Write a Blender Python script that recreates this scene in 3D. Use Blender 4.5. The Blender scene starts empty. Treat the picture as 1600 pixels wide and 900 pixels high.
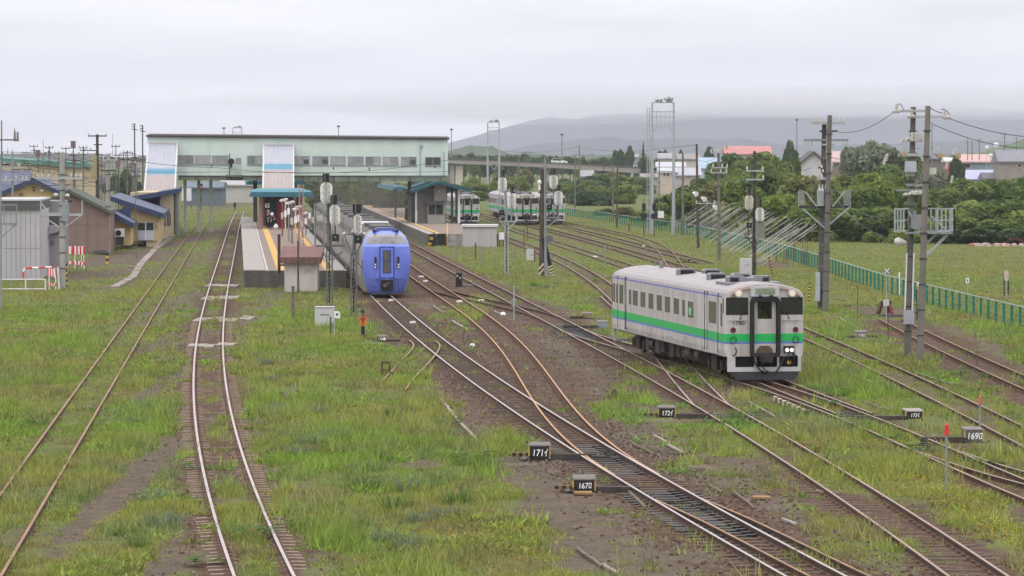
import bpy, bmesh, math, random
import numpy as np
from mathutils import Vector, Matrix
R = math.radians
rng = random.Random(7)
nrg = np.random.default_rng(11)
S = bpy.context.scene
COL = S.collection
F = 5500.0; HOR = 242.0; CAMH = 8.0
PITCH = math.atan((450 - HOR) / F)
cam = bpy.data.cameras.new('camera'); camo = bpy.data.objects.new('camera', cam); COL.objects.link(camo)
camo.location = (0, 0, CAMH); camo.rotation_euler = (math.pi / 2 - PITCH, 0, 0)
cam.sensor_width = 36; cam.lens = 36 * F / 1600; cam.clip_start = 1; cam.clip_end = 40000
S.camera = camo
S.view_settings.view_transform = 'Standard'; S.view_settings.look = 'None'
S.view_settings.exposure = 0.2; S.view_settings.gamma = 1
SUN_EL, SUN_ROT = R(58), R(200)
w = bpy.data.worlds.new("World"); S.world = w; w.use_nodes = True
nt = w.node_tree; N = nt.nodes; L = nt.links; N.clear()
out = N.new('ShaderNodeOutputWorld'); bg = N.new('ShaderNodeBackground'); L.new(bg.outputs[0], out.inputs[0])
bg.inputs[1].default_value = 0.1
sky = N.new('ShaderNodeTexSky'); sky.sky_type = 'NISHITA'; sky.sun_disc = False
sky.sun_elevation = SUN_EL; sky.sun_rotation = SUN_ROT
tc = N.new('ShaderNodeTexCoord')
sx = N.new('ShaderNodeSeparateXYZ'); L.new(tc.outputs['Generated'], sx.inputs[0])
mx = N.new('ShaderNodeMath'); mx.operation = 'MAXIMUM'; mx.inputs[1].default_value = 0; L.new(sx.outputs[2], mx.inputs[0])
ma = N.new('ShaderNodeMath'); ma.operation = 'MULTIPLY_ADD'; L.new(mx.outputs[0], ma.inputs[0])
ma.inputs[1].default_value = 1.15; ma.inputs[2].default_value = 1.0      # standard overcast luminance rise towards the zenith
mp = N.new('ShaderNodeMapping'); L.new(tc.outputs['Generated'], mp.inputs[0]); mp.inputs['Scale'].default_value = (4.5, 4.5, 38)
no = N.new('ShaderNodeTexNoise'); L.new(mp.outputs[0], no.inputs['Vector']); no.inputs['Scale'].default_value = 2.4; no.inputs['Detail'].default_value = 5; no.inputs['Roughness'].default_value = .5
cr = N.new('ShaderNodeValToRGB'); L.new(no.outputs[0], cr.inputs[0])
cr.color_ramp.elements[0].position = .3; cr.color_ramp.elements[0].color = (8.0, 7.9, 8.25, 1)
cr.color_ramp.elements[1].position = .7; cr.color_ramp.elements[1].color = (11.2, 11.1, 11.3, 1)
vm = N.new('ShaderNodeVectorMath'); vm.operation = 'SCALE'; L.new(cr.outputs[0], vm.inputs[0]); L.new(ma.outputs[0], vm.inputs['Scale'])
mxs = N.new('ShaderNodeMixRGB'); mxs.inputs[0].default_value = .03; L.new(vm.outputs[0], mxs.inputs[1]); L.new(sky.outputs[0], mxs.inputs[2])
L.new(mxs.outputs[0], bg.inputs[0])
sl = bpy.data.lights.new('sun', 'SUN'); so = bpy.data.objects.new('sun', sl); COL.objects.link(so)
sl.energy = 0.8; sl.angle = R(25); sl.color = (1, .97, .92)
d = Vector((math.sin(SUN_ROT) * math.cos(SUN_EL), math.cos(SUN_ROT) * math.cos(SUN_EL), math.sin(SUN_EL)))
so.rotation_euler = d.to_track_quat('Z', 'Y').to_euler(); so.location = (0, 0, 60)
cp, sp = math.cos(PITCH), math.sin(PITCH)
GZ = -0.2
def G(u, v, z=GZ):
 y = (450 - v) / F; x = (u - 800) / F
 t = (z - CAMH) / (-sp + y * cp)
 return Vector((x * t, (cp + y * sp) * t, z))
def P(u, v, Y):
 y = (450 - v) / F; x = (u - 800) / F
 t = Y / (cp + y * sp)
 return Vector((x * t, Y, CAMH + (-sp + y * cp) * t))
def ZV(v, Y): return P(800, v, Y).z
def XU(u, v, Y): return P(u, v, Y).x
MATS = {}
def lin(c):
 return tuple(((x / 255 / 12.92) if x / 255 <= .04045 else ((x / 255 + .055) / 1.055) ** 2.4) for x in c)
def M(name, col, rough=.75, metal=0, var=.18, scale=2.0, bump=0.0, grime=None, gamt=.5, emit=0, streak=False, spec=.3):
 if name in MATS: return MATS[name]
 m = bpy.data.materials.new(name); m.use_nodes = True; MATS[name] = m
 t = m.node_tree; b = t.nodes['Principled BSDF']; l = t.links
 b.inputs['Roughness'].default_value = rough; b.inputs['Metallic'].default_value = metal
 b.inputs['Specular IOR Level'].default_value = spec
 c = t.nodes.new('ShaderNodeTexCoord')
 n = t.nodes.new('ShaderNodeTexNoise'); n.inputs['Scale'].default_value = scale; n.inputs['Detail'].default_value = 6; n.inputs['Roughness'].default_value = .65
 l.new(c.outputs['Object'], n.inputs['Vector'])
 mix = t.nodes.new('ShaderNodeMixRGB'); r = t.nodes.new('ShaderNodeMapRange'); r.inputs[1].default_value = .3; r.inputs[2].default_value = .7
 l.new(n.outputs[0], r.inputs[0]); l.new(r.outputs[0], mix.inputs[0])
 mix.inputs[1].default_value = (*[x * (1 - var) for x in col], 1); mix.inputs[2].default_value = (*[min(1, x * (1 + var)) for x in col], 1)
 last = mix.outputs[0]
 if grime:
  g = t.nodes.new('ShaderNodeTexNoise'); g.inputs['Scale'].default_value = scale * 1.7; g.inputs['Detail'].default_value = 5
  mpp = t.nodes.new('ShaderNodeMapping'); l.new(c.outputs['Object'], mpp.inputs[0])
  mpp.inputs['Scale'].default_value = (1, 1, .12 if streak else 1); mpp.inputs['Location'].default_value = (3.3, 1.7, 5)
  l.new(mpp.outputs[0], g.inputs['Vector'])
  r2 = t.nodes.new('ShaderNodeMapRange'); r2.inputs[1].default_value = .48; r2.inputs[2].default_value = .72; r2.inputs[4].default_value = gamt
  l.new(g.outputs[0], r2.inputs[0])
  m2 = t.nodes.new('ShaderNodeMixRGB'); l.new(r2.outputs[0], m2.inputs[0]); l.new(last, m2.inputs[1]); m2.inputs[2].default_value = (*grime, 1)
  last = m2.outputs[0]
 l.new(last, b.inputs['Base Color'])
 if bump:
  bp = t.nodes.new('ShaderNodeBump'); bp.inputs['Strength'].default_value = bump; bp.inputs['Distance'].default_value = .02
  l.new(n.outputs[0], bp.inputs['Height']); l.new(bp.outputs[0], b.inputs['Normal'])
 if emit:
  b.inputs['Emission Color'].default_value = (*col, 1); b.inputs['Emission Strength'].default_value = emit
 return m
def glass(name, col=(.02, .025, .025), rough=.08):
 m = M(name, col, rough, 0, .3, 1.5, spec=.5); return m
concrete = M('concrete', (.30, .29, .27), .9, 0, .15, 1.2, .2, (.13, .12, .11), .6, streak=True)
oldconc = M('old_concrete', (.135, .125, .11), .9, 0, .25, 1.5, .3, (.07, .07, .06), .6, streak=True)
darkconc = M('stained_concrete', (.085, .08, .07), .9, 0, .3, 1.5, .3, (.03, .03, .025), .6, streak=True)
steelgrey = M('grey_steel', (.25, .26, .27), .5, .3, .15, 3, 0, (.14, .12, .10), .4)
galv = M('galvanised', (.36, .38, .39), .45, .3, .12, 3)
darksteel = M('dark_steel', (.05, .05, .052), .6, .2, .3, 4, 0, (.09, .06, .04), .5)
blackm = M('black_paint', (.012, .012, .013), .5, 0, .3, 3)
blackrub = M('black_rubber', (.02, .019, .018), .8, 0, .3, 6)
woodpole = M('weathered_wood', (.085, .066, .052), .9, 0, .35, 3, .3, (.03, .024, .02), .7, streak=True)
woodlight = M('grey_timber', (.26, .21, .17), .9, 0, .3, 5, .3)
timber = M('old_timber', (.15, .115, .09), .95, 0, .3, 4, .3, (.07, .055, .045), .6)
whitep = M('white_paint', (.72, .71, .72), .5, 0, .08, 3, 0, (.42, .38, .34), .35, streak=True)
redp = M('red_paint', (.55, .03, .035), .5, 0, .15, 4)
yellowp = M('yellow_paint', (.62, .38, .04), .6, 0, .2, 4, 0, (.2, .13, .05), .5)
orangep = M('orange_paint', (.75, .13, .02), .5, 0, .2, 4, 0, (.35, .08, .03), .4)
teal = M('teal_sheet', (.035, .125, .16), .7, 0, .12, 1.5, 0, (.03, .10, .13), .4)
ceramic = M('porcelain', (.52, .50, .46), .3, 0, .1, 4)
greenp = M('green_paint', (.008, .155, .105), .5, 0, .2, 4, 0, (.015, .08, .06), .5)
darkglass = glass('dark_glass')
wirem = M('wire', (.03, .03, .032), .6, 0, .1, 1)
class MB:
 def __init__(s): s.v = []; s.f = []; s.m = []; s.k = 0
 def face(s, pts):
  i = len(s.v); s.v += [tuple(p) for p in pts]; s.f.append(tuple(range(i, i + len(pts)))); s.m.append(s.k)
 def hexa(s, p):            # 4 bottom (ccw), 4 top
  i = len(s.v); s.v += [tuple(q) for q in p]
  for q in ((3, 2, 1, 0), (4, 5, 6, 7), (0, 1, 5, 4), (1, 2, 6, 5), (2, 3, 7, 6), (3, 0, 4, 7)):
   s.f.append(tuple(i + j for j in q)); s.m.append(s.k)
  return s
 def box(s, x0, x1, y0, y1, z0, z1, mat=None):
  p = [(x0, y0, z0), (x1, y0, z0), (x1, y1, z0), (x0, y1, z0), (x0, y0, z1), (x1, y0, z1), (x1, y1, z1), (x0, y1, z1)]
  if mat is not None: p = [mat @ Vector(q) for q in p]
  return s.hexa(p)
 def cbox(s, c, sx, sy, sz, mat=None):
  return s.box(c[0] - sx / 2, c[0] + sx / 2, c[1] - sy / 2, c[1] + sy / 2, c[2] - sz / 2, c[2] + sz / 2, mat)
 def bar(s, p, q, w, h=None, up=(0, 0, 1)):      # rectangular bar from p to q
  p = Vector(p); q = Vector(q); h = h or w; d = (q - p).normalized(); u = Vector(up)
  if abs(d.dot(u)) > .98: u = Vector((0, 1, 0))
  a = d.cross(u).normalized() * (w / 2); b = a.cross(d).normalized() * (h / 2)
  return s.hexa([p - a - b, p + a - b, q + a - b, q - a - b, p - a + b, p + a + b, q + a + b, q - a + b])
 def cyl(s, p, q, r, r2=None, n=8, caps=True):
  p = Vector(p); q = Vector(q); r2 = r if r2 is None else r2; d = (q - p).normalized()
  u = Vector((0, 0, 1)) if abs(d.z) < .9 else Vector((1, 0, 0))
  a = d.cross(u).normalized(); b = d.cross(a); i = len(s.v)
  for c, rr in ((p, r), (q, r2)):
   for k in range(n):
    t = 2 * math.pi * k / n; s.v.append(tuple(c + (a * math.cos(t) + b * math.sin(t)) * rr))
  for k in range(n):
   s.f.append((i + k, i + (k + 1) % n, i + n + (k + 1) % n, i + n + k)); s.m.append(s.k)
  if caps:
   s.f.append(tuple(i + k for k in range(n))[::-1]); s.m.append(s.k)
   s.f.append(tuple(i + n + k for k in range(n))); s.m.append(s.k)
  return s
 def tube(s, pts, r, n=5):
  for a, b in zip(pts, pts[1:]): s.cyl(a, b, r, n=n, caps=False)
  return s
 def prism(s, poly, vec):
  vec = Vector(vec); a = [Vector(p) for p in poly]; b = [p + vec for p in a]; n = len(a); i = len(s.v)
  s.v += [tuple(p) for p in a + b]
  s.f.append(tuple(range(i, i + n))[::-1]); s.f.append(tuple(range(i + n, i + 2 * n))); s.m += [s.k, s.k]
  for k in range(n): s.f.append((i + k, i + (k + 1) % n, i + n + (k + 1) % n, i + n + k)); s.m.append(s.k)
  return s
 def ball(s, c, r, sc=(1, 1, 1), nu=10, nv=6, z0=-1):
  i = len(s.v); c = Vector(c); rows = []
  for b in range(nv + 1):
   ph = math.pi * (b / nv) * (1 if z0 < 0 else .5); row = []
   for a in range(nu):
    t = 2 * math.pi * a / nu; row.append(len(s.v))
    s.v.append((c.x + r * sc[0] * math.sin(ph) * math.cos(t), c.y + r * sc[1] * math.sin(ph) * math.sin(t), c.z + r * sc[2] * math.cos(ph)))
   rows.append(row)
  for b in range(nv):
   for a in range(nu):
    s.f.append((rows[b][a], rows[b + 1][a], rows[b + 1][(a + 1) % nu], rows[b][(a + 1) % nu])); s.m.append(s.k)
  return s
 def mesh(s, name, mats, off=(0, 0, 0), smooth=False):
  me = bpy.data.meshes.new(name); o = Vector(off)
  me.from_pydata([(a - o.x, b - o.y, c - o.z) for a, b, c in s.v], [], s.f)
  if not isinstance(mats, (list, tuple)): mats = [mats]
  for m in mats: me.materials.append(m)
  if len(mats) > 1: me.polygons.foreach_set('material_index', s.m)
  if smooth: me.polygons.foreach_set('use_smooth', [True] * len(s.f))
  me.validate(); me.update(); return me
 def build(s, name, mats, parent=None, world=False, smooth=False):
  off = parent_world(parent) if (world and parent is not None) else (0, 0, 0)
  o = bpy.data.objects.new(name, s.mesh(name, mats, off, smooth)); COL.objects.link(o)
  if parent is not None: o.parent = parent
  return o
def parent_world(o):
 p = Vector((0, 0, 0))
 while o is not None: p = p + o.location; o = o.parent
 return p
def tag(o, label=None, cat=None, group=None, kind=None):
 if label: o['label'] = label
 if cat: o['category'] = cat
 if group: o['group'] = group
 if kind: o['kind'] = kind
 return o
def thing(name, label, cat, loc=(0, 0, 0), rz=0, group=None):
 o = bpy.data.objects.new(name, None); COL.objects.link(o); o.empty_display_size = .3
 o.location = loc; o.rotation_euler = (0, 0, rz)
 return tag(o, label, cat, group)
def link(name, me, parent=None, loc=None, rz=None):
 o = bpy.data.objects.new(name, me); COL.objects.link(o)
 if parent is not None: o.parent = parent
 if loc is not None: o.location = loc
 if rz is not None: o.rotation_euler = (0, 0, rz)
 return o
def copy_tree(o, parent=None):
 c = o.copy(); COL.objects.link(c)
 if parent is not None: c.parent = parent
 for ch in KIDS.get(o.name, [k for k in COL.objects if k.parent is o]): copy_tree(ch, c)
 return c
KIDS = {}
def index_kids():
 KIDS.clear()
 for o in COL.objects:
  if o.parent is not None: KIDS.setdefault(o.parent.name, []).append(o)
  KIDS.setdefault(o.name, [])
def text_mesh(body, size, mat, ext=.002, shear=0):
 cu = bpy.data.curves.new('lettering', 'FONT'); cu.body = body; cu.size = size; cu.extrude = ext; cu.align_x = 'CENTER'; cu.align_y = 'CENTER'; cu.shear = shear; cu.offset = size * .012
 ob = bpy.data.objects.new('lettering', cu); COL.objects.link(ob)
 bpy.context.view_layer.update()
 dg = bpy.context.evaluated_depsgraph_get()
 me = bpy.data.meshes.new_from_object(ob.evaluated_get(dg)); bpy.data.objects.remove(ob); bpy.data.curves.remove(cu)
 me.materials.clear(); me.materials.append(mat); return me
def wire(a, b, sag=.3, r=.012, n=10):
 a = Vector(a); b = Vector(b)
 return [a.lerp(b, t / n) - Vector((0, 0, sag * 4 * (t / n) * (1 - t / n))) for t in range(n + 1)]
_perm = np.random.default_rng(3).random((256, 256))
def vnoise(x, y):
 xi = np.floor(x).astype(int); yi = np.floor(y).astype(int); fx = x - xi; fy = y - yi
 fx = fx * fx * (3 - 2 * fx); fy = fy * fy * (3 - 2 * fy)
 g = lambda a, b: _perm[a & 255, b & 255]
 return (g(xi, yi) * (1 - fx) + g(xi + 1, yi) * fx) * (1 - fy) + (g(xi, yi + 1) * (1 - fx) + g(xi + 1, yi + 1) * fx) * fy
def fbm(x, y, o=4):
 s = 0; a = .5; t = 0
 for k in range(o):
  s = s + a * vnoise(x * 2 ** k + 17.3 * k, y * 2 ** k + 5.1 * k); t += a; a *= .55
 return s / t
def sstep(a, b, x):
 t = np.clip((x - a) / (b - a), 0, 1); return t * t * (3 - 2 * t)
HG = .565
class Line:
 def __init__(s, px, side, deg, y0=None, y1=None, extra=()):
  pts = [G(u, v, 0) for u, v in px]
  Y = np.array([p.y for p in pts]); X = np.array([p.x for p in pts])
  n = np.argsort(Y); Y = Y[n]; X = X[n]
  s.ym = Y.mean(); s.ys = max(Y.std(), 1)
  wt = 1 / np.maximum(Y, 50) ** .5
  c = np.polyfit((Y - s.ym) / s.ys, X, deg, w=wt); dc = np.polyder(c)
  sl = np.polyval(dc, (Y - s.ym) / s.ys) / s.ys
  k = {'L': 1, 'R': -1, 'C': 0}[side] * HG
  X = X + k / np.sqrt(1 + sl ** 2) * 1.0
  if extra:
   Y = np.append(Y, [e[1] for e in extra]); X = np.append(X, [e[0] for e in extra]); wt = np.append(wt, [wt.mean()] * len(extra))
  s.ym = Y.mean(); s.ys = max(Y.std(), 1)
  s.c = np.polyfit((Y - s.ym) / s.ys, X, deg, w=wt); s.dc = np.polyder(s.c)
  s.a, s.b = Y.min(), Y.max()
  s.y0 = s.a if y0 is None else y0; s.y1 = s.b if y1 is None else y1
 def X(s, y):
  y = np.asarray(y, float); yc = np.clip(y, s.a, s.b)
  return np.polyval(s.c, (yc - s.ym) / s.ys) + s.dX(yc) * (y - yc)
 def dX(s, y):
  yc = np.clip(np.asarray(y, float), s.a, s.b); return np.polyval(s.dc, (yc - s.ym) / s.ys) / s.ys
T = {}
T['siding'] = Line([(22, 900), (74, 765), (192, 540), (261, 450), (334, 338)], 'R', 1, 58, 455)
T['loop'] = Line([(456.4, 900), (431, 840), (406.5, 780), (381, 709), (359, 640), (351, 600), (347.5, 570), (348, 539), (351, 500), (356, 461), (359, 430), (366, 395), (373, 360), (381, 331)], 'R', 5, 56, 500)
T['main'] = Line([(590.7, 465), (606.7, 486), (621, 502.7), (637, 521), (651, 536.4), (676, 557), (704, 579), (740, 603), (766.7, 619), (820, 652), (917, 700), (993, 753), (1060, 795), (1143, 853), (1180, 877), (1213, 900)], 'L', 4, 57, 560,
     extra=[(-8.5, 216), (-11.9, 260), (-18.0, 340), (-24.2, 420), (-30.4,500)])
T['rusty'] = Line([(641, 430.3), (661, 446.7), (681.6, 460.8), (700, 474), (717.5, 486.6), (737.8, 500), (753, 513), (768, 528), (780, 540), (788, 552), (797, 565), (806.7, 579), (815, 600), (833, 632), (857, 665), (920, 703)], 'L', 6, 88, 520,
     extra=[(float(T['main'].X(86)), 86), (float(T['main'].X(89)) + .005, 89), (float(T['main'].X(92)) + .02, 92), (-6.2, 234), (-7.8, 255), (-9.8, 280), (-12.1,310), (-14.4,340)])
T['platform'] = Line([(641.7, 386.6), (661, 398), (681.6, 410), (711, 424.8), (730, 435.8), (755, 449.8), (780, 463.5), (804, 476.7), (824, 488.7), (846.7, 501), (873, 515), (900, 529), (926.7, 545), (953, 559), (971, 568.8), (1010, 589.8), (1049, 611.5), (1080, 628), (1111, 645.8), (1142, 664), (1168.6, 679), (1217.5, 709), (1243, 730), (1322, 783), (1386.6, 832), (1473, 900)], 'L', 5, 57, 560,
      extra=[(-13, 360), (-16.1,400), (-19.3, 440), (-22.4,480), (-25.6,520)])
T['rail_car'] = Line([(878.7, 516), (913, 528.7), (940, 536), (960, 541), (1161, 598), (1192.5, 607.5), (1239, 623), (1270.6, 637), (1302, 649.7), (1333, 662), (1380, 681.7), (1426, 702), (1470, 722), (1520, 742), (1560, 760), (1600, 780)], 'L', 4, 57, 161)
T['shed'] = Line([(797, 380), (818.7, 387), (856, 398), (874.7, 407), (893, 419), (910.7, 432.7), (930.7, 449), (942, 460), (952, 469), (1027, 551), (1036.5, 569.6), (1042.7, 585), (1055, 605), (1072, 621), (1088, 632)], 'L', 5, 113, 520,
     extra=[(-5.0, 400), (-8.6, 450)])
T['junction'] = Line([(1192, 600), (1216, 608), (1258, 624), (1290, 640)], 'L', 2, 109, 200, extra=[(6.6, 165), (5.6, 200)])
T['spur'] = Line([(1308, 557), (1364, 585), (1432, 619), (1494.5, 644), (1557, 669), (1600, 687.6)], 'L', 3, 57, 520,
     extra=[(13.4, 169.9), (8.15, 256), (5.0, 305.5), (-1.0, 400)])
T['stabling'] = Line([(910, 377.5), (944, 385.6), (980, 393.7), (1010, 401), (1037, 412)], 'L', 2, 225, 520, extra=[(1.7, 407), (12.9, 230)])
T['carriage'] = Line([(950, 372.5), (980, 380), (1000, 386), (1020, 390.6)], 'L', 2, 262, 520, extra=[(4.9, 407)])
T['outer'] = Line([(900, 352.5), (937.5, 360), (980, 370), (1002, 375), (1020, 380), (1023.7, 390), (1023.7, 401)], 'L', 4, 200, 520, extra=[(12.2, 250), (13.2, 200), (4.5, 450)])
T['buffer'] = Line([(1373, 498), (1404, 513), (1460, 544.5), (1510, 566), (1572, 594), (1600, 608)], 'L', 2, 57, 172)
T['crossover'] = Line([(661, 446.7), (675, 452), (700, 460), (723.8, 466), (755, 471.7), (786, 478.8), (825, 489.7), (850, 502)], 'L', 3, 172, 213)
T['branch'] = Line([(1440, 705), (1470, 716), (1520, 732), (1600, 754)], 'L', 2, 57, 95)
Yv = lambda v: float(G(800, v, 0).y)
T['fork'] = Line([(1085, 803), (1122, 823), (1161, 844), (1215, 872), (1272, 900)], 'L', 3, 57, Yv(772), extra=[(float(T['main'].X(Yv(q))) + .02 * k, Yv(q)) for k, q in enumerate((768, 775, 782))])
polish = M('worn_rail_head', (.40, .34, .33), .45, .5, .15, .6, 0, (.36, .27, .23), .5)
polish2 = M('dull_rail_head', (.27, .19, .155), .55, .2, .2, .5, 0, (.25, .15, .10), .6)
rust = M('rusty_rail_head', (.25, .15, .085), .7, .1, .25, .6, 0, (.17, .09, .05), .6)
rustor = M('orange_rusty_rail_head', (.38, .20, .085), .6, .2, .2, .6, 0, (.24, .11, .05), .5)
railside = M('rail_side', (.075, .045, .034), .85, .1, .3, 2, 0, (.13, .065, .035), .5)
PROF = [(-.062, -.15), (.062, -.15), (.062, -.137), (.012, -.12), (.012, -.045), (.034, -.035), (.034, -.004), (.028, 0), (-.028, 0), (-.034, -.004), (-.034, -.035), (-.012, -.045), (-.012, -.12), (-.062, -.137)]
def rail_mesh(pts, dz=0):
 mb = MB(); n = len(PROF); V = []
 for i, p in enumerate(pts):
  a = pts[max(0, i - 1)]; b = pts[min(len(pts) - 1, i + 1)]; dx, dy = b[0] - a[0], b[1] - a[1]; l = math.hypot(dx, dy)
  nx, ny = dy / l, -dx / l
  for q in PROF: mb.v.append((p[0] + nx * q[0], p[1] + ny * q[0], q[1] + dz))
 for i in range(len(pts) - 1):
  for k in range(n):
   k2 = (k + 1) % n
   mb.f.append((i * n + k, i * n + k2, (i + 1) * n + k2, (i + 1) * n + k)); mb.m.append(1 if 6 <= k <= 8 else 0)
 mb.f.append(tuple(range(n))); mb.m.append(0); e = (len(pts) - 1) * n; mb.f.append(tuple(e + k for k in range(n))[::-1]); mb.m.append(0)
 return mb
sleeper_conc = M('brown_concrete_sleeper', (.22, .155, .12), .95, 0, .25, 3, .3, (.10, .065, .05), .6)
sleeper_wood = M('timber_sleeper', (.085, .058, .045), .95, 0, .35, 4, .4, (.15, .10, .07), .5)
def sleeper_mesh(length, conc):
 mb = MB(); h = length / 2
 if conc:                                    # waisted prestressed sleeper, lower in the middle
  xs = [-h, -h + .02, -.62, -.2, .2, .62, h - .02, h]; zt = [-.03, .0, .012, -.03, -.03, .012, .0, -.03]; wd = [.10, .115, .11, .09, .09, .11, .115, .10]
 else:
  xs = [-h, -.3, .4, h]; zt = [0, .004, -.004, 0]; wd = [.105, .11, .108, .105]
 for x, z, y in zip(xs, zt, wd): mb.v += [(x, -y, -.2), (x, y, -.2), (x, y - .012, z), (x, -y + .012, z)]
 for i in range(len(xs) - 1):
  for k in range(4): mb.f.append((i * 4 + k, i * 4 + (k + 1) % 4, i * 4 + 4 + (k + 1) % 4, i * 4 + 4 + k)); mb.m.append(0)
 mb.f.append((3, 2, 1, 0)); e = (len(xs) - 1) * 4; mb.f.append((e, e + 1, e + 2, e + 3)); mb.m += [0, 0]
 return mb.mesh('sleeper', sleeper_conc if conc else sleeper_wood)
SL_C = sleeper_mesh(2.0, True); SL_W = sleeper_mesh(2.1, False); SL_L = sleeper_mesh(3.2, False)
slider = M('greased_slide_plate', (.012, .012, .013), .5, .1, .4, 8)
tieplate = M('rusty_tie_plate', (.16, .075, .04), .8, .2, .3, 6)
NOSLEEP = []
def track(key, label, head, sleepers=None, zo=0.0, y_s=(0, 0), pitch=.61, zs=-.15, skip=()):
 ln = T[key]; root = thing('railway_track', label, 'railway track', (0, 0, 0), 0, 'tracks across the yard')
 ys = np.arange(ln.y0, ln.y1 + .01, 1.0); xs = ln.X(ys); sl = ln.dX(ys); c = 1 / np.sqrt(1 + sl ** 2)
 for sgn in (-1, 1):
  pts = [(x + sgn * HG * k, y - sgn * HG * k * s_) for x, y, k, s_ in zip(xs, ys, c, sl)]
  rail_mesh(pts, zo).build('rail', [railside, head], root)
 if sleepers:
  y = max(y_s[0], ln.y0); k = 0; pl = MB()
  while y < min(y_s[1], ln.y1):
   x = float(ln.X(y)); s_ = float(ln.dX(y)); a = -math.atan(s_)
   if not any(abs(x - float(T[o].X(y))) < 1.25 and T[o].y0 <= y <= T[o].y1 for o in skip):
    me = sleepers
    if rng.random() < .96:
     o = link('sleeper', me, root, (x + rng.uniform(-.03, .03), y, zs + rng.uniform(-.012, .008)), -a * -1 + rng.uniform(-.012, .012))
    for sg in (-1, 1):
     mt = Matrix.Translation((x, y, 0)) @ Matrix.Rotation(a, 4, 'Z')
     for dx in (-.10, .10): pl.cbox((sg * HG + dx, 0, -.125), .06, .12, .035, mt)
    k += 1
   y += pitch / math.sqrt(1 + s_ * s_) * rng.uniform(.97, 1.03)
  if k: tag(pl.build('rail_fastening', tieplate, root), kind='stuff')
 return root
track('loop', 'pale shiny track on brown concrete sleepers curving past the left platform', polish, SL_C, 0, (56, 170), .62, -.128)
track('main', 'shiny main track running under the blue train and across the foreground points', polish, SL_W, 0, (57, 196), .6, -.125)
track('fork', 'rusty track forking off to the right of the main track at the bottom edge', rust, SL_W, -.024, (57, 72), .6, -.125, skip=('main',))
track('siding', 'disused rusty siding through grass at the far left', rust, SL_W, -.002, (58, 120), .68, -.165)
track('rusty', 'orange rusty track joining the main line at the 171 points', rustor, SL_W, -.004, (100, 190), .62, -.15, skip=('main',))
track('platform', 'long dull track from the right platform to the lower right corner', polish2, SL_W, -.002, (57, 170), .62, -.14, skip=('main',))
track('rail_car', 'track under the white and green railcar leaving to the right edge', polish2, SL_W, -.006, (70, 160), .62, -.155, skip=('platform',))
track('shed', 'dull track curving from the right platform to the 172 points behind the railcar', polish2, SL_W, -.008, (113, 240), .64, -.16, skip=('platform', 'rail_car'))
track('junction', 'short linking track that meets the railcar track at the 173 points', polish2, None, -.010)
track('spur', 'rusty grassy track to the right of the railcar', M('spur_rail_head', (.24, .155, .12), .6, .25, .2, .5, 0, (.2, .11, .07), .6), SL_W, -.012, (80, 165), .64, -.165)
track('stabling', 'rusty yard track in front of the middle stabled railcar', rust, None, -.014)
track('carriage', 'rusty yard track in front of the right stabled railcar', rust, None, -.016)
track('outer', 'outermost yard track that bends sharply near the tall lighting tower', rust, None, -.018)
track('buffer', 'dead end rusty track running up to the buffer stop', rust, SL_W, -.002, (80, 170), .64, -.15)
track('crossover', 'dark rusty crossover between the orange track and the platform track', M('dark_rusty_rail', (.13, .075, .055), .8, .1, .3, 1), SL_W, -.020, (172, 210), .62, -.16, skip=('rusty', 'platform'))
track('branch', 'track branching off to the right edge at the 169 points', polish2, None, -.022)
def stub(px, name, label):
 pts = [G(u, v, 0) for u, v in px]; q = []
 for a, b in zip(pts, pts[1:]):
  for k in range(4): q.append(a.lerp(b, k / 4))
 q.append(pts[-1])
 for _ in range(3): q = [q[0]] + [(q[i - 1] + q[i] * 2 + q[i + 1]) / 4 for i in range(1, len(q) - 1)] + [q[-1]]
 tag(rail_mesh([(p.x, p.y) for p in q], -.024).build('trap_rail', [railside, rust]), label, 'rail', 'trap point rails')
stub([(638.7, 530), (645.8, 534.7), (646.7, 540), (640, 549), (626, 563), (615.5, 574), (594, 597)], 'l', 'bent rusty trap rail ending in grass beside the small 170 box')
stub([(679.6, 531), (686.7, 535.6), (687.6, 541.8), (681, 552.4), (669, 566.7), (651, 584), (633, 607.6)], 'r', 'bent rusty trap rail crossing under the shiny main track')
def points_plates(key, y0, y1, label, pitch=.55):
 ln = T[key]; mb = MB(); y = y0
 root = thing('points_ironwork', label, 'rail points', (float(ln.X(y0)), y0, -.16), 0, 'greased ironwork at the points')
 while y < y1:
  x = float(ln.X(y)); a = -math.atan(float(ln.dX(y))); mt = Matrix.Translation((x, y, 0)) @ Matrix.Rotation(a, 4, 'Z')
  m = MB(); m.box(-.95, .95, -.12, .12, -.17, -.125, mt)
  for sg in (-1, 1): m.box(sg * .42 - .12, sg * .42 + .12, -.09, .09, -.128, -.10, mt)
  m.build('slide_plate', slider, root, world=True)
  y += pitch * rng.uniform(.95, 1.05)
 ym = (y0 + y1) / 2; x = float(ln.X(ym))
 m = MB(); m.bar((x - .5, ym, -.06), (x + .5, ym, -.06), .05, .03); m.bar((x - .5, ym + 1.3, -.06), (x + .5, ym + 1.3, -.06), .05, .03)
 m.build('stretcher_bar', darksteel, root, world=True)
 return root
def yat(v): return float(G(800, v, 0).y)
points_plates('main', yat(828), yat(757), 'nearest black greased points ironwork, in front of the lowest black machine box')
points_plates('main', yat(733), yat(690), 'black greased points ironwork where the orange rusty rails end')
points_plates('platform', yat(668), yat(640), 'black points ironwork below the railcar front, right of a black box')
points_plates('rail_car', yat(668), yat(637), 'weedy dark points ironwork beside the striped rail, right below the railcar')
points_plates('rail_car', yat(712), yat(685), 'weedy dark points ironwork behind the red topped marker stake')
points_plates('platform', yat(528), yat(502), 'dark points ironwork behind the railcar tail')
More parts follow.
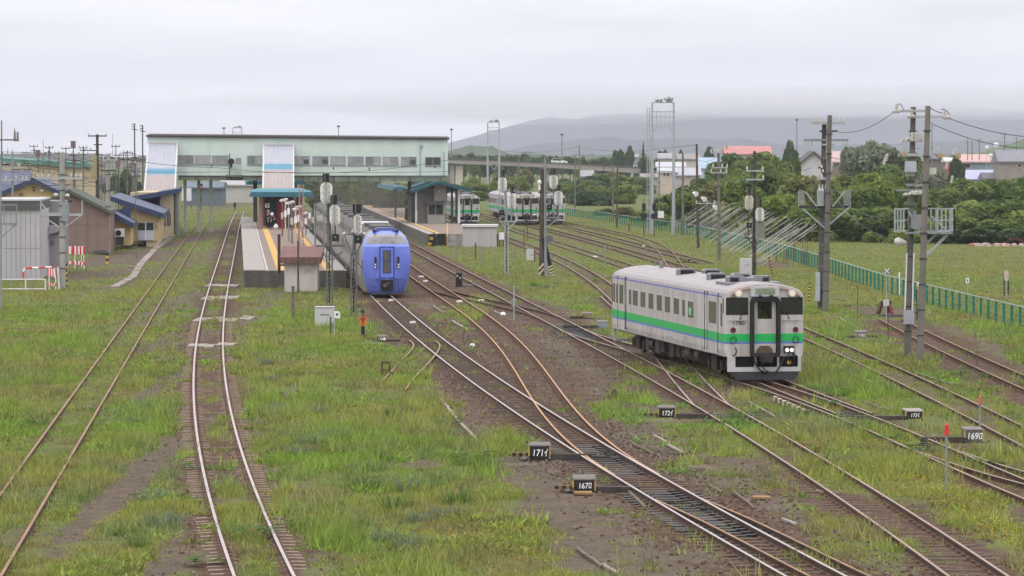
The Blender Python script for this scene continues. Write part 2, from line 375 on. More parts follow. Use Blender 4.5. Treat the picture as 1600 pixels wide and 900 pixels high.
def blob(u, v, ru, rv):
 c = G(u, v); return (c.x, c.y, ru * c.y / F, rv * c.y ** 2 / (F * 8.2))
BARE = [(u, v, ru, rv, s) for u, v, ru, rv, s in [
 (930, 800, 130, 70, 1), (1020, 870, 140, 60, 1), (850, 740, 90, 45, 1), (1120, 800, 130, 80, .95), (1250, 850, 90, 70, .9), (960, 690, 120, 50, .95), (1150, 720, 80, 45, .75), (900, 620, 60, 35, .95),
 (820, 530, 150, 70, 1), (720, 520, 60, 50, .9), (770, 560, 70, 50, 1), (870, 650, 90, 50, .9), (680, 430, 40, 30, .9), (1010, 560, 50, 16, .9), (1090, 640, 90, 20, .8), (900, 590, 110, 40, 1), (1000, 620, 90, 35, .8), (760, 640, 60, 60, .9), (720, 600, 40, 30, .9), (690, 460, 60, 40, .9), (1080, 690, 60, 25, .6),
 (272, 700, 34, 150, 1), (275, 870, 40, 60, 1), (262, 600, 16, 70, .9), (285, 520, 20, 50, .8), (395, 690, 26, 60, .45), (455, 800, 26, 70, .6), (268, 590, 14, 50, .8), (410, 800, 30, 80, .4), (300, 470, 50, 50, .55), (345, 520, 50, 40, .7), (400, 480, 40, 60, .5), (430, 640, 14, 60, .5), (470, 840, 25, 60, .6), (470, 730, 20, 40, .3),
 (200, 405, 75, 16, .95), (150, 430, 60, 12, .8), (255, 385, 30, 10, .8), (120, 465, 40, 8, .3), (330, 400, 40, 60, .5), (360, 360, 30, 20, .9), (250, 350, 30, 12, .4),
 (1430, 520, 90, 22, .85), (1500, 545, 90, 22, .8), (1390, 490, 70, 12, .8), (1560, 575, 60, 20, .9), (1320, 500, 40, 10, .5), (1530, 560, 50, 10, .9), (1450, 585, 40, 8, .5),
 (1180, 605, 60, 14, .9), (1130, 615, 50, 20, .9), (600, 480, 30, 25, .8), (640, 500, 40, 30, .7), (620, 720, 60, 12, .4), (40, 840, 35, 16, .55), (105, 870, 25, 16, .6), (650, 730, 60, 8, .7),
 (1010, 395, 60, 14, .5), (900, 375, 70, 14, .5), (1205, 415, 40, 8, .7), (1430, 455, 60, 3, .4), (810, 480, 60, 20, .5), (500, 790, 30, 6, .4), (560, 620, 30, 6, .2), (1560, 545, 60, 6, .7),
 (310, 330, 40, 6, .5), (340, 310, 60, 8, .5), (370, 320, 40, 8, .8)]]
GREEN = [(1200, 690, 110, 40, .8), (1350, 720, 120, 50, .9), (1090, 590, 30, 25, .5), (1000, 590, 30, 14, .5), (1120, 705, 40, 10, .5), (990, 630, 40, 10, .7), (760, 470, 25, 10, .4), (735, 487, 22, 22, .7), (720, 490, 25, 15, .5), (840, 515, 30, 8, .4),
   (640, 560, 60, 20, .6), (1330, 850, 90, 40, .5), (1060, 640, 30, 8, .6)]
TB = {'loop': (.95, .85), 'main': (1.35, .95), 'siding': (.5, .25), 'rusty': (1.3, .8), 'platform': (1.2, .8), 'rail_car': (1.2, .7), 'shed': (1.0, .55), 'junction': (1.0, .7), 'spur': (.8, .45), 'stabling': (.8, .6), 'carriage': (.8, .55), 'outer': (.7, .45), 'buffer': (1.3, .85), 'crossover': (1.2, .8), 'branch': (.9, .5), 'fork': (1.3, .95)}
def masks(x, y):
 x = np.asarray(x, float); y = np.asarray(y, float)
 n1 = fbm(x * .55, y * .28); n2 = fbm(x * 1.7 + 9, y * .8 + 4, 3)
 bare = np.zeros_like(x); rusty = np.zeros_like(x)
 for k, (hw, s) in TB.items():
  ln = T[k]; dx = np.abs(x - ln.X(y)); on = (y > ln.y0 - 1) & (y < ln.y1 + 1)
  if k == 'loop': s = s * (1 - .75 * (1 - sstep(.15, .5, dx)) * sstep(.42, .56, fbm(x * .3 + 5, y * .16 + 3)))
  e = np.where(on, s * (1 - sstep(hw * .75, hw * 1.9, dx + (n2 - .5) * 1.6 + (n1 - .5) * 1.4)), 0)
  bare = np.maximum(bare, e); rusty = np.maximum(rusty, e)
 for u, v, ru, rv, s in BARE:
  cx, cy, rx, ry = blob(u, v, ru, rv); d2 = np.sqrt(((x - cx) / rx) ** 2 + ((y - cy) / ry) ** 2)
  bare = np.maximum(bare, s * (1 - sstep(.55, 1.25, d2 + (n1 - .5) * 1.1)))
 for u, v, ru, rv, s in GREEN:
  cx, cy, rx, ry = blob(u, v, ru, rv); d2 = np.sqrt(((x - cx) / rx) ** 2 + ((y - cy) / ry) ** 2)
  bare = bare * (1 - s * (1 - sstep(.5, 1.3, d2 + (n1 - .5) * 1.2)))
 bare = np.clip(bare + (n1 - .5) * .55 + (n2 - .5) * .45, 0, 1) * np.where(bare > .02, 1, 0) + np.where(bare <= .02, np.clip((n1 - .62) * 2.2, 0, .8), 0)
 return np.clip(bare, 0, 1), np.clip(rusty, 0, 1), n1, n2
def gz(x, y):
 x = np.asarray(x, float); y = np.asarray(y, float)
 b, r, n1, n2 = masks(x, y)
 return -.105 - .05 * np.clip(b * 1.2, 0, 1) + (n1 - .5) * .10 * (1 - r) + (n2 - .5) * .04
def axis(a, b, st, lo, hi):
 m = np.arange(a, b + .001, st); k = 1; l = [a]; h = [b]; s = st
 while l[-1] > lo: s *= 1.5; l.append(max(lo, l[-1] - s))
 s = st
 while h[-1] < hi: s *= 1.5; h.append(min(hi, h[-1] + s))
 return np.concatenate([np.array(l[:0:-1]), m, np.array(h[1:])])
gx = axis(-32, 40, .4, -9000, 9000); gy = axis(58, 430, .45, -300, 15000)
XX, YY = np.meshgrid(gx, gy); xf = XX.ravel(); yf = YY.ravel()
bare, rusty, n1, n2 = masks(xf, yf)
far = sstep(430, 800, yf) + sstep(40, 90, np.abs(xf)); bare = bare * (1 - np.clip(far, 0, 1)); rusty = rusty * (1 - np.clip(far, 0, 1))
zf = -.105 - .05 * np.clip(bare * 1.2, 0, 1) + (n1 - .5) * .10 * (1 - rusty) + (n2 - .5) * .04
zf = np.where(far > .5, -.2, zf)
nx_, ny_ = len(gx), len(gy)
idx = np.arange(nx_ * ny_).reshape(ny_, nx_)
fa = np.stack([idx[:-1, :-1], idx[:-1, 1:], idx[1:, 1:], idx[1:, :-1]], -1).reshape(-1, 4)
me = bpy.data.meshes.new('ground'); me.vertices.add(len(xf)); me.vertices.foreach_set('co', np.stack([xf, yf, zf], 1).ravel())
me.loops.add(fa.size); me.loops.foreach_set('vertex_index', fa.ravel()); me.polygons.add(len(fa)); me.polygons.foreach_set('loop_start', np.arange(len(fa)) * 4)
me.polygons.foreach_set('use_smooth', np.ones(len(fa), bool)); me.update()
at = me.attributes.new('mask', 'FLOAT_COLOR', 'POINT')
at.data.foreach_set('color', np.stack([bare, rusty, n1, np.ones_like(bare)], 1).ravel())
gm = bpy.data.materials.new('yard_ground'); gm.use_nodes = True; me.materials.append(gm)
t = gm.node_tree; b = t.nodes['Principled BSDF']; l = t.links; b.inputs['Roughness'].default_value = .95; b.inputs['Specular IOR Level'].default_value = .1
c = t.nodes.new('ShaderNodeTexCoord'); A = t.nodes.new('ShaderNodeAttribute'); A.attribute_name = 'mask'
sp3 = t.nodes.new('ShaderNodeSeparateColor'); l.new(A.outputs['Color'], sp3.inputs[0])
def noise(sc, det=5, ro=.6, off=0):
 n = t.nodes.new('ShaderNodeTexNoise'); n.inputs['Scale'].default_value = sc; n.inputs['Detail'].default_value = det; n.inputs['Roughness'].default_value = ro
 q = t.nodes.new('ShaderNodeMapping'); q.inputs['Location'].default_value = (off, off * .7, 0); l.new(c.outputs['Object'], q.inputs[0]); l.new(q.outputs[0], n.inputs['Vector']); return n.outputs[0]
def ramp(fac, *st):
 r = t.nodes.new('ShaderNodeValToRGB'); l.new(fac, r.inputs[0]); e = r.color_ramp.elements
 while len(e) < len(st): e.new(.5)
 for k, (p, cc) in enumerate(st): e[k].position = p; e[k].color = (*cc, 1)
 return r.outputs[0]
def mixc(f, a_, b_, mode='MIX'):
 m = t.nodes.new('ShaderNodeMixRGB'); m.blend_type = mode
 for s_, i in ((f, 0), (a_, 1), (b_, 2)):
  if isinstance(s_, (float, int)): m.inputs[i].default_value = s_
  elif isinstance(s_, tuple): m.inputs[i].default_value = (*s_, 1)
  else: l.new(s_, m.inputs[i])
 return m.outputs[0]
def mth(op, a_, b_=0.0, c_=0.0):
 m = t.nodes.new('ShaderNodeMath'); m.operation = op
 for i, s_ in enumerate((a_, b_, c_)):
  if isinstance(s_, (float, int)): m.inputs[i].default_value = s_
  else: l.new(s_, m.inputs[i])
 return m.outputs[0]
grassc = ramp(noise(.35, 6, .65), (.3, (.080, .105, .026)), (.48, (.115, .135, .036)), (.6, (.145, .138, .05)), (.72, (.14, .112, .062)))
grassc = mixc(.5, grassc, ramp(noise(3.5, 4, .7, 5), (.35, (.045, .06, .018)), (.65, (.125, .145, .055))))
vor = t.nodes.new('ShaderNodeTexVoronoi'); vor.inputs['Scale'].default_value = 9; l.new(c.outputs['Object'], vor.inputs['Vector'])
stone = ramp(vor.outputs['Color'], (.1, (.052, .037, .026)), (.5, (.115, .088, .066)), (.9, (.27, .22, .175)))
stone = mixc(.55, stone, ramp(noise(14, 5, .7, 3), (.3, (.038, .027, .019)), (.7, (.16, .126, .097))))
rustst = ramp(vor.outputs['Color'], (.1, (.040, .022, .016)), (.5, (.085, .048, .033)), (.9, (.17, .12, .09)))
rustst = mixc(.5, rustst, ramp(noise(12, 5, .7, 8), (.3, (.036, .020, .014)), (.7, (.105, .062, .042))))
soil = ramp(noise(1.1, 6, .7, 2), (.3, (.050, .035, .024)), (.7, (.125, .094, .068)))
rm = mth('MULTIPLY_ADD', noise(.9, 5, .7, 4), 1.4, -.7); rm = mth('ADD', rm, sp3.outputs[1]); rr = t.nodes.new('ShaderNodeMapRange'); l.new(rm, rr.inputs[0]); rr.inputs[1].default_value = .25; rr.inputs[2].default_value = .75
gravel = mixc(rr.outputs[0], mixc(.55, stone, soil), rustst)
bm = mth('MULTIPLY_ADD', noise(2.3, 6, .75, 6), 1.1, -.55); bm = mth('ADD', bm, sp3.outputs[0]); br = t.nodes.new('ShaderNodeMapRange'); l.new(bm, br.inputs[0]); br.inputs[1].default_value = .28; br.inputs[2].default_value = .62
l.new(mixc(br.outputs[0], grassc, gravel), b.inputs['Base Color'])
bp = t.nodes.new('ShaderNodeBump'); bp.inputs['Strength'].default_value = 1.0; bp.inputs['Distance'].default_value = .04
l.new(mixc(.5, vor.outputs['Distance'], noise(9, 6, .7)), bp.inputs['Height']); l.new(bp.outputs[0], b.inputs['Normal'])
go = bpy.data.objects.new('ground', me); COL.objects.link(go); tag(go, 'weedy railway yard ground of grass, gravel and rusty ballast', 'ground', kind='structure')
def gh(x, y): return float(gz(np.array([x]), np.array([y]))[0])
def GG(u, v):
 p = G(u, v, -.15); p.z = gh(p.x, p.y); return p
PHI = R(9.4)
def kpaint():
 m = bpy.data.materials.new('railcar_paint'); m.use_nodes = True; t = m.node_tree; l = t.links; b = t.nodes['Principled BSDF']
 b.inputs['Roughness'].default_value = .42; b.inputs['Specular IOR Level'].default_value = .4
 c = t.nodes.new('ShaderNodeTexCoord'); s = t.nodes.new('ShaderNodeSeparateXYZ'); l.new(c.outputs['Object'], s.inputs[0])
 def rng_(lo, hi):
  a = t.nodes.new('ShaderNodeMath'); a.operation = 'GREATER_THAN'; l.new(s.outputs[2], a.inputs[0]); a.inputs[1].default_value = lo
  q = t.nodes.new('ShaderNodeMath'); q.operation = 'LESS_THAN'; l.new(s.outputs[2], q.inputs[0]); q.inputs[1].default_value = hi
  m_ = t.nodes.new('ShaderNodeMath'); m_.operation = 'MULTIPLY'; l.new(a.outputs[0], m_.inputs[0]); l.new(q.outputs[0], m_.inputs[1]); return m_.outputs[0]
 def mix(f, a, b_):
  x = t.nodes.new('ShaderNodeMixRGB'); l.new(f, x.inputs[0])
  for v, i in ((a, 1), (b_, 2)):
   if isinstance(v, tuple): x.inputs[i].default_value = (*v, 1)
   else: l.new(v, x.inputs[i])
  return x.outputs[0]
 n = t.nodes.new('ShaderNodeTexNoise'); mp = t.nodes.new('ShaderNodeMapping'); mp.inputs['Scale'].default_value = (2, 2, .35); l.new(c.outputs['Object'], mp.inputs[0]); l.new(mp.outputs[0], n.inputs['Vector']); n.inputs['Scale'].default_value = 1.6; n.inputs['Detail'].default_value = 6
 r = t.nodes.new('ShaderNodeMapRange'); r.inputs[1].default_value = .35; r.inputs[2].default_value = .75; l.new(n.outputs[0], r.inputs[0])
 col = mix(r.outputs[0], (.50, .48, .475), (.33, .29, .265))
 col = mix(rng_(1.42, 1.70), col, (.012, .40, .085)); col = mix(rng_(1.345, 1.42), col, (.09, .17, .44))
 ax = t.nodes.new('ShaderNodeMath'); ax.operation = 'ABSOLUTE'; l.new(s.outputs[0], ax.inputs[0]); gx_ = t.nodes.new('ShaderNodeMath'); gx_.operation = 'GREATER_THAN'; l.new(ax.outputs[0], gx_.inputs[0]); gx_.inputs[1].default_value = 1.39
 yy = t.nodes.new('ShaderNodeMath'); yy.operation = 'GREATER_THAN'; l.new(s.outputs[1], yy.inputs[0]); yy.inputs[1].default_value = .35
 e = t.nodes.new('ShaderNodeMath'); e.operation = 'MULTIPLY'; l.new(gx_.outputs[0], e.inputs[0]); l.new(rng_(2.97, 3.085), e.inputs[1])
 e2 = t.nodes.new('ShaderNodeMath'); e2.operation = 'MULTIPLY'; l.new(e.outputs[0], e2.inputs[0]); l.new(yy.outputs[0], e2.inputs[1])
 col = mix(e2.outputs[0], col, (.10, .12, .46)); l.new(col, b.inputs['Base Color']); return m
KP = kpaint()
kwhite = M('railcar_white', (.47, .455, .47), .45, 0, .1, 2, 0, (.30, .27, .25), .4, streak=True)
kroof = M('railcar_roof', (.30, .275, .28), .6, 0, .08, 1.2, 0, (.27, .24, .235), .5)
kbrow = M('railcar_brow', (.44, .34, .30), .6, 0, .15, 4, 0, (.40, .25, .18), .7)
kunder = M('railcar_underframe', (.035, .029, .026), .8, 0, .4, 3, 0, (.075, .052, .04), .6)
kgear = M('underfloor_equipment', (.075, .065, .058), .7, .1, .4, 4, 0, (.03, .026, .024), .6)
kvent = M('roof_ventilator', (.20, .20, .215), .5, .3, .15, 3)
kgl = glass('railcar_glass', (.018, .022, .020), .12); kgl2 = glass('railcar_side_glass', (.085, .088, .075), .2)
lampm = M('lit_headlight', (.72, .64, .50), .3, 0, .02, 1, emit=.12)
lampw = M('white_lamp', (.85, .84, .82), .2, 0, .02, 1, emit=.35)
redlens = M('dark_red_lens', (.09, .012, .02), .3, 0, .1, 1)
signm = M('roller_sign', (.20, .24, .17), .4, 0, .5, 14)
skinm = M('skin', (.42, .26, .19), .6, 0, .05, 3)
CG = cg = bpy.data.materials.new('clear_cab_glass'); cg.use_nodes = True; t = cg.node_tree; t.nodes.clear()
oo = t.nodes.new('ShaderNodeOutputMaterial'); mxn = t.nodes.new('ShaderNodeMixShader'); tr = t.nodes.new('ShaderNodeBsdfTransparent'); gl = t.nodes.new('ShaderNodeBsdfGlossy'); fr = t.nodes.new('ShaderNodeFresnel')
tr.inputs[0].default_value = (.62, .68, .66, 1); gl.inputs['Roughness'].default_value = .03; fr.inputs[0].default_value = 1.5
t.links.new(fr.outputs[0], mxn.inputs[0]); t.links.new(tr.outputs[0], mxn.inputs[1]); t.links.new(gl.outputs[0], mxn.inputs[2]); t.links.new(mxn.outputs[0], oo.inputs[0])
def body_profile():
 return [(-1.41, .90), (-1.44, 1.1), (-1.44, 3.02), (-1.41, 3.12), (-1.30, 3.23), (-1.05, 3.33), (-.65, 3.43), (0, 3.49), (.65, 3.43), (1.05, 3.33), (1.30, 3.23), (1.41, 3.12), (1.44, 3.02), (1.44, 1.1), (1.41, .90)]
LEN = 20.8
X0, Z0 = 8.9 - 1.44 * math.cos(PHI), 124 - 1.44 * math.sin(PHI)
def du(u):
 k = (u - 800) / F; return (X0 - k * Z0) / (math.sin(PHI) + k * math.cos(PHI))
def railcar(label, loc, rz, full=True):
 root = thing('railcar', label, 'railcar', loc, rz, 'white and green railcars in the yard')
 pr = body_profile(); n = len(pr); mb = MB()
 st = [(0.0, .965, .05), (.06, .99, .012), (.16, 1, 0), (LEN - .16, 1, 0), (LEN - .06, .99, .012), (LEN, .965, .05)]
 for y, k, dz in st:
  for x, z in pr: mb.v.append((x * k, y, z - (dz if z > 3.1 else 0)))
 for j in range(len(st) - 1):
  for i in range(n):
   i2 = (i + 1) % n; mb.f.append((j * n + i2, j * n + i, (j + 1) * n + i, (j + 1) * n + i2)); mb.m.append(1 if 2 <= i <= 11 else 0)
 e = (len(st) - 1) * n; mb.f.append(tuple(e + k for k in range(n))[::-1]); mb.m.append(0)
 fp = [(x * .965, z - (.05 if z > 3.1 else 0)) for x, z in pr]; hx = .26; zt = 3.40    # front wall with an opening behind the gangway door window
 for poly in ([(x, z) for x, z in fp if x < -hx] + [(-hx, zt), (-hx, .90)], [(hx, .90), (hx, zt)] + [(x, z) for x, z in fp if x > hx], [(-hx, .90), (-hx, 2.22), (hx, 2.22), (hx, .90)], [(-hx, 2.84), (-hx, zt), (0, 3.44), (hx, zt), (hx, 2.84)]):
  mb.face([(x, 0, z) for x, z in poly])
 body = mb.build('body', [KP, kroof], root)
 for (u, v, sx) in ((1018.6, 412, -.45), (1052, 415.5, .35), (1065, 418.7, -.45), (1094.6, 421.3, .35), (1106, 424.5, -.45), (1139, 428, .45)):
  d = du(u + 14) if sx < 0 else du(u - 12) ; d = max(2.5, min(LEN - 1, d))
  m = MB(); m.prism([(sx - .33, d - .22, 3.36), (sx + .33, d - .22, 3.36), (sx + .33, d - .22, 3.60), (sx + .26, d - .22, 3.66), (sx - .26, d - .22, 3.66), (sx - .33, d - .22, 3.60)], (0, .5, 0))
  v_ = m.build('roof_ventilator', kvent, root)
  m = MB(); m.box(sx - .26, sx + .26, d - .235, d - .215, 3.42, 3.60); m.build('louvre', blackm, v_)
 m = MB(); m.box(-.42, .42, 2.0, 3.0, 3.42, 3.60); m.box(.5, 1.0, 1.5, 2.9, 3.30, 3.46); m.box(-1.0, -.5, 1.4, 3.4, 3.3, 3.44); m.build('roof_duct', kvent, root)
 m = MB(); m.cyl((-.15, LEN - 3.8, 3.45), (-.15, LEN - 3.8, 3.78), .09); m.cyl((.1, LEN - 1.2, 3.4), (.1, LEN - 1.2, 3.58), .05); m.build('exhaust_pipe', kvent, root)
 W = [(1075.5, 1084, 2.62, 2.02, 0), (1066.5, 1070.7, 2.63, 2.02, 0)] + [(920 + a / 3.75, 920 + b_ / 3.75, 2.63, 2.04, 0) for a, b_ in ((500, 530), (448, 478), (400, 430), (352, 380), (305, 333), (260, 288), (237, 250))]
 for side in (-1, 1):
  xs = side * 1.44; g = side * .006
  for ua, ub, zt, zb, q in W:
   a, b_ = sorted((du(ua), du(ub)))
   m = MB(); m.box(*sorted((xs - side * .03, xs + g)), a - .05, b_ + .05, zb - .05, zt + .05); fr = m.build('window', kwhite, root)
   m = MB(); m.box(*sorted((xs - side * .02, xs + g * 2.2)), a, b_, zb, zt); m.build('pane', kgl2, fr)
  for ua, ub in ((1107, 1121), (1126, 1131)):            # front door and slim pane
   a, b_ = sorted((du(ua), du(ub)))
   if ua == 1107:
    m = MB(); m.box(*sorted((xs - side * .03, xs + g)), a - .14, b_ + .14, .93, 2.93); dr = m.build('door', KP, root)
    m = MB(); m.box(*sorted((xs - side * .02, xs + g * 2)), a + .12, b_ - .12, 2.0, 2.76); m.build('pane', kgl2, dr)
    m = MB()
    for yy in (a - .15, b_ + .15, b_ + .6): MB().box(*sorted((xs - side * .02, xs + g * 3)), yy - .012, yy + .012, 1.0, 3.1).build('door_gap', blackm, dr)
   else:
    m = MB(); m.box(*sorted((xs - side * .03, xs + g)), .35, .62, 1.95, 2.76); m.build('window', kgl2, root)
  a = du(920 + 205 / 3.75); b_ = du(920 + 180 / 3.75); a, b_ = min(a, b_), max(a, b_)
  m = MB(); m.box(*sorted((xs - side * .03, xs + g)), a - .3, b_ + .3, .93, 2.93); dr = m.build('door', KP, root)
  m = MB(); m.box(*sorted((xs - side * .02, xs + g * 2)), a + .05, b_ - .02, 2.0, 2.76); m.build('pane', kgl2, dr)
  m = MB()
  for yy in (a - .5, a - .3, b_ + .3): MB().box(*sorted((xs - side * .02, xs + g * 3)), yy - .012, yy + .012, 1.0, 3.1).build('door_gap', blackm, dr)
  for ya, yb in ((LEN - 1.35, LEN - 1.05), (LEN - .75, LEN - .5), (LEN - .35, LEN - .12)):
   m = MB(); m.box(*sorted((xs - side * .02, xs + g * 2)), ya, yb, 2.0, 2.76); m.build('window', kgl2, root)
 m = MB(); m.box(-1.452, -1.435, 2.9, 3.18, 2.62, 2.86); m.build('destination_board', kwhite, root)
 m = MB(); m.box(-1.462, -1.435, du(1079) - .22, du(1079) + .18, 2.12, 2.38); m.build('window_notice', M('green_notice', (.2, .5, .3), .5), root)
 m = MB()
 for yy in (9.2, 9.9): m.box(-1.451, -1.435, yy - .35, yy, 1.10, 1.16)
 for yy in (6.2,): m.box(-1.451, -1.435, yy, yy + .42, 1.10, 1.30)
 m.build('side_lettering', M('faded_lettering', (.30, .29, .30), .6), root)
 m = MB()
 for sd in (-1, 1):
  for yy in (3.6, 5.6, 8.1, 10.6, 13.1, 15.6, 17.6): m.box(*sorted((sd * 1.42, sd * 1.4435)), yy - .007, yy + .007, .95, 1.98)
 for yy in range(2, 20): m.box(-.6, .6, yy + .3, yy + .325, 3.43, 3.446 + .0)
 tag(m.build('panel_seam', M('seam_grey', (.20, .19, .19), .7), root), kind='stuff')
 m = MB(); m.box(-.52, .52, -.10, .02, 3.02, 3.36); m.build('sign_housing', kwhite, root)
 m = MB(); m.box(-.36, .36, -.115, -.09, 3.09, 3.30); m.build('destination_sign', signm, root)
 for sg in (-1, 1):
  m = MB()
  for k in range(8):                                     # eyebrow cowl over the lamp
   a0, a1 = math.pi * k / 8, math.pi * (k + 1) / 8
  m.prism([(sg * .52, -.02, 3.40), (sg * 1.02, -.02, 3.30), (sg * 1.28, -.02, 3.12), (sg * 1.36, -.02, 2.98), (sg * 1.30, -.02, 2.98), (sg * 1.18, -.02, 3.08), (sg * .98, -.02, 3.22), (sg * .52, -.02, 3.30)], (0, -.07, 0)); m.build('brow', kbrow, root)
  m = MB(); m.cyl((sg * .97, .0, 3.13), (sg * .97, -.17, 3.13), .145, n=16); hl = m.build('headlight', kwhite, root)
  m = MB(); m.cyl((sg * .97, -.165, 3.13), (sg * .97, -.185, 3.13), .105, n=16); m.build('lens', lampm, hl)
  a, b_ = (.62, 1.36) if sg > 0 else (-1.36, -.62)
  m = MB(); m.box(a - .03, b_ + .03, -.014, .03, 2.37, 2.98); wf = m.build('front_window', blackrub, root)
  xs = [(a, b_ - .21), (b_ - .18, b_)] if sg > 0 else [(a, a + .19), (a + .22, b_)]
  for q in xs: m = MB(); m.box(q[0], q[1], -.024, .0, 2.41, 2.95); m.build('pane', kgl, wf)
  m = MB(); m.cyl((sg * .88, -.03, 2.24), (sg * .78, -.06, 2.5), .012, n=5); m.cyl((sg * .88, -.03, 2.24), (sg * .88, .02, 2.24), .03, n=6); m.build('wiper', blackm, root)
  m = MB(); m.bar((sg * .62, -.05, 2.16), (sg * 1.3, -.05, 2.16), .02); m.build('grab_rail', kvent, root)
  m = MB(); m.cyl((sg * 1.13, .01, 1.84), (sg * 1.13, -.05, 1.84), .095, n=12); m.build('tail_lamp', redlens, root)
  m = MB(); m.tube([(sg * 1.13 + .11 * math.cos(i * math.pi / 6), -.05, 1.48 + .12 * math.sin(i * math.pi / 6)) for i in range(13)], .014, 5); m.build('hose_ring', blackm, root)
  m = MB(); m.tube([(sg * 1.05, -.02, 1.22), (sg * 1.02, -.06, 1.1), (sg * 1.05, -.06, .98), (sg * 1.15, -.04, .92)], .022, 5); m.build('air_hose', blackm, root)
  for yy, xw in ((.55, .06),):
   m = MB(); m.box(*sorted((sg * 1.41, sg * 1.446)), .14, .26, 2.42, 2.95); m.build('corner_window', kgl, root)
 m = MB()                                                     # rubber gangway hood
 def ring(k, y): return [(-.49 * k, y, .93), (.49 * k, y, .93), (.49 * k, y, 2.86 * k ** .2), (.38 * k, y, 2.99), (-.38 * k, y, 2.99), (-.49 * k, y, 2.86 * k ** .2)]
 o_ = [(-.5, .90), (.5, .90), (.53, 1.0), (.53, 2.8), (.49, 2.93), (.38, 3.0), (-.38, 3.0), (-.49, 2.93), (-.53, 2.8), (-.53, 1.0)]
 i_ = [(-.40, 1.02), (.40, 1.02), (.42, 1.06), (.42, 2.74), (.39, 2.82), (.32, 2.87), (-.32, 2.87), (-.39, 2.82), (-.42, 2.74), (-.42, 1.06)]
 q = len(o_)
 for y in (0, -.26):
  for p in (o_, i_):
   for x, z in p: m.v.append((x, y, z))
 for k in range(q):
  k2 = (k + 1) % q
  for f in ((k, 2 * q + k, 2 * q + k2, k2), (q + k, q + k2, 3 * q + k2, 3 * q + k), (2 * q + k, 3 * q + k, 3 * q + k2, 2 * q + k2)): m.f.append(f); m.m.append(0)
 m.build('gangway_hood', blackrub, root)
 m = MB(); m.box(-.40, -.26, -.04, .01, .96, 2.85); m.box(.26, .40, -.04, .01, .96, 2.85); m.box(-.26, .26, -.04, .01, .96, 2.22); m.box(-.26, .26, -.04, .01, 2.84, 2.85); gd = m.build('gangway_door', KP, root)
 m = MB(); m.box(-.262, .262, -.030, -.022, 2.21, 2.845); gp = m.build('pane', CG, gd)
 m = MB(); m.cyl((-.33, -.045, 2.02), (-.33, -.08, 2.02), .04, n=6); m.build('handle', galv, gd)
 m = MB(); m.cyl((-.2, -.3, 3.02), (-.2, 0, 3.02), .05, n=6); m.cyl((.2, -.3, 3.02), (.2, 0, 3.02), .05, n=6); m.build('hood_roller', blackm, root)
 m = MB(); m.prism([(-.28, -.12, .98), (.28, -.12, .98), (.28, -.12, 1.12), (.20, -.12, 1.24), (.1, -.12, 1.28), (-.1, -.12, 1.28), (-.20, -.12, 1.24), (-.28, -.12, 1.12)], (0, .1, 0)); m.build('gangway_plate', M('rusty_brown_plate', (.085, .055, .038), .8, 0, .4, 5), root)
 m = MB(); m.box(.70, 1.06, -.1, .0, 1.02, 1.26); lb = m.build('lamp_box', blackm, root)
 for x in (.80, .97): m = MB(); m.cyl((x, -.09, 1.12), (x, -.12, 1.12), .075, n=12); m.build('lamp', lampw, lb)
 m = MB(); y0, y1 = -.02, .05
 for a, b_, c_, d_ in ((-1.33, -1.05, .36, .92), (-1.05, 1.33, .36, .52), (-.36, -.28, .52, .92), (.46, .54, .52, .92), (1.22, 1.33, .52, .92)): m.box(a, b_, y0, y1, c_, d_)
 m.build('front_skirt', kwhite, root)
 m = MB(); m.prism([(-1.25, -.12, .34), (1.25, -.12, .34), (1.05, -.2, .08), (-1.05, -.2, .08)], (0, .12, 0)); m.build('rail_guard', blackm, root)
 m = MB(); m.box(-.2, .2, -.45, .6, .74, .98); m.prism([(-.16, -.62, .72), (.16, -.62, .72), (.16, -.45, .72), (-.16, -.45, .72)], (0, 0, .28)); m.build('coupler', kunder, root)
 m = MB()
 m.tube([(-.42, -.06, .86), (-.36, -.12, .66), (-.2, -.2, .42), (-.02, -.22, .34), (.1, -.2, .4)], .032, 6)
 m.tube([(.4, -.2, .36), (.5, -.15, .5), (.62, -.1, .7), (.7, -.08, .86)], .032, 6)
 m.tube([(.85, -.1, 1.05), (.86, -.14, .8), (.9, -.12, .6)], .02, 5); m.tube([(.98, -.1, 1.05), (1.06, -.16, .82), (1.02, -.12, .55)], .02, 5); m.tube([(-.1, -.1, .9), (-.12, -.2, .55), (.0, -.22, .4)], .02, 5)
 m.build('brake_hose', blackm, root)
 m = MB(); m.cyl((.87, -.08, .68), (.87, -.12, .68), .07, n=8); m.build('hose_cap', yellowp, root)
 m = MB(); m.box(-1.36, 1.36, .3, LEN - .3, .86, .93); m.build('underframe', kunder, root)
 m = MB(); m.box(-1.3, 1.3, .10, .16, .3, .92); m.build('skirt_shade_panel', M('shade_black', (.006, .006, .006), .9, 0, .2, 3), root)  # near-black sheet added behind the skirt openings to paint their shade
 m = MB(); m.box(-1.34, -1.26, LEN - .1, LEN - .02, .36, .92); m.box(1.26, 1.34, LEN - .1, LEN - .02, .36, .92); m.box(-1.3, 1.3, LEN - .08, LEN - .03, .36, .46); m.build('rear_skirt', kwhite, root)
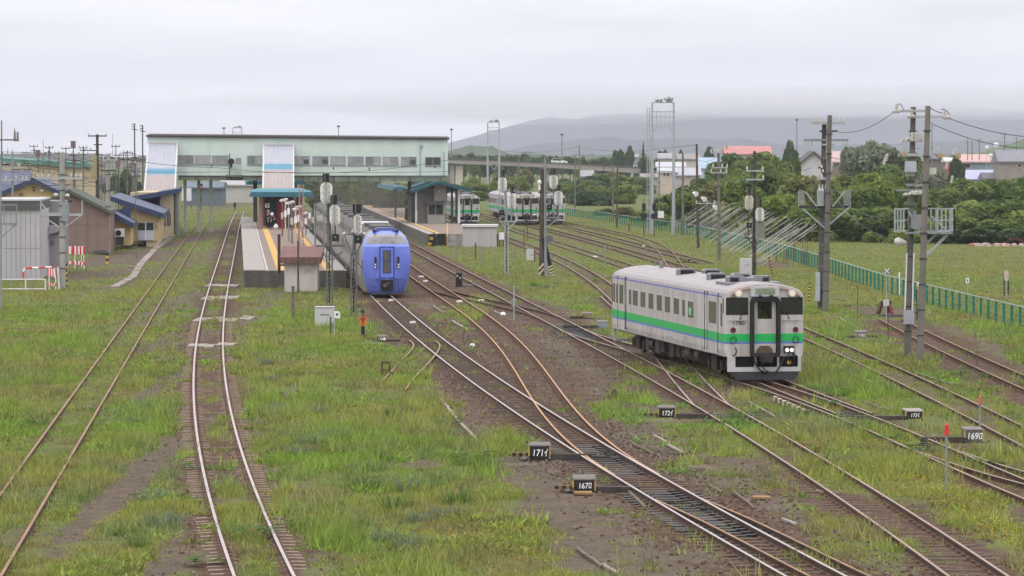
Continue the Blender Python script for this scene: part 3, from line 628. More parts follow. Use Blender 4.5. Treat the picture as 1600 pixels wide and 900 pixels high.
 for yb in (3.4, LEN - 3.4):
  m = MB()
  for sg in (-1, 1):
   m.box(sg * .86 - .06, sg * .86 + .06, yb - 1.55, yb + 1.55, .42, .62); m.box(sg * .95 - .1, sg * .95 + .1, yb - .45, yb + .45, .25, .75)
   for dy in (-1.05, 1.05): m.box(sg * .92 - .1, sg * .92 + .1, yb + dy - .18, yb + dy + .18, .28, .6)
  bg_ = m.build('bogie', kunder, root)
  for dy in (-1.05, 1.05):
   m = MB(); m.cyl((-.62, yb + dy, .43), (-.5, yb + dy, .43), .43, n=20); m.cyl((.5, yb + dy, .43), (.62, yb + dy, .43), .43, n=20); m.cyl((-.5, yb + dy, .43), (.5, yb + dy, .43), .08); m.build('wheelset', M('wheel_steel', (.09, .07, .06), .6, .4, .3, 4), bg_)
 r2 = random.Random(4); y = 5.4
 while y < LEN - 5.4:
  wy = r2.uniform(.45, 1.2); zb = r2.uniform(.22, .42); dep = r2.uniform(.0, .35); kind = r2.random()
  for sg in (-1, 1):
   m = MB()
   if kind < .25: m.cyl((sg * 1.0, y, .62), (sg * 1.0, y + wy, .62), .22, n=12)
   else:
    m.box(min(sg * (1.33 - dep), sg * .7), max(sg * (1.33 - dep), sg * .7), y, y + wy, zb, .88)
    m.box(min(sg * (1.35 - dep), sg * .7), max(sg * (1.35 - dep), sg * .7), y + wy * .2, y + wy * .7, zb + .1, .6)
   m.build('equipment_box', kgear if kind < .7 else kunder, root)
  y += wy + r2.uniform(.06, .3)
 m = MB(); m.box(-.7, .7, 5.3, LEN - 5.3, .3, .86); m.build('engine', kunder, root)
 return root
KR = railcar('white railcar with green waist stripe and lit headlights leaving in the foreground', (8.9, 124, 0), PHI)
index_kids()
for u, Y, lb in ((823, 407, 'white and green railcar standing in the middle of the yard, seen head on'), (730, 404, 'white and green railcar beside the right platform shelter'), (864, 409, 'white and green railcar standing half hidden behind the dark pole')):
 c_ = copy_tree(KR); c_.location = (XU(u, 300, Y), Y, 0); c_.rotation_euler = (0, 0, .078); c_['label'] = lb
c_ = copy_tree(KR); c_.location = (XU(823, 300, 407) - .078 * 21.4, 428.4, 0); c_.rotation_euler = (0, 0, .078); c_['label'] = 'second white and green railcar coupled behind the middle one in the yard'
KIDS.clear()
nm = text_mesh('1780', .19, blackm); o = link('fleet_number', nm, KR, (-.93, -.004, 2.07)); o.rotation_euler = (R(90), 0, 0); o.scale = (1.15, 1, 1)
m = MB();
for x, zz, w_ in ((-.82, 1.93, .06), (-.72, 1.93, .05), (-.62, 1.94, .04), (-.5, 1.93, .16)):
 m.box(x - w_ / 2, x + w_ / 2, -.006, 0, zz - .07, zz - .05); m.box(x - w_ / 2, x + w_ / 2, -.006, 0, zz + .04, zz + .06); m.box(x - w_ / 2, x - w_ / 2 + .015, -.006, 0, zz - .05, zz + .04)
m.build('faded_stencil', M('pale_grey_print', (.36, .35, .36), .6), KR)
dv = thing('person', 'person in a yellow vest seen through the front door window of the railcar', 'person')
def body_mesh(name, mat, joints, edges, parent, sub=1):
 me = bpy.data.meshes.new(name); me.from_pydata([j[0] for j in joints], edges, [])
 ob = bpy.data.objects.new(name, me); COL.objects.link(ob)
 sk = ob.modifiers.new('skin', 'SKIN'); ss = ob.modifiers.new('sub', 'SUBSURF'); ss.levels = sub; ss.render_levels = sub
 for v, j in zip(me.skin_vertices[0].data, joints): v.radius = (j[1], j[1] if len(j) < 3 else j[2])
 me.skin_vertices[0].data[0].use_root = True
 bpy.context.view_layer.update(); dg = bpy.context.evaluated_depsgraph_get()
 m2 = bpy.data.meshes.new_from_object(ob.evaluated_get(dg)); bpy.data.objects.remove(ob)
 m2.materials.clear(); m2.materials.append(mat)
 for p in m2.polygons: p.use_smooth = True
 o = bpy.data.objects.new(name, m2); COL.objects.link(o); o.parent = parent; return o
def person(root, skin, top, trousers, hair, h=1.68, bend=0.0, step=.1, arm=(.1, .1), hat=None):
 k = h / 1.7
 def s(*p): return tuple(c * k for c in p)
 b = bend
 J = [(s(0, 0, .92), .14, .11), (s(0, -.08 * b, 1.15), .135, .10), (s(0, -.28 * b, 1.38 - .08 * b), .15, .10), (s(0, -.34 * b, 1.48 - .12 * b), .055, .055), (s(0, -.40 * b - .01, 1.60 - .14 * b), .085, .10), (s(0, -.42 * b, 1.67 - .15 * b), .06, .07)]
 E = [(0, 1), (1, 2), (2, 3), (3, 4), (4, 5)]
 for sg, ar in ((-1, arm[0]), (1, arm[1])):
  i = len(J); sh = (0, -.28 * b, 1.40 - .08 * b)
  J += [(s(sg * .19, sh[1], sh[2]), .058), (s(sg * .24, sh[1] - ar * .4, sh[2] - .28), .043), (s(sg * .23, sh[1] - ar * 1.3, sh[2] - .5 + ar * .3), .032), (s(sg * .225, sh[1] - ar * 1.45, sh[2] - .60 + ar * .3), .036)]
  E += [(2, i), (i, i + 1), (i + 1, i + 2), (i + 2, i + 3)]
 for sg in (-1, 1):
  i = len(J)
  J += [(s(sg * .10, 0, .86), .09), (s(sg * .11, -sg * step * .6 - .02, .48), .062), (s(sg * .11, -sg * step * -.6 + .03, .10), .042), (s(sg * .115, -sg * step * -.6 - .12, .035), .035)]
  E += [(0, i), (i, i + 1), (i + 1, i + 2), (i + 2, i + 3)]
 body_mesh('body', skin, J, E, root)
 T_ = [J[0], J[1], J[2]] + [J[6], J[7], J[8], J[10], J[11], J[12]]
 T_ = [(j[0], j[1] * 1.16, (j[2] if len(j) > 2 else j[1]) * 1.2) for j in T_]
 body_mesh('jacket', top, T_, [(0, 1), (1, 2), (2, 3), (3, 4), (4, 5), (2, 6), (6, 7), (7, 8)], root)
 Q = [(J[0][0], .15, .125)] + [(j[0], j[1] * 1.25) for j in (J[14], J[15], J[16], J[18], J[19], J[20])]
 body_mesh('trousers', trousers, Q, [(0, 1), (1, 2), (2, 3), (0, 4), (4, 5), (5, 6)], root)
 hd = Vector(J[4][0])
 m = MB(); m.ball(hd + Vector((0, .02, .035)) * k, .112 * k, (.9, 1, 1), 12, 8, 0)
 if hat: m.cyl(hd + Vector((0, .0, .05)), hd + Vector((0, -.03, .06)), .19 * k, .17 * k, 14)
 m.build('hair' if not hat else 'hat', hair, root)
 m = MB(); m.cyl(hd + Vector((0, -.09, -.0)) * k, hd + Vector((0, -.125, -.02)) * k, .014 * k, .02 * k, 6); m.build('nose', skin, root)
 m = MB()
 for sg in (-1, 1): m.ball(hd + Vector((sg * .034, -.098, .02)) * k, .011 * k, (1, .6, .8), 6, 4)
 m.build('eyes', blackm, root)
 for sg in (-1, 1):                                # hands: palm, four fingers and a thumb
  w_ = Vector((J[9] if sg < 0 else J[13])[0]); m = MB()
  m.cbox(w_ + Vector((0, 0, -.03)), .03 * k, .075 * k, .09 * k)
  for q in range(4): m.cyl(w_ + Vector((0, -.03 + .02 * q, -.07)) * 1, w_ + Vector((-.012 * sg, -.03 + .02 * q, -.07 - (.06, .072, .068, .052)[q] * k)), .009 * k, .007 * k, 5)
  m.cyl(w_ + Vector((0, -.035, -.02)), w_ + Vector((0, -.075, -.065)), .010 * k, .008 * k, 5); m.build('hand', skin, root)
navy = M('navy_cloth', (.02, .025, .045), .9, 0, .2, 6); blackc = M('black_cloth', (.016, .016, .018), .9, 0, .2, 6); whitec = M('white_cloth', (.62, .61, .6), .9, 0, .1, 6)
hairm = M('black_hair', (.012, .011, .01), .6, 0, .2, 9); vest = M('yellow_vest', (.62, .58, .04), .7, 0, .1, 6); greyc = M('grey_cloth', (.16, .16, .18), .9, 0, .2, 6)
dl = Matrix.Rotation(PHI, 4, 'Z') @ Vector((-.06, .42, 0)); dv.location = (8.9 + dl.x, 124 + dl.y, 1.0); dv.rotation_euler = (0, 0, PHI + .3)
person(dv, skinm, vest, navy, navy, 1.72, 0, 0, (.25, .3))
bluep = M('violet_blue_paint', (.14, .19, .63), .32, 0, .08, 1.5, 0, (.10, .16, .50), .4, spec=.45)
stainl = M('dull_stainless', (.27, .25, .235), .55, .2, .12, 1.0, 0, (.17, .155, .14), .5, streak=True)
roofdk = M('sooty_roof', (.10, .095, .09), .75, .1, .25, 1.0, 0, (.05, .046, .042), .6)
navyp = M('dark_blue_trim', (.02, .03, .16), .4, 0, .1, 2)
cabgl = glass('cab_glass', (.16, .155, .16), .12); doorgl = glass('door_glass', (.09, .085, .075), .15)
BX, BY, BR = XU(604.5, 400, 200), 200.0, .078
ET = thing('express_train', 'long grey express train with a violet blue nose beside the left platform', 'train', (BX, BY, 0), BR)
def hw(z):                      # half width of the nose at height z
 pts = [(.12, .80), (.3, .93), (.8, 1.13), (1.3, 1.29), (1.8, 1.39), (2.3, 1.41), (2.8, 1.34), (3.1, 1.24), (3.4, 1.08), (3.7, .86), (3.84, .66)]
 for (a, x), (b_, y) in zip(pts, pts[1:]):
  if z <= b_: return x + (y - x) * (z - a) / (b_ - a)
 return pts[-1][1]
def fy(s_, z):                  # how far the nose skin sits behind its front line
 y = .55 * abs(s_) ** 2.6 + .22 * s_ * s_
 if z > 2.9: y += (z - 2.9) * .95 + max(0, z - 3.5) * 1.6
 if z < 1.0: y += (1.0 - z) ** 2 * .35
 return y
zs_ = [.14, .3, .6, .95, 1.3, 1.7, 2.1, 2.5, 2.9, 3.05, 3.2, 3.35, 3.5, 3.65, 3.76, 3.83]; ss_ = [-1, -.96, -.9, -.8, -.65, -.48, -.3, 0, .3, .48, .65, .8, .9, .96, 1]
mb = MB(); nr = len(ss_)
for z in zs_:
 for s_ in ss_: mb.v.append((s_ * hw(z), fy(s_, z), z))
gi = lambda j, i: j * nr + i
for j in range(len(zs_) - 1):
 for i in range(nr - 1):
  g_ = 3.02 < (zs_[j] + zs_[j + 1]) / 2 < 3.7 and .0 <= abs((ss_[i] + ss_[i + 1]) / 2) < .93
  mb.f.append((gi(j, i), gi(j, i + 1), gi(j + 1, i + 1), gi(j + 1, i))); mb.m.append(1 if g_ else 0)
def bw(z):                      # body half width
 pts = [(.14, 1.22), (.5, 1.32), (1.0, 1.40), (2.4, 1.41), (3.1, 1.34), (3.5, 1.20), (3.83, .85)]
 for (a, x), (b_, y) in zip(pts, pts[1:]):
  if z <= b_: return x + (y - x) * (z - a) / (b_ - a)
 return .85
rows = []
for y, bl in ((1.2, .45), (2.4, .85), (3.4, 1)):
 row = []
 for sg in (-1, 1):
  q = []
  for z in zs_: q.append(len(mb.v)); mb.v.append((sg * (hw(z) * (1 - bl) + bw(z) * bl), y if z < 2.9 else max(y, fy(1, z) + .1 * y), z))
  row.append(q)
 rows.append(row)
edge = [[gi(j, 0) for j in range(len(zs_))], [gi(j, nr - 1) for j in range(len(zs_))]]
for k, row in enumerate(rows):
 for sd in (0, 1):
  for j in range(len(zs_) - 1):
   f = (edge[sd][j], edge[sd][j + 1], row[sd][j + 1], row[sd][j]); mb.f.append(f if sd == 0 else f[::-1]); mb.m.append(0 if k < 1 else 2)
 t0, t1 = edge[0][-1], edge[1][-1]
 mb.f.append((t0, t1, row[1][-1], row[0][-1]) if k else tuple(gi(len(zs_) - 1, i) for i in range(nr)) + (row[1][-1], row[0][-1])); mb.m.append(3)
 edge = row
mb.build('nose', [bluep, cabgl, stainl, roofdk], ET, smooth=False)
ET.scale = (1, 1, .955)
def fpanel(name, mats, x0, x1, z0, z1, th=.05, fr=0, parent=ET):
 m = MB(); yb = min(fy(x0 / hw(z0), z0), fy(x1 / hw(z1), min(z1, 2.9)), .03) - th
 m.box(x0, x1, yb, .12, z0, z1); return m.build(name, mats, parent)
fpanel('door_frame', navyp, -.42, .42, 1.02, 2.93, .025); dd = fpanel('gangway_door', bluep, -.36, .36, 1.08, 2.86, .045)
fpanel('door_trim', navyp, -.23, .23, 1.36, 2.72, .055, parent=dd); fpanel('pane', doorgl, -.195, .195, 1.40, 2.68, .065, parent=dd); fpanel('pane_bar', navyp, -.195, .195, 2.02, 2.09, .072, parent=dd)
m = MB(); m.box(-.36, .36, -.06, .2, .30, .96); m.build('coupler_opening', blackm, ET)
m = MB(); m.cyl((-.1, -.03, .62), (-.1, -.32, .62), .13, n=8); m.cyl((.06, -.03, .74), (.06, -.2, .74), .07, n=6); m.build('coupler', M('coupler_steel', (.10, .085, .07), .7, .2, .3, 6), ET)
for sg in (-1, 1):
 x = sg * .66; m = MB(); m.box(x - .05, x + .05, -.02, .14, 1.62, 2.32); m.build('lamp_recess', blackm, ET)
 for z in (1.70, 1.86):
  m = MB(); m.cyl((x, .02, z), (x, -.06, z), .05, n=12); m.build('headlight', lampm, ET)
m = MB(); m.box(.62, .68, -.0, .12, .62, .72); m.box(.64, .66, 0, .12, .4, .55); m.build('valve', blackm, ET)
m = MB(); m.prism([(-.62, 1.5, 3.8), (.62, 1.5, 3.8), (.5, 1.7, 4.0), (-.5, 1.7, 4.0)], (0, 1.6, 0)); m.box(-.75, -.62, 1.4, 2.6, 3.78, 3.92); m.box(.62, .75, 1.4, 2.6, 3.78, 3.92); m.build('roof_fairing', navyp, ET)
m = MB(); m.bar((-.3, .45, 3.08), (-.12, .95, 3.6), .03); m.bar((.3, .45, 3.08), (.12, .95, 3.6), .03); m.build('wiper', blackm, ET)
m = MB(); m.box(-.85, .85, .0, .9, .06, .16); m.build('snow_plough', darksteel, ET)
m = MB()
for sg in (-1, 1):
 m.box(*sorted((sg * .47, sg * .485)), -.012, .05, .3, 1.05); m.box(*sorted((sg * .485, sg * 1.0)), .0, .12, 1.0, 1.014)
 m.box(*sorted((sg * .3, sg * .33)), .25, .5, 3.03, 3.2)
tag(m.build('panel_seam', navyp, ET), kind='stuff')
P0 = [(-1.22, .14), (-1.40, 1.0), (-1.41, 2.4), (-1.34, 3.1), (-1.20, 3.5), (-.85, 3.78), (0, 3.86), (.85, 3.78), (1.20, 3.5), (1.34, 3.1), (1.41, 2.4), (1.40, 1.0), (1.22, .14)]
for car in range(6):
 ya = 3.4 if car == 0 else car * 21.4 + .0; yb = car * 21.4 + 20.8
 mb = MB(); n = len(P0)
 for y in (ya, yb):
  for x, z in P0: mb.v.append((x, y, z))
 for i in range(n):
  i2 = (i + 1) % n; mb.f.append((i2, i, n + i, n + i2)); mb.m.append(1 if 3 <= i <= 8 else 0)
 mb.f.append(tuple(range(n))); mb.f.append(tuple(n + k for k in range(n))[::-1]); mb.m += [0, 0]
 cb = mb.build('carriage_body', [stainl, roofdk], ET)
 m = MB(); m.box(-1.425, -1.38, ya + 1.6, yb - 1.6, 1.75, 2.55); m.box(1.38, 1.425, ya + 1.6, yb - 1.6, 1.75, 2.55); m.build('window_band', M('dull_side_windows', (.13, .12, .11), .5, 0, .2, .6), cb)
 for bx_ in ((-.7, .7, ya + 3, ya + 6, 3.78, 4.02), (-.7, .7, yb - 7, yb - 4, 3.78, 4.02), (-.5, .5, (ya + yb) / 2 - 1.5, (ya + yb) / 2 + 1, 3.8, 4.0)): m = MB(); m.box(*bx_); m.build('roof_unit', roofdk, cb)
 m = MB(); m.box(-1.2, 1.2, ya + .5, yb, .2, .5)
 for yy in (ya + 3.2, yb - 3.2):
  for dy in (-1, 1): m.cyl((-.6, yy + dy, .41), (.6, yy + dy, .41), .41, n=12)
 m.build('bogie', kunder, cb)
 if car in (1,):
  m = MB(); m.prism([(-1.28, ya - .15, 3.3), (1.28, ya - .15, 3.3), (1.0, ya + .5, 3.98), (-1.0, ya + .5, 3.98)], (0, 1.4, 0)); ca = m.build('cab_hood', M('grey_white_paint', (.50, .50, .53), .5, 0, .1, 2), cb)
  m = MB(); m.prism([(-.95, ya - .10, 3.42), (.95, ya - .10, 3.42), (.75, ya + .32, 3.84), (-.75, ya + .32, 3.84)], (0, -.06, .0)); m.build('cab_window', darkglass, ca)
 if car: m = MB(); m.box(-.55, .55, ya - .6, ya, .9, 3.3); m.build('gangway', blackrub, ET)
DX = -.078
asph = M('platform_paving', (.20, .155, .125), .95, 0, .12, .8, .1, (.14, .11, .095), .5)
edgew = M('platform_edge_stone', (.30, .27, .25), .9, 0, .15, 1.5, .2, (.20, .18, .16), .5)
tactile = M('yellow_tactile', (.50, .30, .085), .85, 0, .15, 2, .1, (.30, .2, .09), .4)
whiteline = M('platform_white_line', (.45, .43, .41), .85, 0, .12, 2, 0, (.28, .25, .23), .5)
def plat(name, label, xl, xr, y0, y1, lines):
 r = thing(name, label, 'platform', ((xl + xr) / 2, y0, 0)); m = MB()
 dy = y1 - y0; X = lambda x, y: x + DX * (y - y0)
 m.hexa([(xl, y0, -.3), (xr, y0, -.3), (X(xr, y1), y1, -.3), (X(xl, y1), y1, -.3), (xl, y0, .92), (xr, y0, .92), (X(xr, y1), y1, .92), (X(xl, y1), y1, .92)])
 m.build('platform_body', darkconc, r, world=True)
 def strip(a, b_, z, mt, nm):
  m = MB(); m.hexa([(a, y0 + .02, z - .06), (b_, y0 + .02, z - .06), (X(b_, y1), y1, z - .06), (X(a, y1), y1, z - .06), (a, y0 + .02, z), (b_, y0 + .02, z), (X(b_, y1), y1, z), (X(a, y1), y1, z)]); return m.build(nm, mt, r, world=True)
 strip(xl + .02, xr - .02, .935, asph, 'paving')
 for a, b_, mt, nm in lines: strip(a, b_, .945 if nm != 'edge_stone' else .955, mt, nm)
 return r, X
PL, PX = plat('left_platform'.replace('left_', 'station_'), 'platform with yellow tactile strips between the curved track and the blue train', -16.35, -10.15, 215, 400,
  [(-16.4, -15.05, edgew, 'edge_stone'), (-14.35, -13.85, tactile, 'tactile_strip'), (-11.4, -11.0, tactile, 'tactile_strip'), (-10.85, -10.1, edgew, 'edge_stone'), (-15.0, -14.9, whiteline, 'white_line')])
for k in range(40):
 y = 215.2 + k * 1.5; m = MB(); xo = PX(-16.38, y); m.hexa([(xo, y, .95), (xo + 1.28, y, .95), (xo + 1.28 + DX * 1.47, y + 1.47, .95), (xo + DX * 1.47, y + 1.47, .95), (xo, y, .972), (xo + 1.28, y, .972), (xo + 1.28 + DX * 1.47, y + 1.47, .972), (xo + DX * 1.47, y + 1.47, .972)])
 m.build('edge_slab', edgew, PL, world=True)
RPa, RX = plat('station_platform', 'platform with a pale stained wall to the right of the blue train', -7.45, -1.8, 314, 520,
  [(-7.5, -6.9, edgew, 'edge_stone'), (-6.55, -6.2, tactile, 'tactile_strip')])
m = MB();
for k in range(52):
 y = 314.1 + k * 2; x = RX(-7.47, y); m.hexa([(x - .03, y, -.25), (x + .3, y, -.25), (x + .3 + DX * 1.95, y + 1.95, -.25), (x - .03 + DX * 1.95, y + 1.95, -.25), (x - .03, y, .90), (x + .3, y, .90), (x + .3 + DX * 1.95, y + 1.95, .90), (x - .03 + DX * 1.95, y + 1.95, .90)])
 m.build('wall_block', oldconc, RPa, world=True); m = MB()
m = MB(); m.k = 0
for k in range(4): m.k = k % 2; z0, z1 = -.05 + k * .24, .19 + k * .24; m.hexa([(-7.52 + .08 * k, 313.9, z0), (-7.22 + .08 * k, 313.9, z0), (-7.22 + .08 * k, 313.98, z0), (-7.52 + .08 * k, 313.98, z0), (-7.44 + .08 * k, 313.9, z1), (-7.14 + .08 * k, 313.9, z1), (-7.14 + .08 * k, 313.98, z1), (-7.44 + .08 * k, 313.98, z1)])
m.build('warning_stripe', [yellowp, blackm], RPa, world=True)
m = MB()
for k in range(5): m.box(-5.7, -4.2, 312.4 + k * .35, 314.05, -.2 + k * .22, -.2 + (k + 1) * .22 - .0)
m.build('step', concrete, RPa, world=True)
m = MB(); m.tube([(-5.75, 312.2, -.2), (-5.75, 312.2, .75), (-5.75, 313.9, 1.9), (-5.75, 313.9, .95)], .05, 6); m.build('handrail', yellowp, RPa, world=True)
m = MB(); m.box(-7.0, -6.9, 313.4, 313.9, -.2, 1.1); m.box(-6.65, -5.95, 313.2, 313.5, -.1, 1.0); m.build('equipment_cabinet', blackm, RPa, world=True)
sx0, sx1 = XU(723, 380, 311), XU(776, 380, 311)
sh = thing('storage_shed', 'plain pale grey storage shed at the foot of the right platform steps', 'shed', ((sx0 + sx1) / 2, 311, -.2))
m = MB(); m.box(sx0, sx1, 311, 313.4, -.3, ZV(354.5, 311)); m.build('wall', M('pale_shed_wall', (.40, .37, .375), .7, 0, .06, .8, 0, (.33, .30, .30), .4, streak=True), sh, world=True)
m = MB(); m.box(sx0 - .1, sx1 + .12, 310.85, 313.5, ZV(354.5, 311), ZV(351, 311)); m.build('roof', M('pale_roof', (.55, .53, .55), .6, 0, .06, 1), sh, world=True)
m = MB(); m.box((sx0 + sx1) / 2 - .02, (sx0 + sx1) / 2 + .02, 310.985, 311.0, -.1, ZV(355, 311)); m.box(sx1 - .5, sx1 - .48, 310.985, 311.0, -.1, ZV(356, 311)); m.build('panel_joint', steelgrey, sh, world=True)
FY = 368.0
mint = M('pale_mint_sheet', (.53, .61, .56), .6, 0, .05, .6, 0, (.38, .50, .44), .5, streak=True)
FB = thing('footbridge', 'long mint green covered footbridge over the platforms', 'footbridge', (XU(465, 280, FY), FY, -.2))
xl, xr = XU(230.5, 250, FY), XU(699, 250, FY)
zt = lambda x: ZV(214 + (x - xl) / (xr - xl) * 4.0, FY); zb = lambda x: ZV(274 + (x - xl) / (xr - xl) * 2.2, FY)
m = MB(); m.hexa([(xl, FY, zb(xl)), (xr, FY, zb(xr)), (xr, FY + 4.2, zb(xr)), (xl, FY + 4.2, zb(xl)), (xl, FY, zt(xl)), (xr, FY, zt(xr)), (xr, FY + 4.2, zt(xr)), (xl, FY + 4.2, zt(xl))]); m.build('wall', mint, FB, world=True)
m = MB(); x = xl
while x < xr - .1:                                  # standing seams of the sheet wall
 m.box(x, x + .03, FY - .018, FY, zb(x) + .02, zt(x) - .04); x += .72
tag(m.build('sheet_seam', mint, FB, world=True), kind='stuff')
roofb = M('brown_roof_sheet', (.045, .032, .03), .7, 0, .2, 2)
m = MB(); m.hexa([(xl - .1, FY - .3, zt(xl)), (xr + .15, FY - .3, zt(xr)), (xr + .15, FY + 4.5, zt(xr)), (xl - .1, FY + 4.5, zt(xl)), (xl - .1, FY - .3, zt(xl) + .10), (xr + .15, FY - .3, zt(xr) + .10), (xr + .15, FY + 4.5, zt(xr) + .3), (xl - .1, FY + 4.5, zt(xl) + .3)])
x = xl - .05
while x < xr + .1: m.cyl((x, FY - .34, zt(x) + .12), (x, FY + 4.4, zt(x) + .32), .085, n=6); x += .30
m.build('roof', roofb, FB, world=True)
beam = M('mossy_beam', (.16, .19, .15), .85, 0, .25, 1, 0, (.09, .085, .07), .7)
m = MB(); m.hexa([(xl + 3.2, FY - .06, zb(xl) - .5), (xr, FY - .06, zb(xr) - .5), (xr, FY + 4.1, zb(xr) - .5), (xl + 3.2, FY + 4.1, zb(xl) - .5), (xl + 3.2, FY - .06, zb(xl)), (xr, FY - .06, zb(xr)), (xr, FY + 4.1, zb(xr)), (xl + 3.2, FY + 4.1, zb(xl))])
m.build('floor_beam', beam, FB, world=True)
x = xl + 3.4; m = MB()
while x < xr: m.box(x, x + .08, FY - .11, FY - .06, zb(x) - .48, zb(x) - .02); x += 1.6
m.box(xl + 3.2, xr, FY - .14, FY - .06, zb(xl) - .1, zb(xl) - .02); m.build('beam_stiffener', M('dark_beam_edge', (.06, .06, .05), .8, 0, .3, 1), FB, world=True)
wfr = M('window_frame_grey', (.24, .245, .24), .6, 0, .1, 2); wpane = glass('bridge_glass', (.235, .245, .255), .22); wdark = glass('bridge_dark_glass', (.05, .055, .06), .2)
for k, (ua, ub) in enumerate(((278.7, 301.8), (305, 328.5), (332, 356), (387, 409), (460, 483), (489, 512.5), (517, 539), (544.7, 567.5), (571.7, 594), (599, 621.7), (627.5, 650), (665, 688))):
 za, zc = ZV(243.2 + (ua - 278) / 400 * 3, FY), ZV(255.6 + (ua - 278) / 400 * 2.5, FY); a, b_ = XU(ua, 250, FY), XU(ub, 250, FY); md = (a + b_) / 2
 m = MB(); m.box(a - .05, b_ + .05, FY - .06, FY + .02, zc - .05, zc); m.box(a - .05, b_ + .05, FY - .04, FY + .02, za, za + .05); m.box(a - .05, a, FY - .04, FY + .02, zc, za); m.box(b_, b_ + .05, FY - .04, FY + .02, zc, za); m.box(md - .03, md + .03, FY - .045, FY + .02, zc, za); m.box(a - .1, b_ + .1, FY - .12, FY, zc - .1, zc - .05)
 wn = m.build('window', wfr, FB, world=True)
 for p, q in ((a, md - .03), (md + .03, b_)):
  m = MB(); m.box(p, q, FY - .02, FY + .02, zc, za); m.build('pane', wdark if (k == 11) else (wpane, glass('bridge_glass_light', (.31, .31, .31), .3), glass('bridge_glass_dim', (.16, .17, .18), .15))[(k * 2 + (p > a)) * 7 % 5 % 3], wn, world=True)
 if k in (4, 5, 10):
  m = MB(); m.box(b_ - .55, b_ - .05, FY - .024, FY - .0, zc + .02, zc + .5); m.build('open_pane', wdark, wn, world=True)
m = MB(); m.box(XU(367.6, 250, FY), XU(377.4, 250, FY), FY - .05, FY, ZV(271, FY), ZV(246, FY)); dr = m.build('door', M('faded_mint_door', (.42, .47, .44), .6, 0, .1, 2), FB, world=True)
m = MB(); m.box(XU(368.4, 250, FY), XU(376.6, 250, FY), FY - .06, FY, ZV(256.5, FY), ZV(247.5, FY)); m.build('pane', wpane, dr, world=True)
m = MB(); m.box(XU(354, 250, FY), XU(379, 250, FY), FY - .9, FY - .07, ZV(276, FY), ZV(273, FY)); m.build('maintenance_ledge', beam, FB, world=True)
m = MB(); m.cyl((XU(693.5, 250, FY), FY - .05, zb(xr)), (XU(693.5, 250, FY), FY - .05, ZV(238, FY)), .06, n=6); m.cyl((XU(656.5, 250, FY), FY - .05, zb(xr)), (XU(656.5, 250, FY), FY - .05, ZV(229, FY)), .05, n=6); m.box(XU(655.5, 250, FY), XU(660, 250, FY), FY - .2, FY - .03, ZV(230, FY), ZV(226.5, FY)); m.build('downpipe', M('grey_green_pipe', (.30, .36, .34), .6, 0, .1, 2), FB, world=True)
for u in (289, 310.5, 329.5): m = MB(); m.cyl((XU(u, 300, FY + 2), FY + 2, -.2), (XU(u, 300, FY + 2), FY + 2, zb(xl) - .4), .17, n=10); m.build('column', M('pale_column', (.42, .43, .40), .7, 0, .1, 1), FB, world=True)
for u, mt in ((399, darkconc), (424, darkconc), (447, darkconc), (640, beam), (676, beam)):
 m = MB(); xx = XU(u, 300, FY + 2.5); m.box(xx - .2, xx + .2, FY + 2.2, FY + 2.6, -.2, zb(xl) - .5); m.build('column', mt, FB, world=True)
corr = M('pale_corrugated_sheet', (.45, .46, .51), .55, .1, .08, 1.5, 0, (.46, .44, .47), .5)
corr2 = M('rusty_corrugated_sheet', (.44, .39, .38), .6, .1, .1, 1.5, 0, (.42, .33, .30), .7, streak=True); bluef = M('blue_skylight_sheet', (.10, .30, .42), .4, 0, .1, 2)
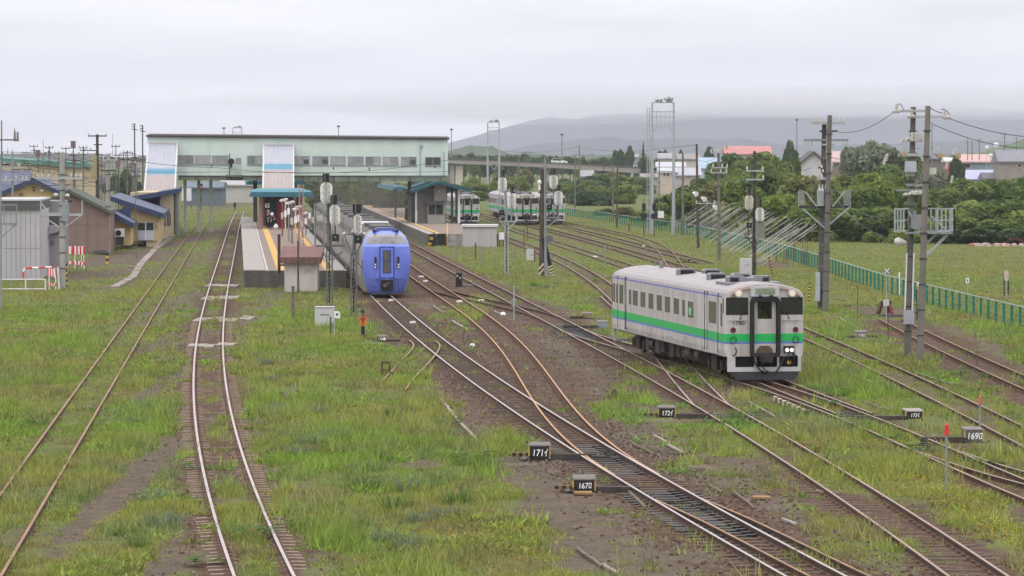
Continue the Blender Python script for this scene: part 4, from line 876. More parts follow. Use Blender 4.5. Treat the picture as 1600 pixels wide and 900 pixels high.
def stair(label, ul, ur, ulb, urb, vt, vb, v1, v2, yb):
 r = thing('covered_stair', label, 'stairs', (XU((ul + ur) / 2, vt, FY), yb, -.2), 0, 'covered stairs under the footbridge')
 T0, T1 = P(ul, vt, FY - .02), P(ur, vt, FY - .02); B0, B1 = P(ulb, vb, yb), P(urb, vb, yb)
 def row(t): return T0.lerp(B0, t), T1.lerp(B1, t)
 def tv(v):
  lo, hi = 0, 1
  for _ in range(40):
   md = (lo + hi) / 2; p = T0.lerp(B0, md); vv = 450 - F * math.tan(math.atan((p.z - CAMH) / p.y) + PITCH)
   lo, hi = (md, hi) if vv < v else (lo, md)
  return lo
 segs = [(0, tv(v1), corr, 'roof_sheet'), (tv(v1), tv(v2), bluef, 'skylight'), (tv(v2), 1, corr2, 'roof_sheet')]
 for t0, t1, mt, nm in segs:
  a0, a1 = row(t0); b0, b1 = row(t1); m = MB(); n = 22; nrm = Vector((0, -.32, .95)).normalized()
  for k in range(n):
   f0, f1, f2, f3 = k / n, (k + .34) / n, (k + .5) / n, (k + .84) / n; pa = [a0.lerp(a1, f) for f in (f0, f1, f2, f3, (k + 1) / n)]; pb = [b0.lerp(b1, f) for f in (f0, f1, f2, f3, (k + 1) / n)]
   up = [0, 0, .09, .09, 0]; pa = [p + nrm * u_ for p, u_ in zip(pa, up)]; pb = [p + nrm * u_ for p, u_ in zip(pb, up)]
   for i in range(4): m.face([pb[i], pb[i + 1], pa[i + 1], pa[i]])
  o = m.build(nm, mt, r, world=True); m = MB()
  for k in range(n): m.bar(a0.lerp(a1, (k + .92) / n) + nrm * .03, b0.lerp(b1, (k + .92) / n) + nrm * .03, .045, .04)
  tag(m.build('rib_shade_line', M('rib_shade_grey', (.24, .25, .29), .7) if mt is not corr2 else M('rusty_rib_shade', (.26, .13, .10), .8), o), kind='stuff')  # thin dark bars painting the shade between ribs; rust tone on the lower sheet
 m = MB()                                            # side walls and undercroft
 for a, b_, dx in ((T0, B0, 0), (T1, B1, 0)):
  s1 = -.06 if a is T0 else .06
  m.hexa([(b_.x, b_.y, b_.z - 3.2), (b_.x + s1, b_.y, b_.z - 3.2), (a.x + s1, a.y, a.z - 4), (a.x, a.y, a.z - 4), (b_.x, b_.y, b_.z), (b_.x + s1, b_.y, b_.z), (a.x + s1, a.y, a.z), (a.x, a.y, a.z)])
 m.build('side_wall', mint, r, world=True)
 m = MB()
 for a, b_ in ((T0, B0), (T1, B1)): m.bar(a + Vector((0, -.05, .08)), b_ + Vector((0, -.05, .08)), .16, .1)
 m.bar(T0 + Vector((-.1, -.1, .08)), T1 + Vector((.1, -.1, .08)), .16, .12)
 m.build('roof_trim', kwhite, r, world=True)
 m = MB(); m.hexa([B0 + Vector((0, .2, -3.5)), B1 + Vector((0, .2, -3.5)), T1 + Vector((0, -.2, -4.2)), T0 + Vector((0, -.2, -4.2)), B0 + Vector((0, .2, -3.3)), B1 + Vector((0, .2, -3.3)), T1 + Vector((0, -.2, -3.9)), T0 + Vector((0, -.2, -3.9))]); m.build('flight', darkconc, r, world=True)
 return r
stair('pale corrugated covered stair leading down behind the yellow station building', 232, 277, 226, 273, 224.5, 299, 264, 273.5, 352)
stair('pale corrugated covered stair leading down onto the left platform canopy', 412, 458.5, 411, 458.5, 227, 299.5, 256.5, 265.5, 352)
m = MB(); x = XU(361.3, 252, FY - .5); m.cyl((x, FY - .5, ZV(252.4, FY)), (x, FY - .58, ZV(252.4, FY)), .33, n=18); m.cyl((x - .18, FY - .45, ZV(273, FY)), (x - .18, FY - .45, ZV(240, FY)), .05, n=6); m.box(x - .1, x + .1, FY - .55, FY - .35, ZV(262, FY), ZV(257, FY))
tag(m.build('signal_disc', blackm), 'round black signal disc on the front of the footbridge', 'signal')
CYF = 336.0; tealdk = M('dim_teal_sheet', (.045, .11, .14), .7, 0, .15, 1.2, spec=.1)  # duller teal for the far canopy, the smoke's dimming put into its colour
def canopy(label, ul, ur, vt, vm, vb, y0, y1, px, dim=False):
 r = thing('platform_canopy', label, 'canopy', (XU((ul + ur) / 2, 300, y0), y0, .93), 0, 'teal platform canopies'); a, b_ = XU(ul, 300, y0), XU(ur, 300, y0); sh_ = DX * (y1 - y0)
 zt_, zm, zb_ = ZV(vt, y0), ZV(vm, y0), ZV(vb, y0)
 m = MB(); m.hexa([(a, y0, zb_), (b_, y0, zb_), (b_ + sh_, y1, zb_), (a + sh_, y1, zb_), (a + .25, y0, zm), (b_ - .25, y0, zm), (b_ - .25 + sh_, y1, zm), (a + .25 + sh_, y1, zm)])
 m.build('fascia', tealdk if dim else teal, r, world=True)
 m = MB(); m.hexa([(a + .2, y0 + .05, zm), (b_ - .2, y0 + .05, zm), (b_ - .2 + sh_, y1 - .05, zm), (a + .2 + sh_, y1 - .05, zm), (a + .9, y0 + .6, zt_), (b_ - .9, y0 + .6, zt_), (b_ - .9 + sh_, y1 - .6, zt_), (a + .9 + sh_, y1 - .6, zt_)])
 m.build('roof', tealdk if dim else M('light_teal_sheet', (.06, .19, .235), .6, 0, .1, 1), r, world=True)
 for x, y, rad, mt in px: m = MB(); m.cyl((x, y, .93), (x, y, zb_), rad, n=8); m.build('column', mt, r, world=True)
 return r
pinkcol = M('pink_steel', (.36, .20, .18), .6, 0, .15, 1.5); redcol = M('deep_red_panel', (.30, .025, .04), .5, 0, .1, 1.5)
cx = lambda u, y: XU(u, 340, y)
canopy('teal canopy over the left platform at the foot of the covered stair', 389.5, 491, 296.5, 300, 307.5, CYF, 352, [(cx(408, 338), 338, .2, pinkcol), (cx(470, 338), 338, .15, pinkcol), (cx(412, 350), 350, .2, pinkcol), (cx(466, 350), 350, .2, pinkcol)])
canopy('far teal canopy seen left and right of the covered stair', 384, 479, 280, 282.5, 288.5, 378, 420, [(cx(400, 380), 380, .15, pinkcol), (cx(462, 380), 380, .15, pinkcol)])
def pbox(name, label, cat, u0, u1, v0, v1, y, dep, mt, group=None):
 m = MB(); m.box(XU(u0, 300, y), XU(u1, 300, y), y, y + dep, ZV(v1, y), ZV(v0, y)); return tag(m.build(name, mt), label, cat, group)
r = thing('waiting_room', 'dark waiting room front with a red side under the left platform canopy', 'kiosk', (cx(430, 345), 345, .94))
m = MB(); m.box(cx(418, 345), cx(452, 345), 345, 350, .94, 4.0); m.build('wall', M('dark_kiosk', (.03, .05, .045), .6, 0, .3, 1), r, world=True)
m = MB(); m.box(cx(433, 342), cx(441, 342), 342, 345, .94, 3.4); m.build('red_panel', redcol, r, world=True)
r = thing('hanging_sign', 'small square pale sign hanging under the left platform canopy', 'sign', (cx(417.5, 337), 337, 3.3))
m = MB(); m.box(cx(414.3, 337), cx(420.8, 337), 337, 337.1, ZV(324.5, 337), ZV(317.8, 337)); m.build('board', M('cream_board', (.55, .54, .45), .5), r, world=True)
m = MB(); xx = cx(417.5, 337); m.box(xx - .06, xx + .06, 336.97, 337, ZV(323.5, 337), ZV(319, 337)); m.cyl((xx, 337.05, ZV(317.8, 337)), (xx, 337.05, ZV(307, 337)), .02); m.build('mark', blackm, r, world=True)
def place(label, u, v, y, col, tr, hr, h, bend, rz, arm=(.05, .1), hat=None):
 o = thing('person', label, 'person', (cx(u, y), y, .945), rz, 'people waiting on the left platform'); person(o, skinm, col, tr, hr, h, bend, .18, arm, hat); return o
place('person in dark clothes with a pale round hat near the pink column', 419, 353, 337.5, navy, blackc, M('pale_hat', (.42, .41, .40), .8), 1.72, .1, 2.6, (.1, .2), True)
place('person in a grey blue top standing behind the person with the hat', 424, 353, 339, greyc, navy, hairm, 1.66, .1, .4)
place('person in black with a white hat bending over a bag on the left platform', 428.5, 356, 334.5, blackc, blackc, M('white_hat', (.62, .62, .62), .8), 1.6, .9, -.6, (.35, .4), True)
r = thing('shopping_bag', 'white plastic bag on the platform beside the bending person', 'bag', (cx(431, 333.5), 333.5, .945)); m = MB(); m.ball((0, 0, .24), .26, (.9, .7, .95), 10, 6); m.build('bag', whitec, r); m = MB(); m.tube([(-.1, 0, .42), (-.06, 0, .56), (.06, 0, .56), (.1, 0, .42)], .014); m.build('handle', whitec, r)
paints = [M('rusty_sign_post', (.20, .12, .09), .7, 0, .3, 4), M('cream_post', (.48, .43, .32), .7, 0, .15, 4), M('red_brown_post', (.22, .05, .045), .7, 0, .2, 4), darkgreen if False else M('dark_green_post', (.04, .10, .08), .7, 0, .2, 4), steelgrey]
lab = ['cream', 'rusty brown', 'red brown', 'dark green', 'grey']
spec = [(441, 300, 352, 2, 305), (446, 303, 366, 1, 296), (451, 309, 380, 4, 288), (456, 316, 386, 0, 280), (462, 322, 384, 1, 275), (467, 326, 390, 0, 270), (472, 332, 374, 4, 300), (478, 334, 370, 0, 310), (484, 328, 360, 4, 318), (489, 325, 366, 3, 312)]
for k, (u, v0, v1, ci, y) in enumerate(spec):
 x = PX(-12.2 + (.5 if k > 5 else 0), y); x = XU(u, 340, y); z1 = ZV(v0, y) * .62 + .36 * .94 if False else min(ZV(v0, y), 4.2)
 nm = ['red brown', 'cream', 'grey', 'rusty brown', 'tall cream', 'tall rusty brown', 'slim grey', 'slim rusty', 'short grey', 'dark green'][k]
 r = thing('platform_post', nm + ' post with a small plate in the row on the left platform', 'post', (x, y, .94), 0, 'posts in a row on the left platform')
 m = MB(); m.cyl((0, 0, 0), (0, 0, z1 - .94), .07, n=6); m.build('post', paints[ci], r)
 m = MB(); m.cbox((0, -.09, (z1 - .94) * (.55 + .1 * (k % 3))), .22, .03, .55); m.build('plate', whitep if k % 3 else paints[1], r)
 if k < 7: m = MB(); m.bar((0, 0, z1 - 1.0), (.35 - (k % 2) * .7, -.1, z1 - .95), .09, .14); m.ball((.35 - (k % 2) * .7, -.12, z1 - 1.0), .16, (1, 1, .8), 8, 5); m.build('lamp_arm', ceramic, r)
r = thing('ladder_mast', 'twin tube ladder mast rising from the left platform in front of the canopy', 'mast', (XU(471, 400, 232), 232, .94))
m = MB(); xa, xb = XU(467.8, 320, 232), XU(473.6, 320, 232)
for x in (xa, xb): m.cyl((x, 232, .94), (x, 232, ZV(288, 232)), .035, n=6)
m.build('rail', pinkcol, r, world=True)
for k in range(9): m = MB(); z = 1.6 + k * .5; m.cyl((xa, 232, z), (xb, 232, z), .02, n=5); m.build('rung', pinkcol, r, world=True)
r = thing('mirror_stand', 'grey steel stand with a blank plate at the right edge of the left platform', 'stand', (XU(492, 345, 262), 262, .94))
m = MB(); xa, xb = XU(492, 345, 262), XU(506, 345, 262)
for x in (xa, xb): m.bar((x, 262, .94), (x, 262, ZV(319, 262)), .1)
for v in (319, 334, 347): m.bar((xa, 262, ZV(v, 262)), (xb, 262, ZV(v, 262)), .08)
m.bar((xa, 262, ZV(319, 262)), (xb + .5, 262, ZV(331, 262)), .06); m.build('frame', steelgrey, r, world=True)
m = MB(); m.box(XU(495.5, 340, 262), XU(504, 340, 262), 261.9, 261.95, ZV(345, 262), ZV(337, 262)); m.build('plate', M('cream_plate', (.40, .38, .32), .6), r, world=True)
HY = 209.0
r = thing('relay_hut', 'small whitewashed concrete hut with a brown overhanging roof at the left platform end', 'hut', (XU(470, 440, HY), HY, -.2))
m = MB(); m.box(XU(444.5, 440, HY), XU(496, 440, HY), HY, HY + 2.1, -.3, ZV(409, HY)); m.build('wall', M('whitewashed_wall', (.50, .455, .43), .85, 0, .08, 1.2, .1, (.30, .26, .23), .6, streak=True), r, world=True)
brn = M('brown_roof', (.16, .085, .075), .8, 0, .2, 1.5, 0, (.10, .06, .055), .6)
a, b_ = XU(437.5, 400, HY), XU(502.5, 400, HY); m = MB(); m.hexa([(a, HY - .35, ZV(411.5, HY)), (b_, HY - .35, ZV(411.5, HY)), (b_, HY + 2.6, ZV(400, HY)), (a, HY + 2.6, ZV(400, HY)), (a, HY - .35, ZV(401.5, HY)), (b_, HY - .35, ZV(401.5, HY)), (b_, HY + 2.6, ZV(386.5, HY)), (a, HY + 2.6, ZV(386.5, HY))]); rf = m.build('roof', brn, r, world=True)
m = MB()
for k in range(8): x = a + (b_ - a) * k / 7; m.box(x - .02, x + .02, HY - .375, HY - .35, ZV(411, HY), ZV(402, HY))
m.build('roof_seam', M('dark_brown_seam', (.09, .045, .04), .8), rf, world=True)
m = MB(); m.box(XU(476, 430, HY), XU(486, 430, HY), HY - .02, HY, ZV(427, HY), ZV(420, HY)); m.build('notice', M('faded_notice', (.40, .35, .32), .8, 0, .3, 6), r, world=True)
m = MB(); m.cyl((XU(436, 400, HY + 1), HY + 1, .94), (XU(436, 400, HY + 1), HY + 1, ZV(366, HY + 1)), .09, n=8); m.bar((XU(436, 400, HY + 1), HY + 1, ZV(415, HY)), (XU(446, 400, HY + 1), HY + 1, ZV(415, HY)), .1); m.build('vent_pipe', M('dark_brown_pipe', (.06, .035, .03), .8), r, world=True)
r = tag((lambda m: (m.cyl((XU(466, 470, 206), 206, -.2), (XU(466, 470, 206), 206, ZV(376, 206)), .06, n=6), m.build('thin_post', woodpole))[1])(MB()), 'thin grey wooden post standing in front of the small hut', 'post')
r = tag((lambda m: (m.cyl((XU(458, 510, 172), 172, -.2), (XU(458, 510, 172), 172, ZV(447, 172)), .075, n=7), m.build('wood_post', timber))[1])(MB()), 'short weathered wooden post in the grass below the small hut', 'post')
SY = 363.0
r = thing('platform_shelter', 'grey shelter with a wide teal gull roof on the right platform', 'shelter', (XU(690, 345, SY), SY, .93))
X = lambda u: XU(u, 320, SY); Z = lambda v: ZV(v, SY)
m = MB(); sh_ = DX * 22
L_ = [(X(645), Z(297)), (X(665), Z(290)), (X(681), Z(284.2)), (X(690), Z(284)), (X(712), Z(289.5)), (X(737), Z(294.5))]
for (xa, za), (xb, zb_) in zip(L_, L_[1:]):
 m.hexa([(xa, SY - 1, za - .28), (xb, SY - 1, zb_ - .28), (xb + sh_, SY + 21, zb_ - .28), (xa + sh_, SY + 21, za - .28), (xa, SY - 1, za), (xb, SY - 1, zb_), (xb + sh_, SY + 21, zb_), (xa + sh_, SY + 21, za)])
m.build('roof', M('dark_teal_sheet', (.03, .085, .105), .8, 0, .15, 1.2, spec=.1), r, world=True)
gb = M('grey_beige_panel', (.26, .25, .22), .8, 0, .08, .8)
m = MB(); m.box(X(652), X(678), SY + 1, SY + 12, .93, Z(293)); m.build('wall', M('grey_panel', (.17, .165, .15), .8, 0, .1, .8), r, world=True)
m = MB(); m.box(X(678), X(697), SY + .3, SY + 6, Z(313.5), Z(288)); m.build('upper_wall', gb, r, world=True)
m = MB(); m.box(X(668), X(695), SY - .1, SY + 4, .93, Z(315)); m.build('booth', gb, r, world=True)
m = MB(); m.box(X(660.5), X(696), SY - .7, SY + 1, Z(316.5), Z(313.5)); m.build('booth_canopy', darksteel, r, world=True)
for a, b_ in ((669.5, 680), (681.5, 692)): m = MB(); m.box(X(a), X(b_), SY - .14, SY, Z(335), Z(320)); m.build('pane', darkglass, r, world=True)
for u in (649.5, 648, 713, 717, 706): m = MB(); m.cyl((X(u), SY + .3, .93), (X(u), SY + .3, Z(296)), .12, n=8); m.build('column', whitep if u in (649.5, 717) else darksteel, r, world=True)
for k in range(4): m = MB(); y = SY + 4 + k * 5; m.cyl((X(648) + DX * (y - SY), y, .93), (X(648) + DX * (y - SY), y, Z(297)), .12, n=8); m.build('column', darksteel, r, world=True)
m = MB(); m.ball((X(686), SY + .2, Z(299)), .12); m.build('lamp', ceramic, r, world=True)
m = MB(); m.box(X(698), X(709), SY + 6, SY + 6.3, Z(300), Z(293)); m.build('name_board', M('teal_board', (.10, .36, .42), .5), r, world=True)
canopy('far low teal canopy at the back of the right platform', 613, 644, 291, 292.5, 297.5, 395, 440, [(XU(618, 300, 397), 397, .12, darksteel), (XU(640, 300, 397), 397, .12, darksteel)], True)
for k, (u, v, dz) in enumerate(((637, 302, 0), (638, 309, 0), (639, 323, 0))):
 y = 372 + k; rr = thing('platform_speaker', ['upper pale horn speaker on the shelter side', 'middle round lamp unit on the shelter side', 'lower pale clock unit on the shelter side'][k], 'speaker', (XU(u, v, y), y, ZV(v, y))); m = MB(); m.cyl((0, 0, 0), (0, -.3, 0), .16, .3, 10); m.build('horn', M('cream_horn', (.45, .42, .36), .6), rr); m = MB(); m.cyl((0, -.3, 0), (0, -.31, 0), .16, n=10); m.cyl((0, .1, 0), (0, .1, -(ZV(v, y) - .94)), .05); m.build('mouth', blackm, rr)
ylw = M('yellow_render', (.50, .37, .18), .85, 0, .07, .8, 0, (.40, .29, .15), .4, streak=True)
ylw2 = M('pale_yellow_render', (.46, .38, .25), .85, 0, .07, .8, 0, (.36, .29, .19), .4, streak=True)
bluer = M('dark_blue_roof', (.028, .042, .095), .5, .1, .2, .6, 0, (.05, .06, .10), .5)
browr = M('brown_siding', (.21, .145, .125), .85, 0, .06, .7, 0, (.15, .105, .095), .5, streak=True)
mossr = M('mossy_roof', (.085, .095, .075), .9, 0, .2, 1.2, .2, (.05, .055, .045), .5)
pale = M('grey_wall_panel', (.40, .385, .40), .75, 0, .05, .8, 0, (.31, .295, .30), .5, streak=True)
dkwall = M('dark_grey_wall', (.22, .21, .22), .8, 0, .08, .8)  # plain darker grey for the annex wall
def wx(u, y): return XU(u, 350, y)
def wbox(r, nm, mt, u0, u1, v0, v1, y, dep, fwd=0):
 a, b, c, d, s_ = wx(u0, y), wx(u1, y), ZV(v1, y), ZV(v0, y), DX * (dep + fwd); m = MB(); m.hexa([(a, y - fwd, c), (b, y - fwd, c), (b + s_, y + dep, c), (a + s_, y + dep, c), (a, y - fwd, d), (b, y - fwd, d), (b + s_, y + dep, d), (a + s_, y + dep, d)]); return m.build(nm, mt, r, world=True)
def poly_front(r, nm, mt, uv, y, dep, fwd=0):
 m = MB(); m.prism([P(u, v, y - 0) + Vector((0, -fwd, 0)) for u, v in uv], (DX * dep, dep, 0)); return m.build(nm, mt, r, world=True)
y = 229
r = thing('grey_building', 'flat roofed pale grey panel building at the far left edge', 'building', (wx(20, y), y, -.2))
wbox(r, 'wall', pale, -60, 63, 327, 447, y, 12); wbox(r, 'parapet', M('dark_parapet', (.085, .082, .085), .7, 0, .15, .8), -60, 63.5, 314, 327.5, y, 12, .15)
wbox(r, 'roof_edge', M('light_trim', (.40, .40, .40), .6), -60, 64, 311.5, 314, y, 12, .2)
for k in range(9):
 u = 2 + k * 7.6; m = MB(); m.box(wx(u, y) - .015, wx(u, y) + .015, y - .012, y, -.3, ZV(328, y)); m.build('panel_joint', M('panel_joint_grey', (.24, .23, .24), .8), r, world=True)
m = MB(); m.box(wx(-60, y), wx(63, y), y - .012, y, ZV(388.3, y), ZV(387.7, y)); m.build('panel_joint', MATS['panel_joint_grey'], r, world=True)
wbox(r, 'foundation', concrete, -60, 63, 439, 447, y, 1, .06)
y = 240
r = thing('grey_annex', 'recessed grey annex with a small lean-to roof between the grey building and the concrete pole', 'building', (wx(80, y), y, -.2))
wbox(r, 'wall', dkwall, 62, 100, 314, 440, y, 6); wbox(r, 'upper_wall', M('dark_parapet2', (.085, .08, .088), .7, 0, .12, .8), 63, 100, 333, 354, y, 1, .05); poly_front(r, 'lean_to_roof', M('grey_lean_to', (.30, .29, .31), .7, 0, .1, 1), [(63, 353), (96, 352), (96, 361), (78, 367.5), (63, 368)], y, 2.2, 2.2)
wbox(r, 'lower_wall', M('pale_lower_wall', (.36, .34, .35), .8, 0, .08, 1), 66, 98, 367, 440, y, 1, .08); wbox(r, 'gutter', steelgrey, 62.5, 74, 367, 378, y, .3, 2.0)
wbox(r, 'roof_edge', MATS['light_trim'], 62, 101, 331.5, 333.5, y, 6, .2)
m = MB(); m.cyl((wx(69, y), y - .2, -.2), (wx(69, y), y - .2, ZV(384, y)), .1, n=8); m.box(wx(67, y), wx(71, y), y - .35, y - .1, ZV(388, y), ZV(383, y)); m.build('standpipe', M('pale_pipe', (.42, .41, .42), .6), r, world=True)
for u in (80.5, 84): wbox(r, 'vent', steelgrey, u - 1, u + 1, 376, 383, y, .1, .16)
y = 288
r = thing('brown_building', 'brown sided building with a mossy roof behind the second concrete pole', 'building', (wx(138, y), y, -.2))
poly_front(r, 'wall', browr, [(72, 399), (170, 399), (170, 331), (109, 300), (72, 318)], y, 14)
for a, b_ in (((108.5, 295.5), (175, 330)), ((108.5, 295.5), (70, 314.5))):
 A, B = P(a[0], a[1], y), P(b_[0], b_[1], y); m = MB(); m.prism([A, B, B + Vector((0, 0, -.28)), A + Vector((0, 0, -.28))], (DX * 15, 15, 0)); [None for _ in ()]
 m.v = [(p[0], p[1] - .5, p[2]) for p in m.v]; rf = m.build('roof', mossr, r, world=True)
for v in (351.5,): wbox(r, 'panel_joint', M('brown_joint', (.12, .08, .07), .8), 104, 170, v - .3, v + .3, y, .1, .012)
for u in (120, 137, 153): m = MB(); m.box(wx(u, y) - .015, wx(u, y) + .015, y - .01, y, -.2, ZV(332, y)); m.build('panel_joint', MATS['brown_joint'], r, world=True)
wbox(r, 'foundation', oldconc, 104, 170, 394, 400, y, 1, .08); wbox(r, 'step', darkconc, 148, 167, 391, 396, y, .5, .6)
y = 330
r = thing('yellow_house', 'yellow gabled building with a dark blue roof and a window row above the grey building', 'building', (wx(52, y), y, -.2))
poly_front(r, 'wall', ylw, [(-40, 345), (112, 345), (112, 312), (52, 283), (-40, 327)], y, 16)
for a, b_ in (((52, 277.5), (118, 310)), ((52, 277.5), (-45, 321))):
 A, B = P(a[0], a[1], y), P(b_[0], b_[1], y); m = MB(); m.prism([A, B, B + Vector((0, 0, -.42)), A + Vector((0, 0, -.42))], (DX * 17, 17, 0)); m.v = [(p[0], p[1] - .6, p[2]) for p in m.v]; m.build('roof', bluer, r, world=True)
wbox(r, 'window_band', whitep, 22, 72, 307.5, 314, y, .1, .05)
for a, b_ in ((23.5, 36), (38, 51), (54.5, 71)): wbox(r, 'window', darkglass, a, b_, 309, 313.5, y, .1, .08)
wbox(r, 'wall_lamp', M('lamp_brown', (.12, .08, .06), .6), 30.5, 36.5, 302, 304.5, y, .1, .3); wbox(r, 'wall_lamp', whitep, 64, 69, 296.5, 299, y, .1, .3)
m = MB(); p = P(52, 292, y); m.cyl((p.x, p.y - .05, p.z), (p.x + .1, p.y - .4, p.z - .3), .12, n=8); m.build('horn', MATS['lamp_brown'], r, world=True)
y = 345
r = thing('blue_roof_building', 'long dark blue pitched roof at the far left behind the yellow gable', 'building', (wx(0, y), y, -.2))
m = MB(); m.hexa([P(-60, 322, y), P(48, 300, y), P(48, 268, y + 14), P(-60, 268, y + 14), P(-60, 320, y), P(48, 298, y), P(48, 266.5, y + 14), P(-60, 266.5, y + 14)]); m.build('roof', bluer, r, world=True)
m = MB(); m.box(wx(-60, y), wx(30, y), y + 2, y + 13, -.2, ZV(300, y)); m.build('wall', ylw, r, world=True)
y = 312
r = thing('station_building', 'yellow station building with stepped dark blue roofs beside the left track', 'building', (wx(225, y), y, -.2))
poly_front(r, 'wall', ylw, [(176, 383.5), (204, 383.5), (204, 347), (176, 333)], 302, 14)
poly_front(r, 'wall', ylw, [(203, 376), (246, 376), (246, 337), (203, 322)], y, 30)
m = MB(); A, B = P(246, 376, y), P(254, 366.5, 336); m.hexa([(A.x - 1, A.y + .1, -.2), (A.x, A.y + .1, -.2), (B.x, B.y, -.2), (B.x - 1, B.y, -.2), (A.x - 1, A.y + .1, ZV(336, y)), (A.x, A.y + .1, ZV(336, y)), (B.x, B.y, ZV(336, y)), (B.x - 1, B.y, ZV(336, y))]); m.build('wall', ylw2, r, world=True)
y2 = 338
poly_front(r, 'wall', ylw, [(192, 365), (253, 365), (253, 300.5), (192, 311)], y2, 30)
A, B = P(252.5, 365, y2), P(272, 361.2, 352); zA, zB = ZV(300.5, y2), ZV(297.5, 352)
m = MB(); m.hexa([(A.x - 3, A.y, -.2), (A.x, A.y, -.2), (B.x, B.y, -.2), (B.x - 3, B.y + 3, -.2), (A.x - 3, A.y, zA), (A.x, A.y, zA), (B.x, B.y, zB), (B.x - 3, B.y + 3, zB)]); m.build('wall', ylw2, r, world=True)
def lp(t, dz=0): return A.lerp(B, t)
for t0, t1 in ((.08, .30), (.42, .70)):
 m = MB(); a_, b_ = A.lerp(B, t0), A.lerp(B, t1); nrm = Vector((B - A)).cross(Vector((0, 0, 1))).normalized() * .06
 z0, z1 = ZV(353, 344), ZV(334.5, 344); m.hexa([Vector((a_.x, a_.y, z0)) + nrm, Vector((b_.x, b_.y, z0)) + nrm, Vector((b_.x, b_.y, z0)) - nrm, Vector((a_.x, a_.y, z0)) - nrm, Vector((a_.x, a_.y, z1)) + nrm, Vector((b_.x, b_.y, z1)) + nrm, Vector((b_.x, b_.y, z1)) - nrm, Vector((a_.x, a_.y, z1)) - nrm]); m.build('window', M('brown_glass', (.06, .05, .05), .3, 0, .2, 1), r, world=True)
m = MB(); m.box(wx(250.5, y2) , wx(253.5, y2), y2 - .3, y2, ZV(330, y2), ZV(310, y2)); m.build('wall_post', M('grey_brown_post', (.22, .19, .17), .8), r, world=True)
m = MB(); p = B; m.cyl((p.x + .3, p.y, -.2), (p.x + .3, p.y, zB), .28, n=8); m.bar((p.x + .3, p.y, 1.0), (p.x + 1.6, p.y, -.2), .12); m.build('downpipe', concrete, r, world=True)
def slab(a, b_, ya, yb_, th, nm='roof', dx=0):
 m = MB(); A_, B_ = P(*a, ya), P(*b_, ya); v_ = Vector((DX * (yb_ - ya) + dx, yb_ - ya, 0)); m.prism([A_, B_, B_ + Vector((0, 0, -th)), A_ + Vector((0, 0, -th))], v_); o = m.build(nm, bluer, r, world=True); return o
slab((183, 310.5), (280, 294.5), y2 - .8, y2 + 16, .45); slab((172, 306), (256, 333.5), y - .8, y + 26, .45); slab((150, 318), (208.5, 348.5), 301.2, 314, .42)
poly_front(r, 'roof_slope', bluer, [(178, 330), (204, 322), (204, 347), (185, 338)], y - 2, .3)
dr = wbox(r, 'door', M('pale_blue_door', (.42, .45, .52), .6, 0, .05, 1), 215, 241, 347, 375.5, y, .1, .06)
for a, b_ in ((215.8, 227), (228.6, 239.8)): wbox(dr, 'pane', M('door_window', (.03, .032, .035), .2, 0, .4, 2), a, b_, 348, 359.5, y, .1, .10)
wbox(dr, 'frame', whitep, 227.2, 228.4, 347, 375.5, y, .1, .09)
wbox(r, 'wall_box', steelgrey, 242.5, 245, 352, 357, y, .1, .12)
ac = thing('air_conditioner', 'white air conditioner unit with a dark fan at the yellow station wall', 'air conditioner', (wx(188, 300), 300, .2))
wbox(ac, 'case', whitep, 179.5, 194.5, 357.5, 370, 300, .5, .2); m = MB(); p = P(185.5, 364, 300); m.cyl((p.x, 299.8, p.z), (p.x, 299.72, p.z), .24, n=14); m.build('fan', blackm, ac, world=True); wbox(ac, 'stand', darksteel, 181, 193, 370, 383, 300, .4)
def pole(name, label, u, vb, vt, w, mt, ut=None, group=None, cat='pole', taper=.72, base=None):
 b_ = GG(u, vb) if base is None else Vector(base); y = b_.y; r = thing(name, label, cat, (b_.x, y, b_.z), 0, group)
 tp = P(u if ut is None else ut, vt, y); m = MB(); rad = w / 2 * y / F
 m.cyl((0, 0, -.2), tp - b_, rad, rad * taper, 12); m.build('pole', mt, r); r['_y'] = y; return r, b_, tp
def arm(r, b_, u0, u1, v, mt=galv, th=.1, dy=-.2, ins=(), up=True):
 y = b_.y; p, q = P(u0, v, y), P(u1, v, y); m = MB(); m.bar((p.x - b_.x, dy, p.z - b_.z), (q.x - b_.x, dy, q.z - b_.z), th); c = m.build('crossarm', mt, r)
 for u in ins:
  k = P(u, v, y) - b_; s_ = 1 if up else -1; m = MB(); m.cyl((k.x, dy, k.z + s_ * .05), (k.x, dy, k.z + s_ * .30), .06, .04, 7); m.cyl((k.x, dy, k.z + s_ * .14), (k.x, dy, k.z + s_ * .18), .085, .085, 7); m.build('insulator', ceramic, c)
 return c
def bands(r, b_, tp, n, w):
 m = MB()
 for k in range(n):
  t = .15 + .8 * k / n; p = (tp - b_) * t; m.cyl((p.x, p.y, p.z), (p.x, p.y, p.z + .05), w, n=10);
 tag(m.build('pole_band', darksteel, r), kind='stuff')
def railing(m, p, q, z0, z1, n=5, r_=.02):
 p, q = Vector(p), Vector(q)
 for t in range(n + 1): a = p.lerp(q, t / n); m.bar((a.x, a.y, z0), (a.x, a.y, z1), r_ * 2)
 for z in (z1, (z0 + z1) / 2, z0): m.bar((p.x, p.y, z), (q.x, q.y, z), r_ * 2)
r, b_, tp = pole('utility_pole', 'thick concrete pole with a bracket arm in front of the grey annex', 98, 453, 238, 10.5, concrete, 97)
arm(r, b_, 57, 130, 278.5, galv, .13, ins=(60, 67, 77, 112, 119, 127)); arm(r, b_, 64.5, 129, 335.5, galv, .14); bands(r, b_, tp, 7, .22)
m = MB()
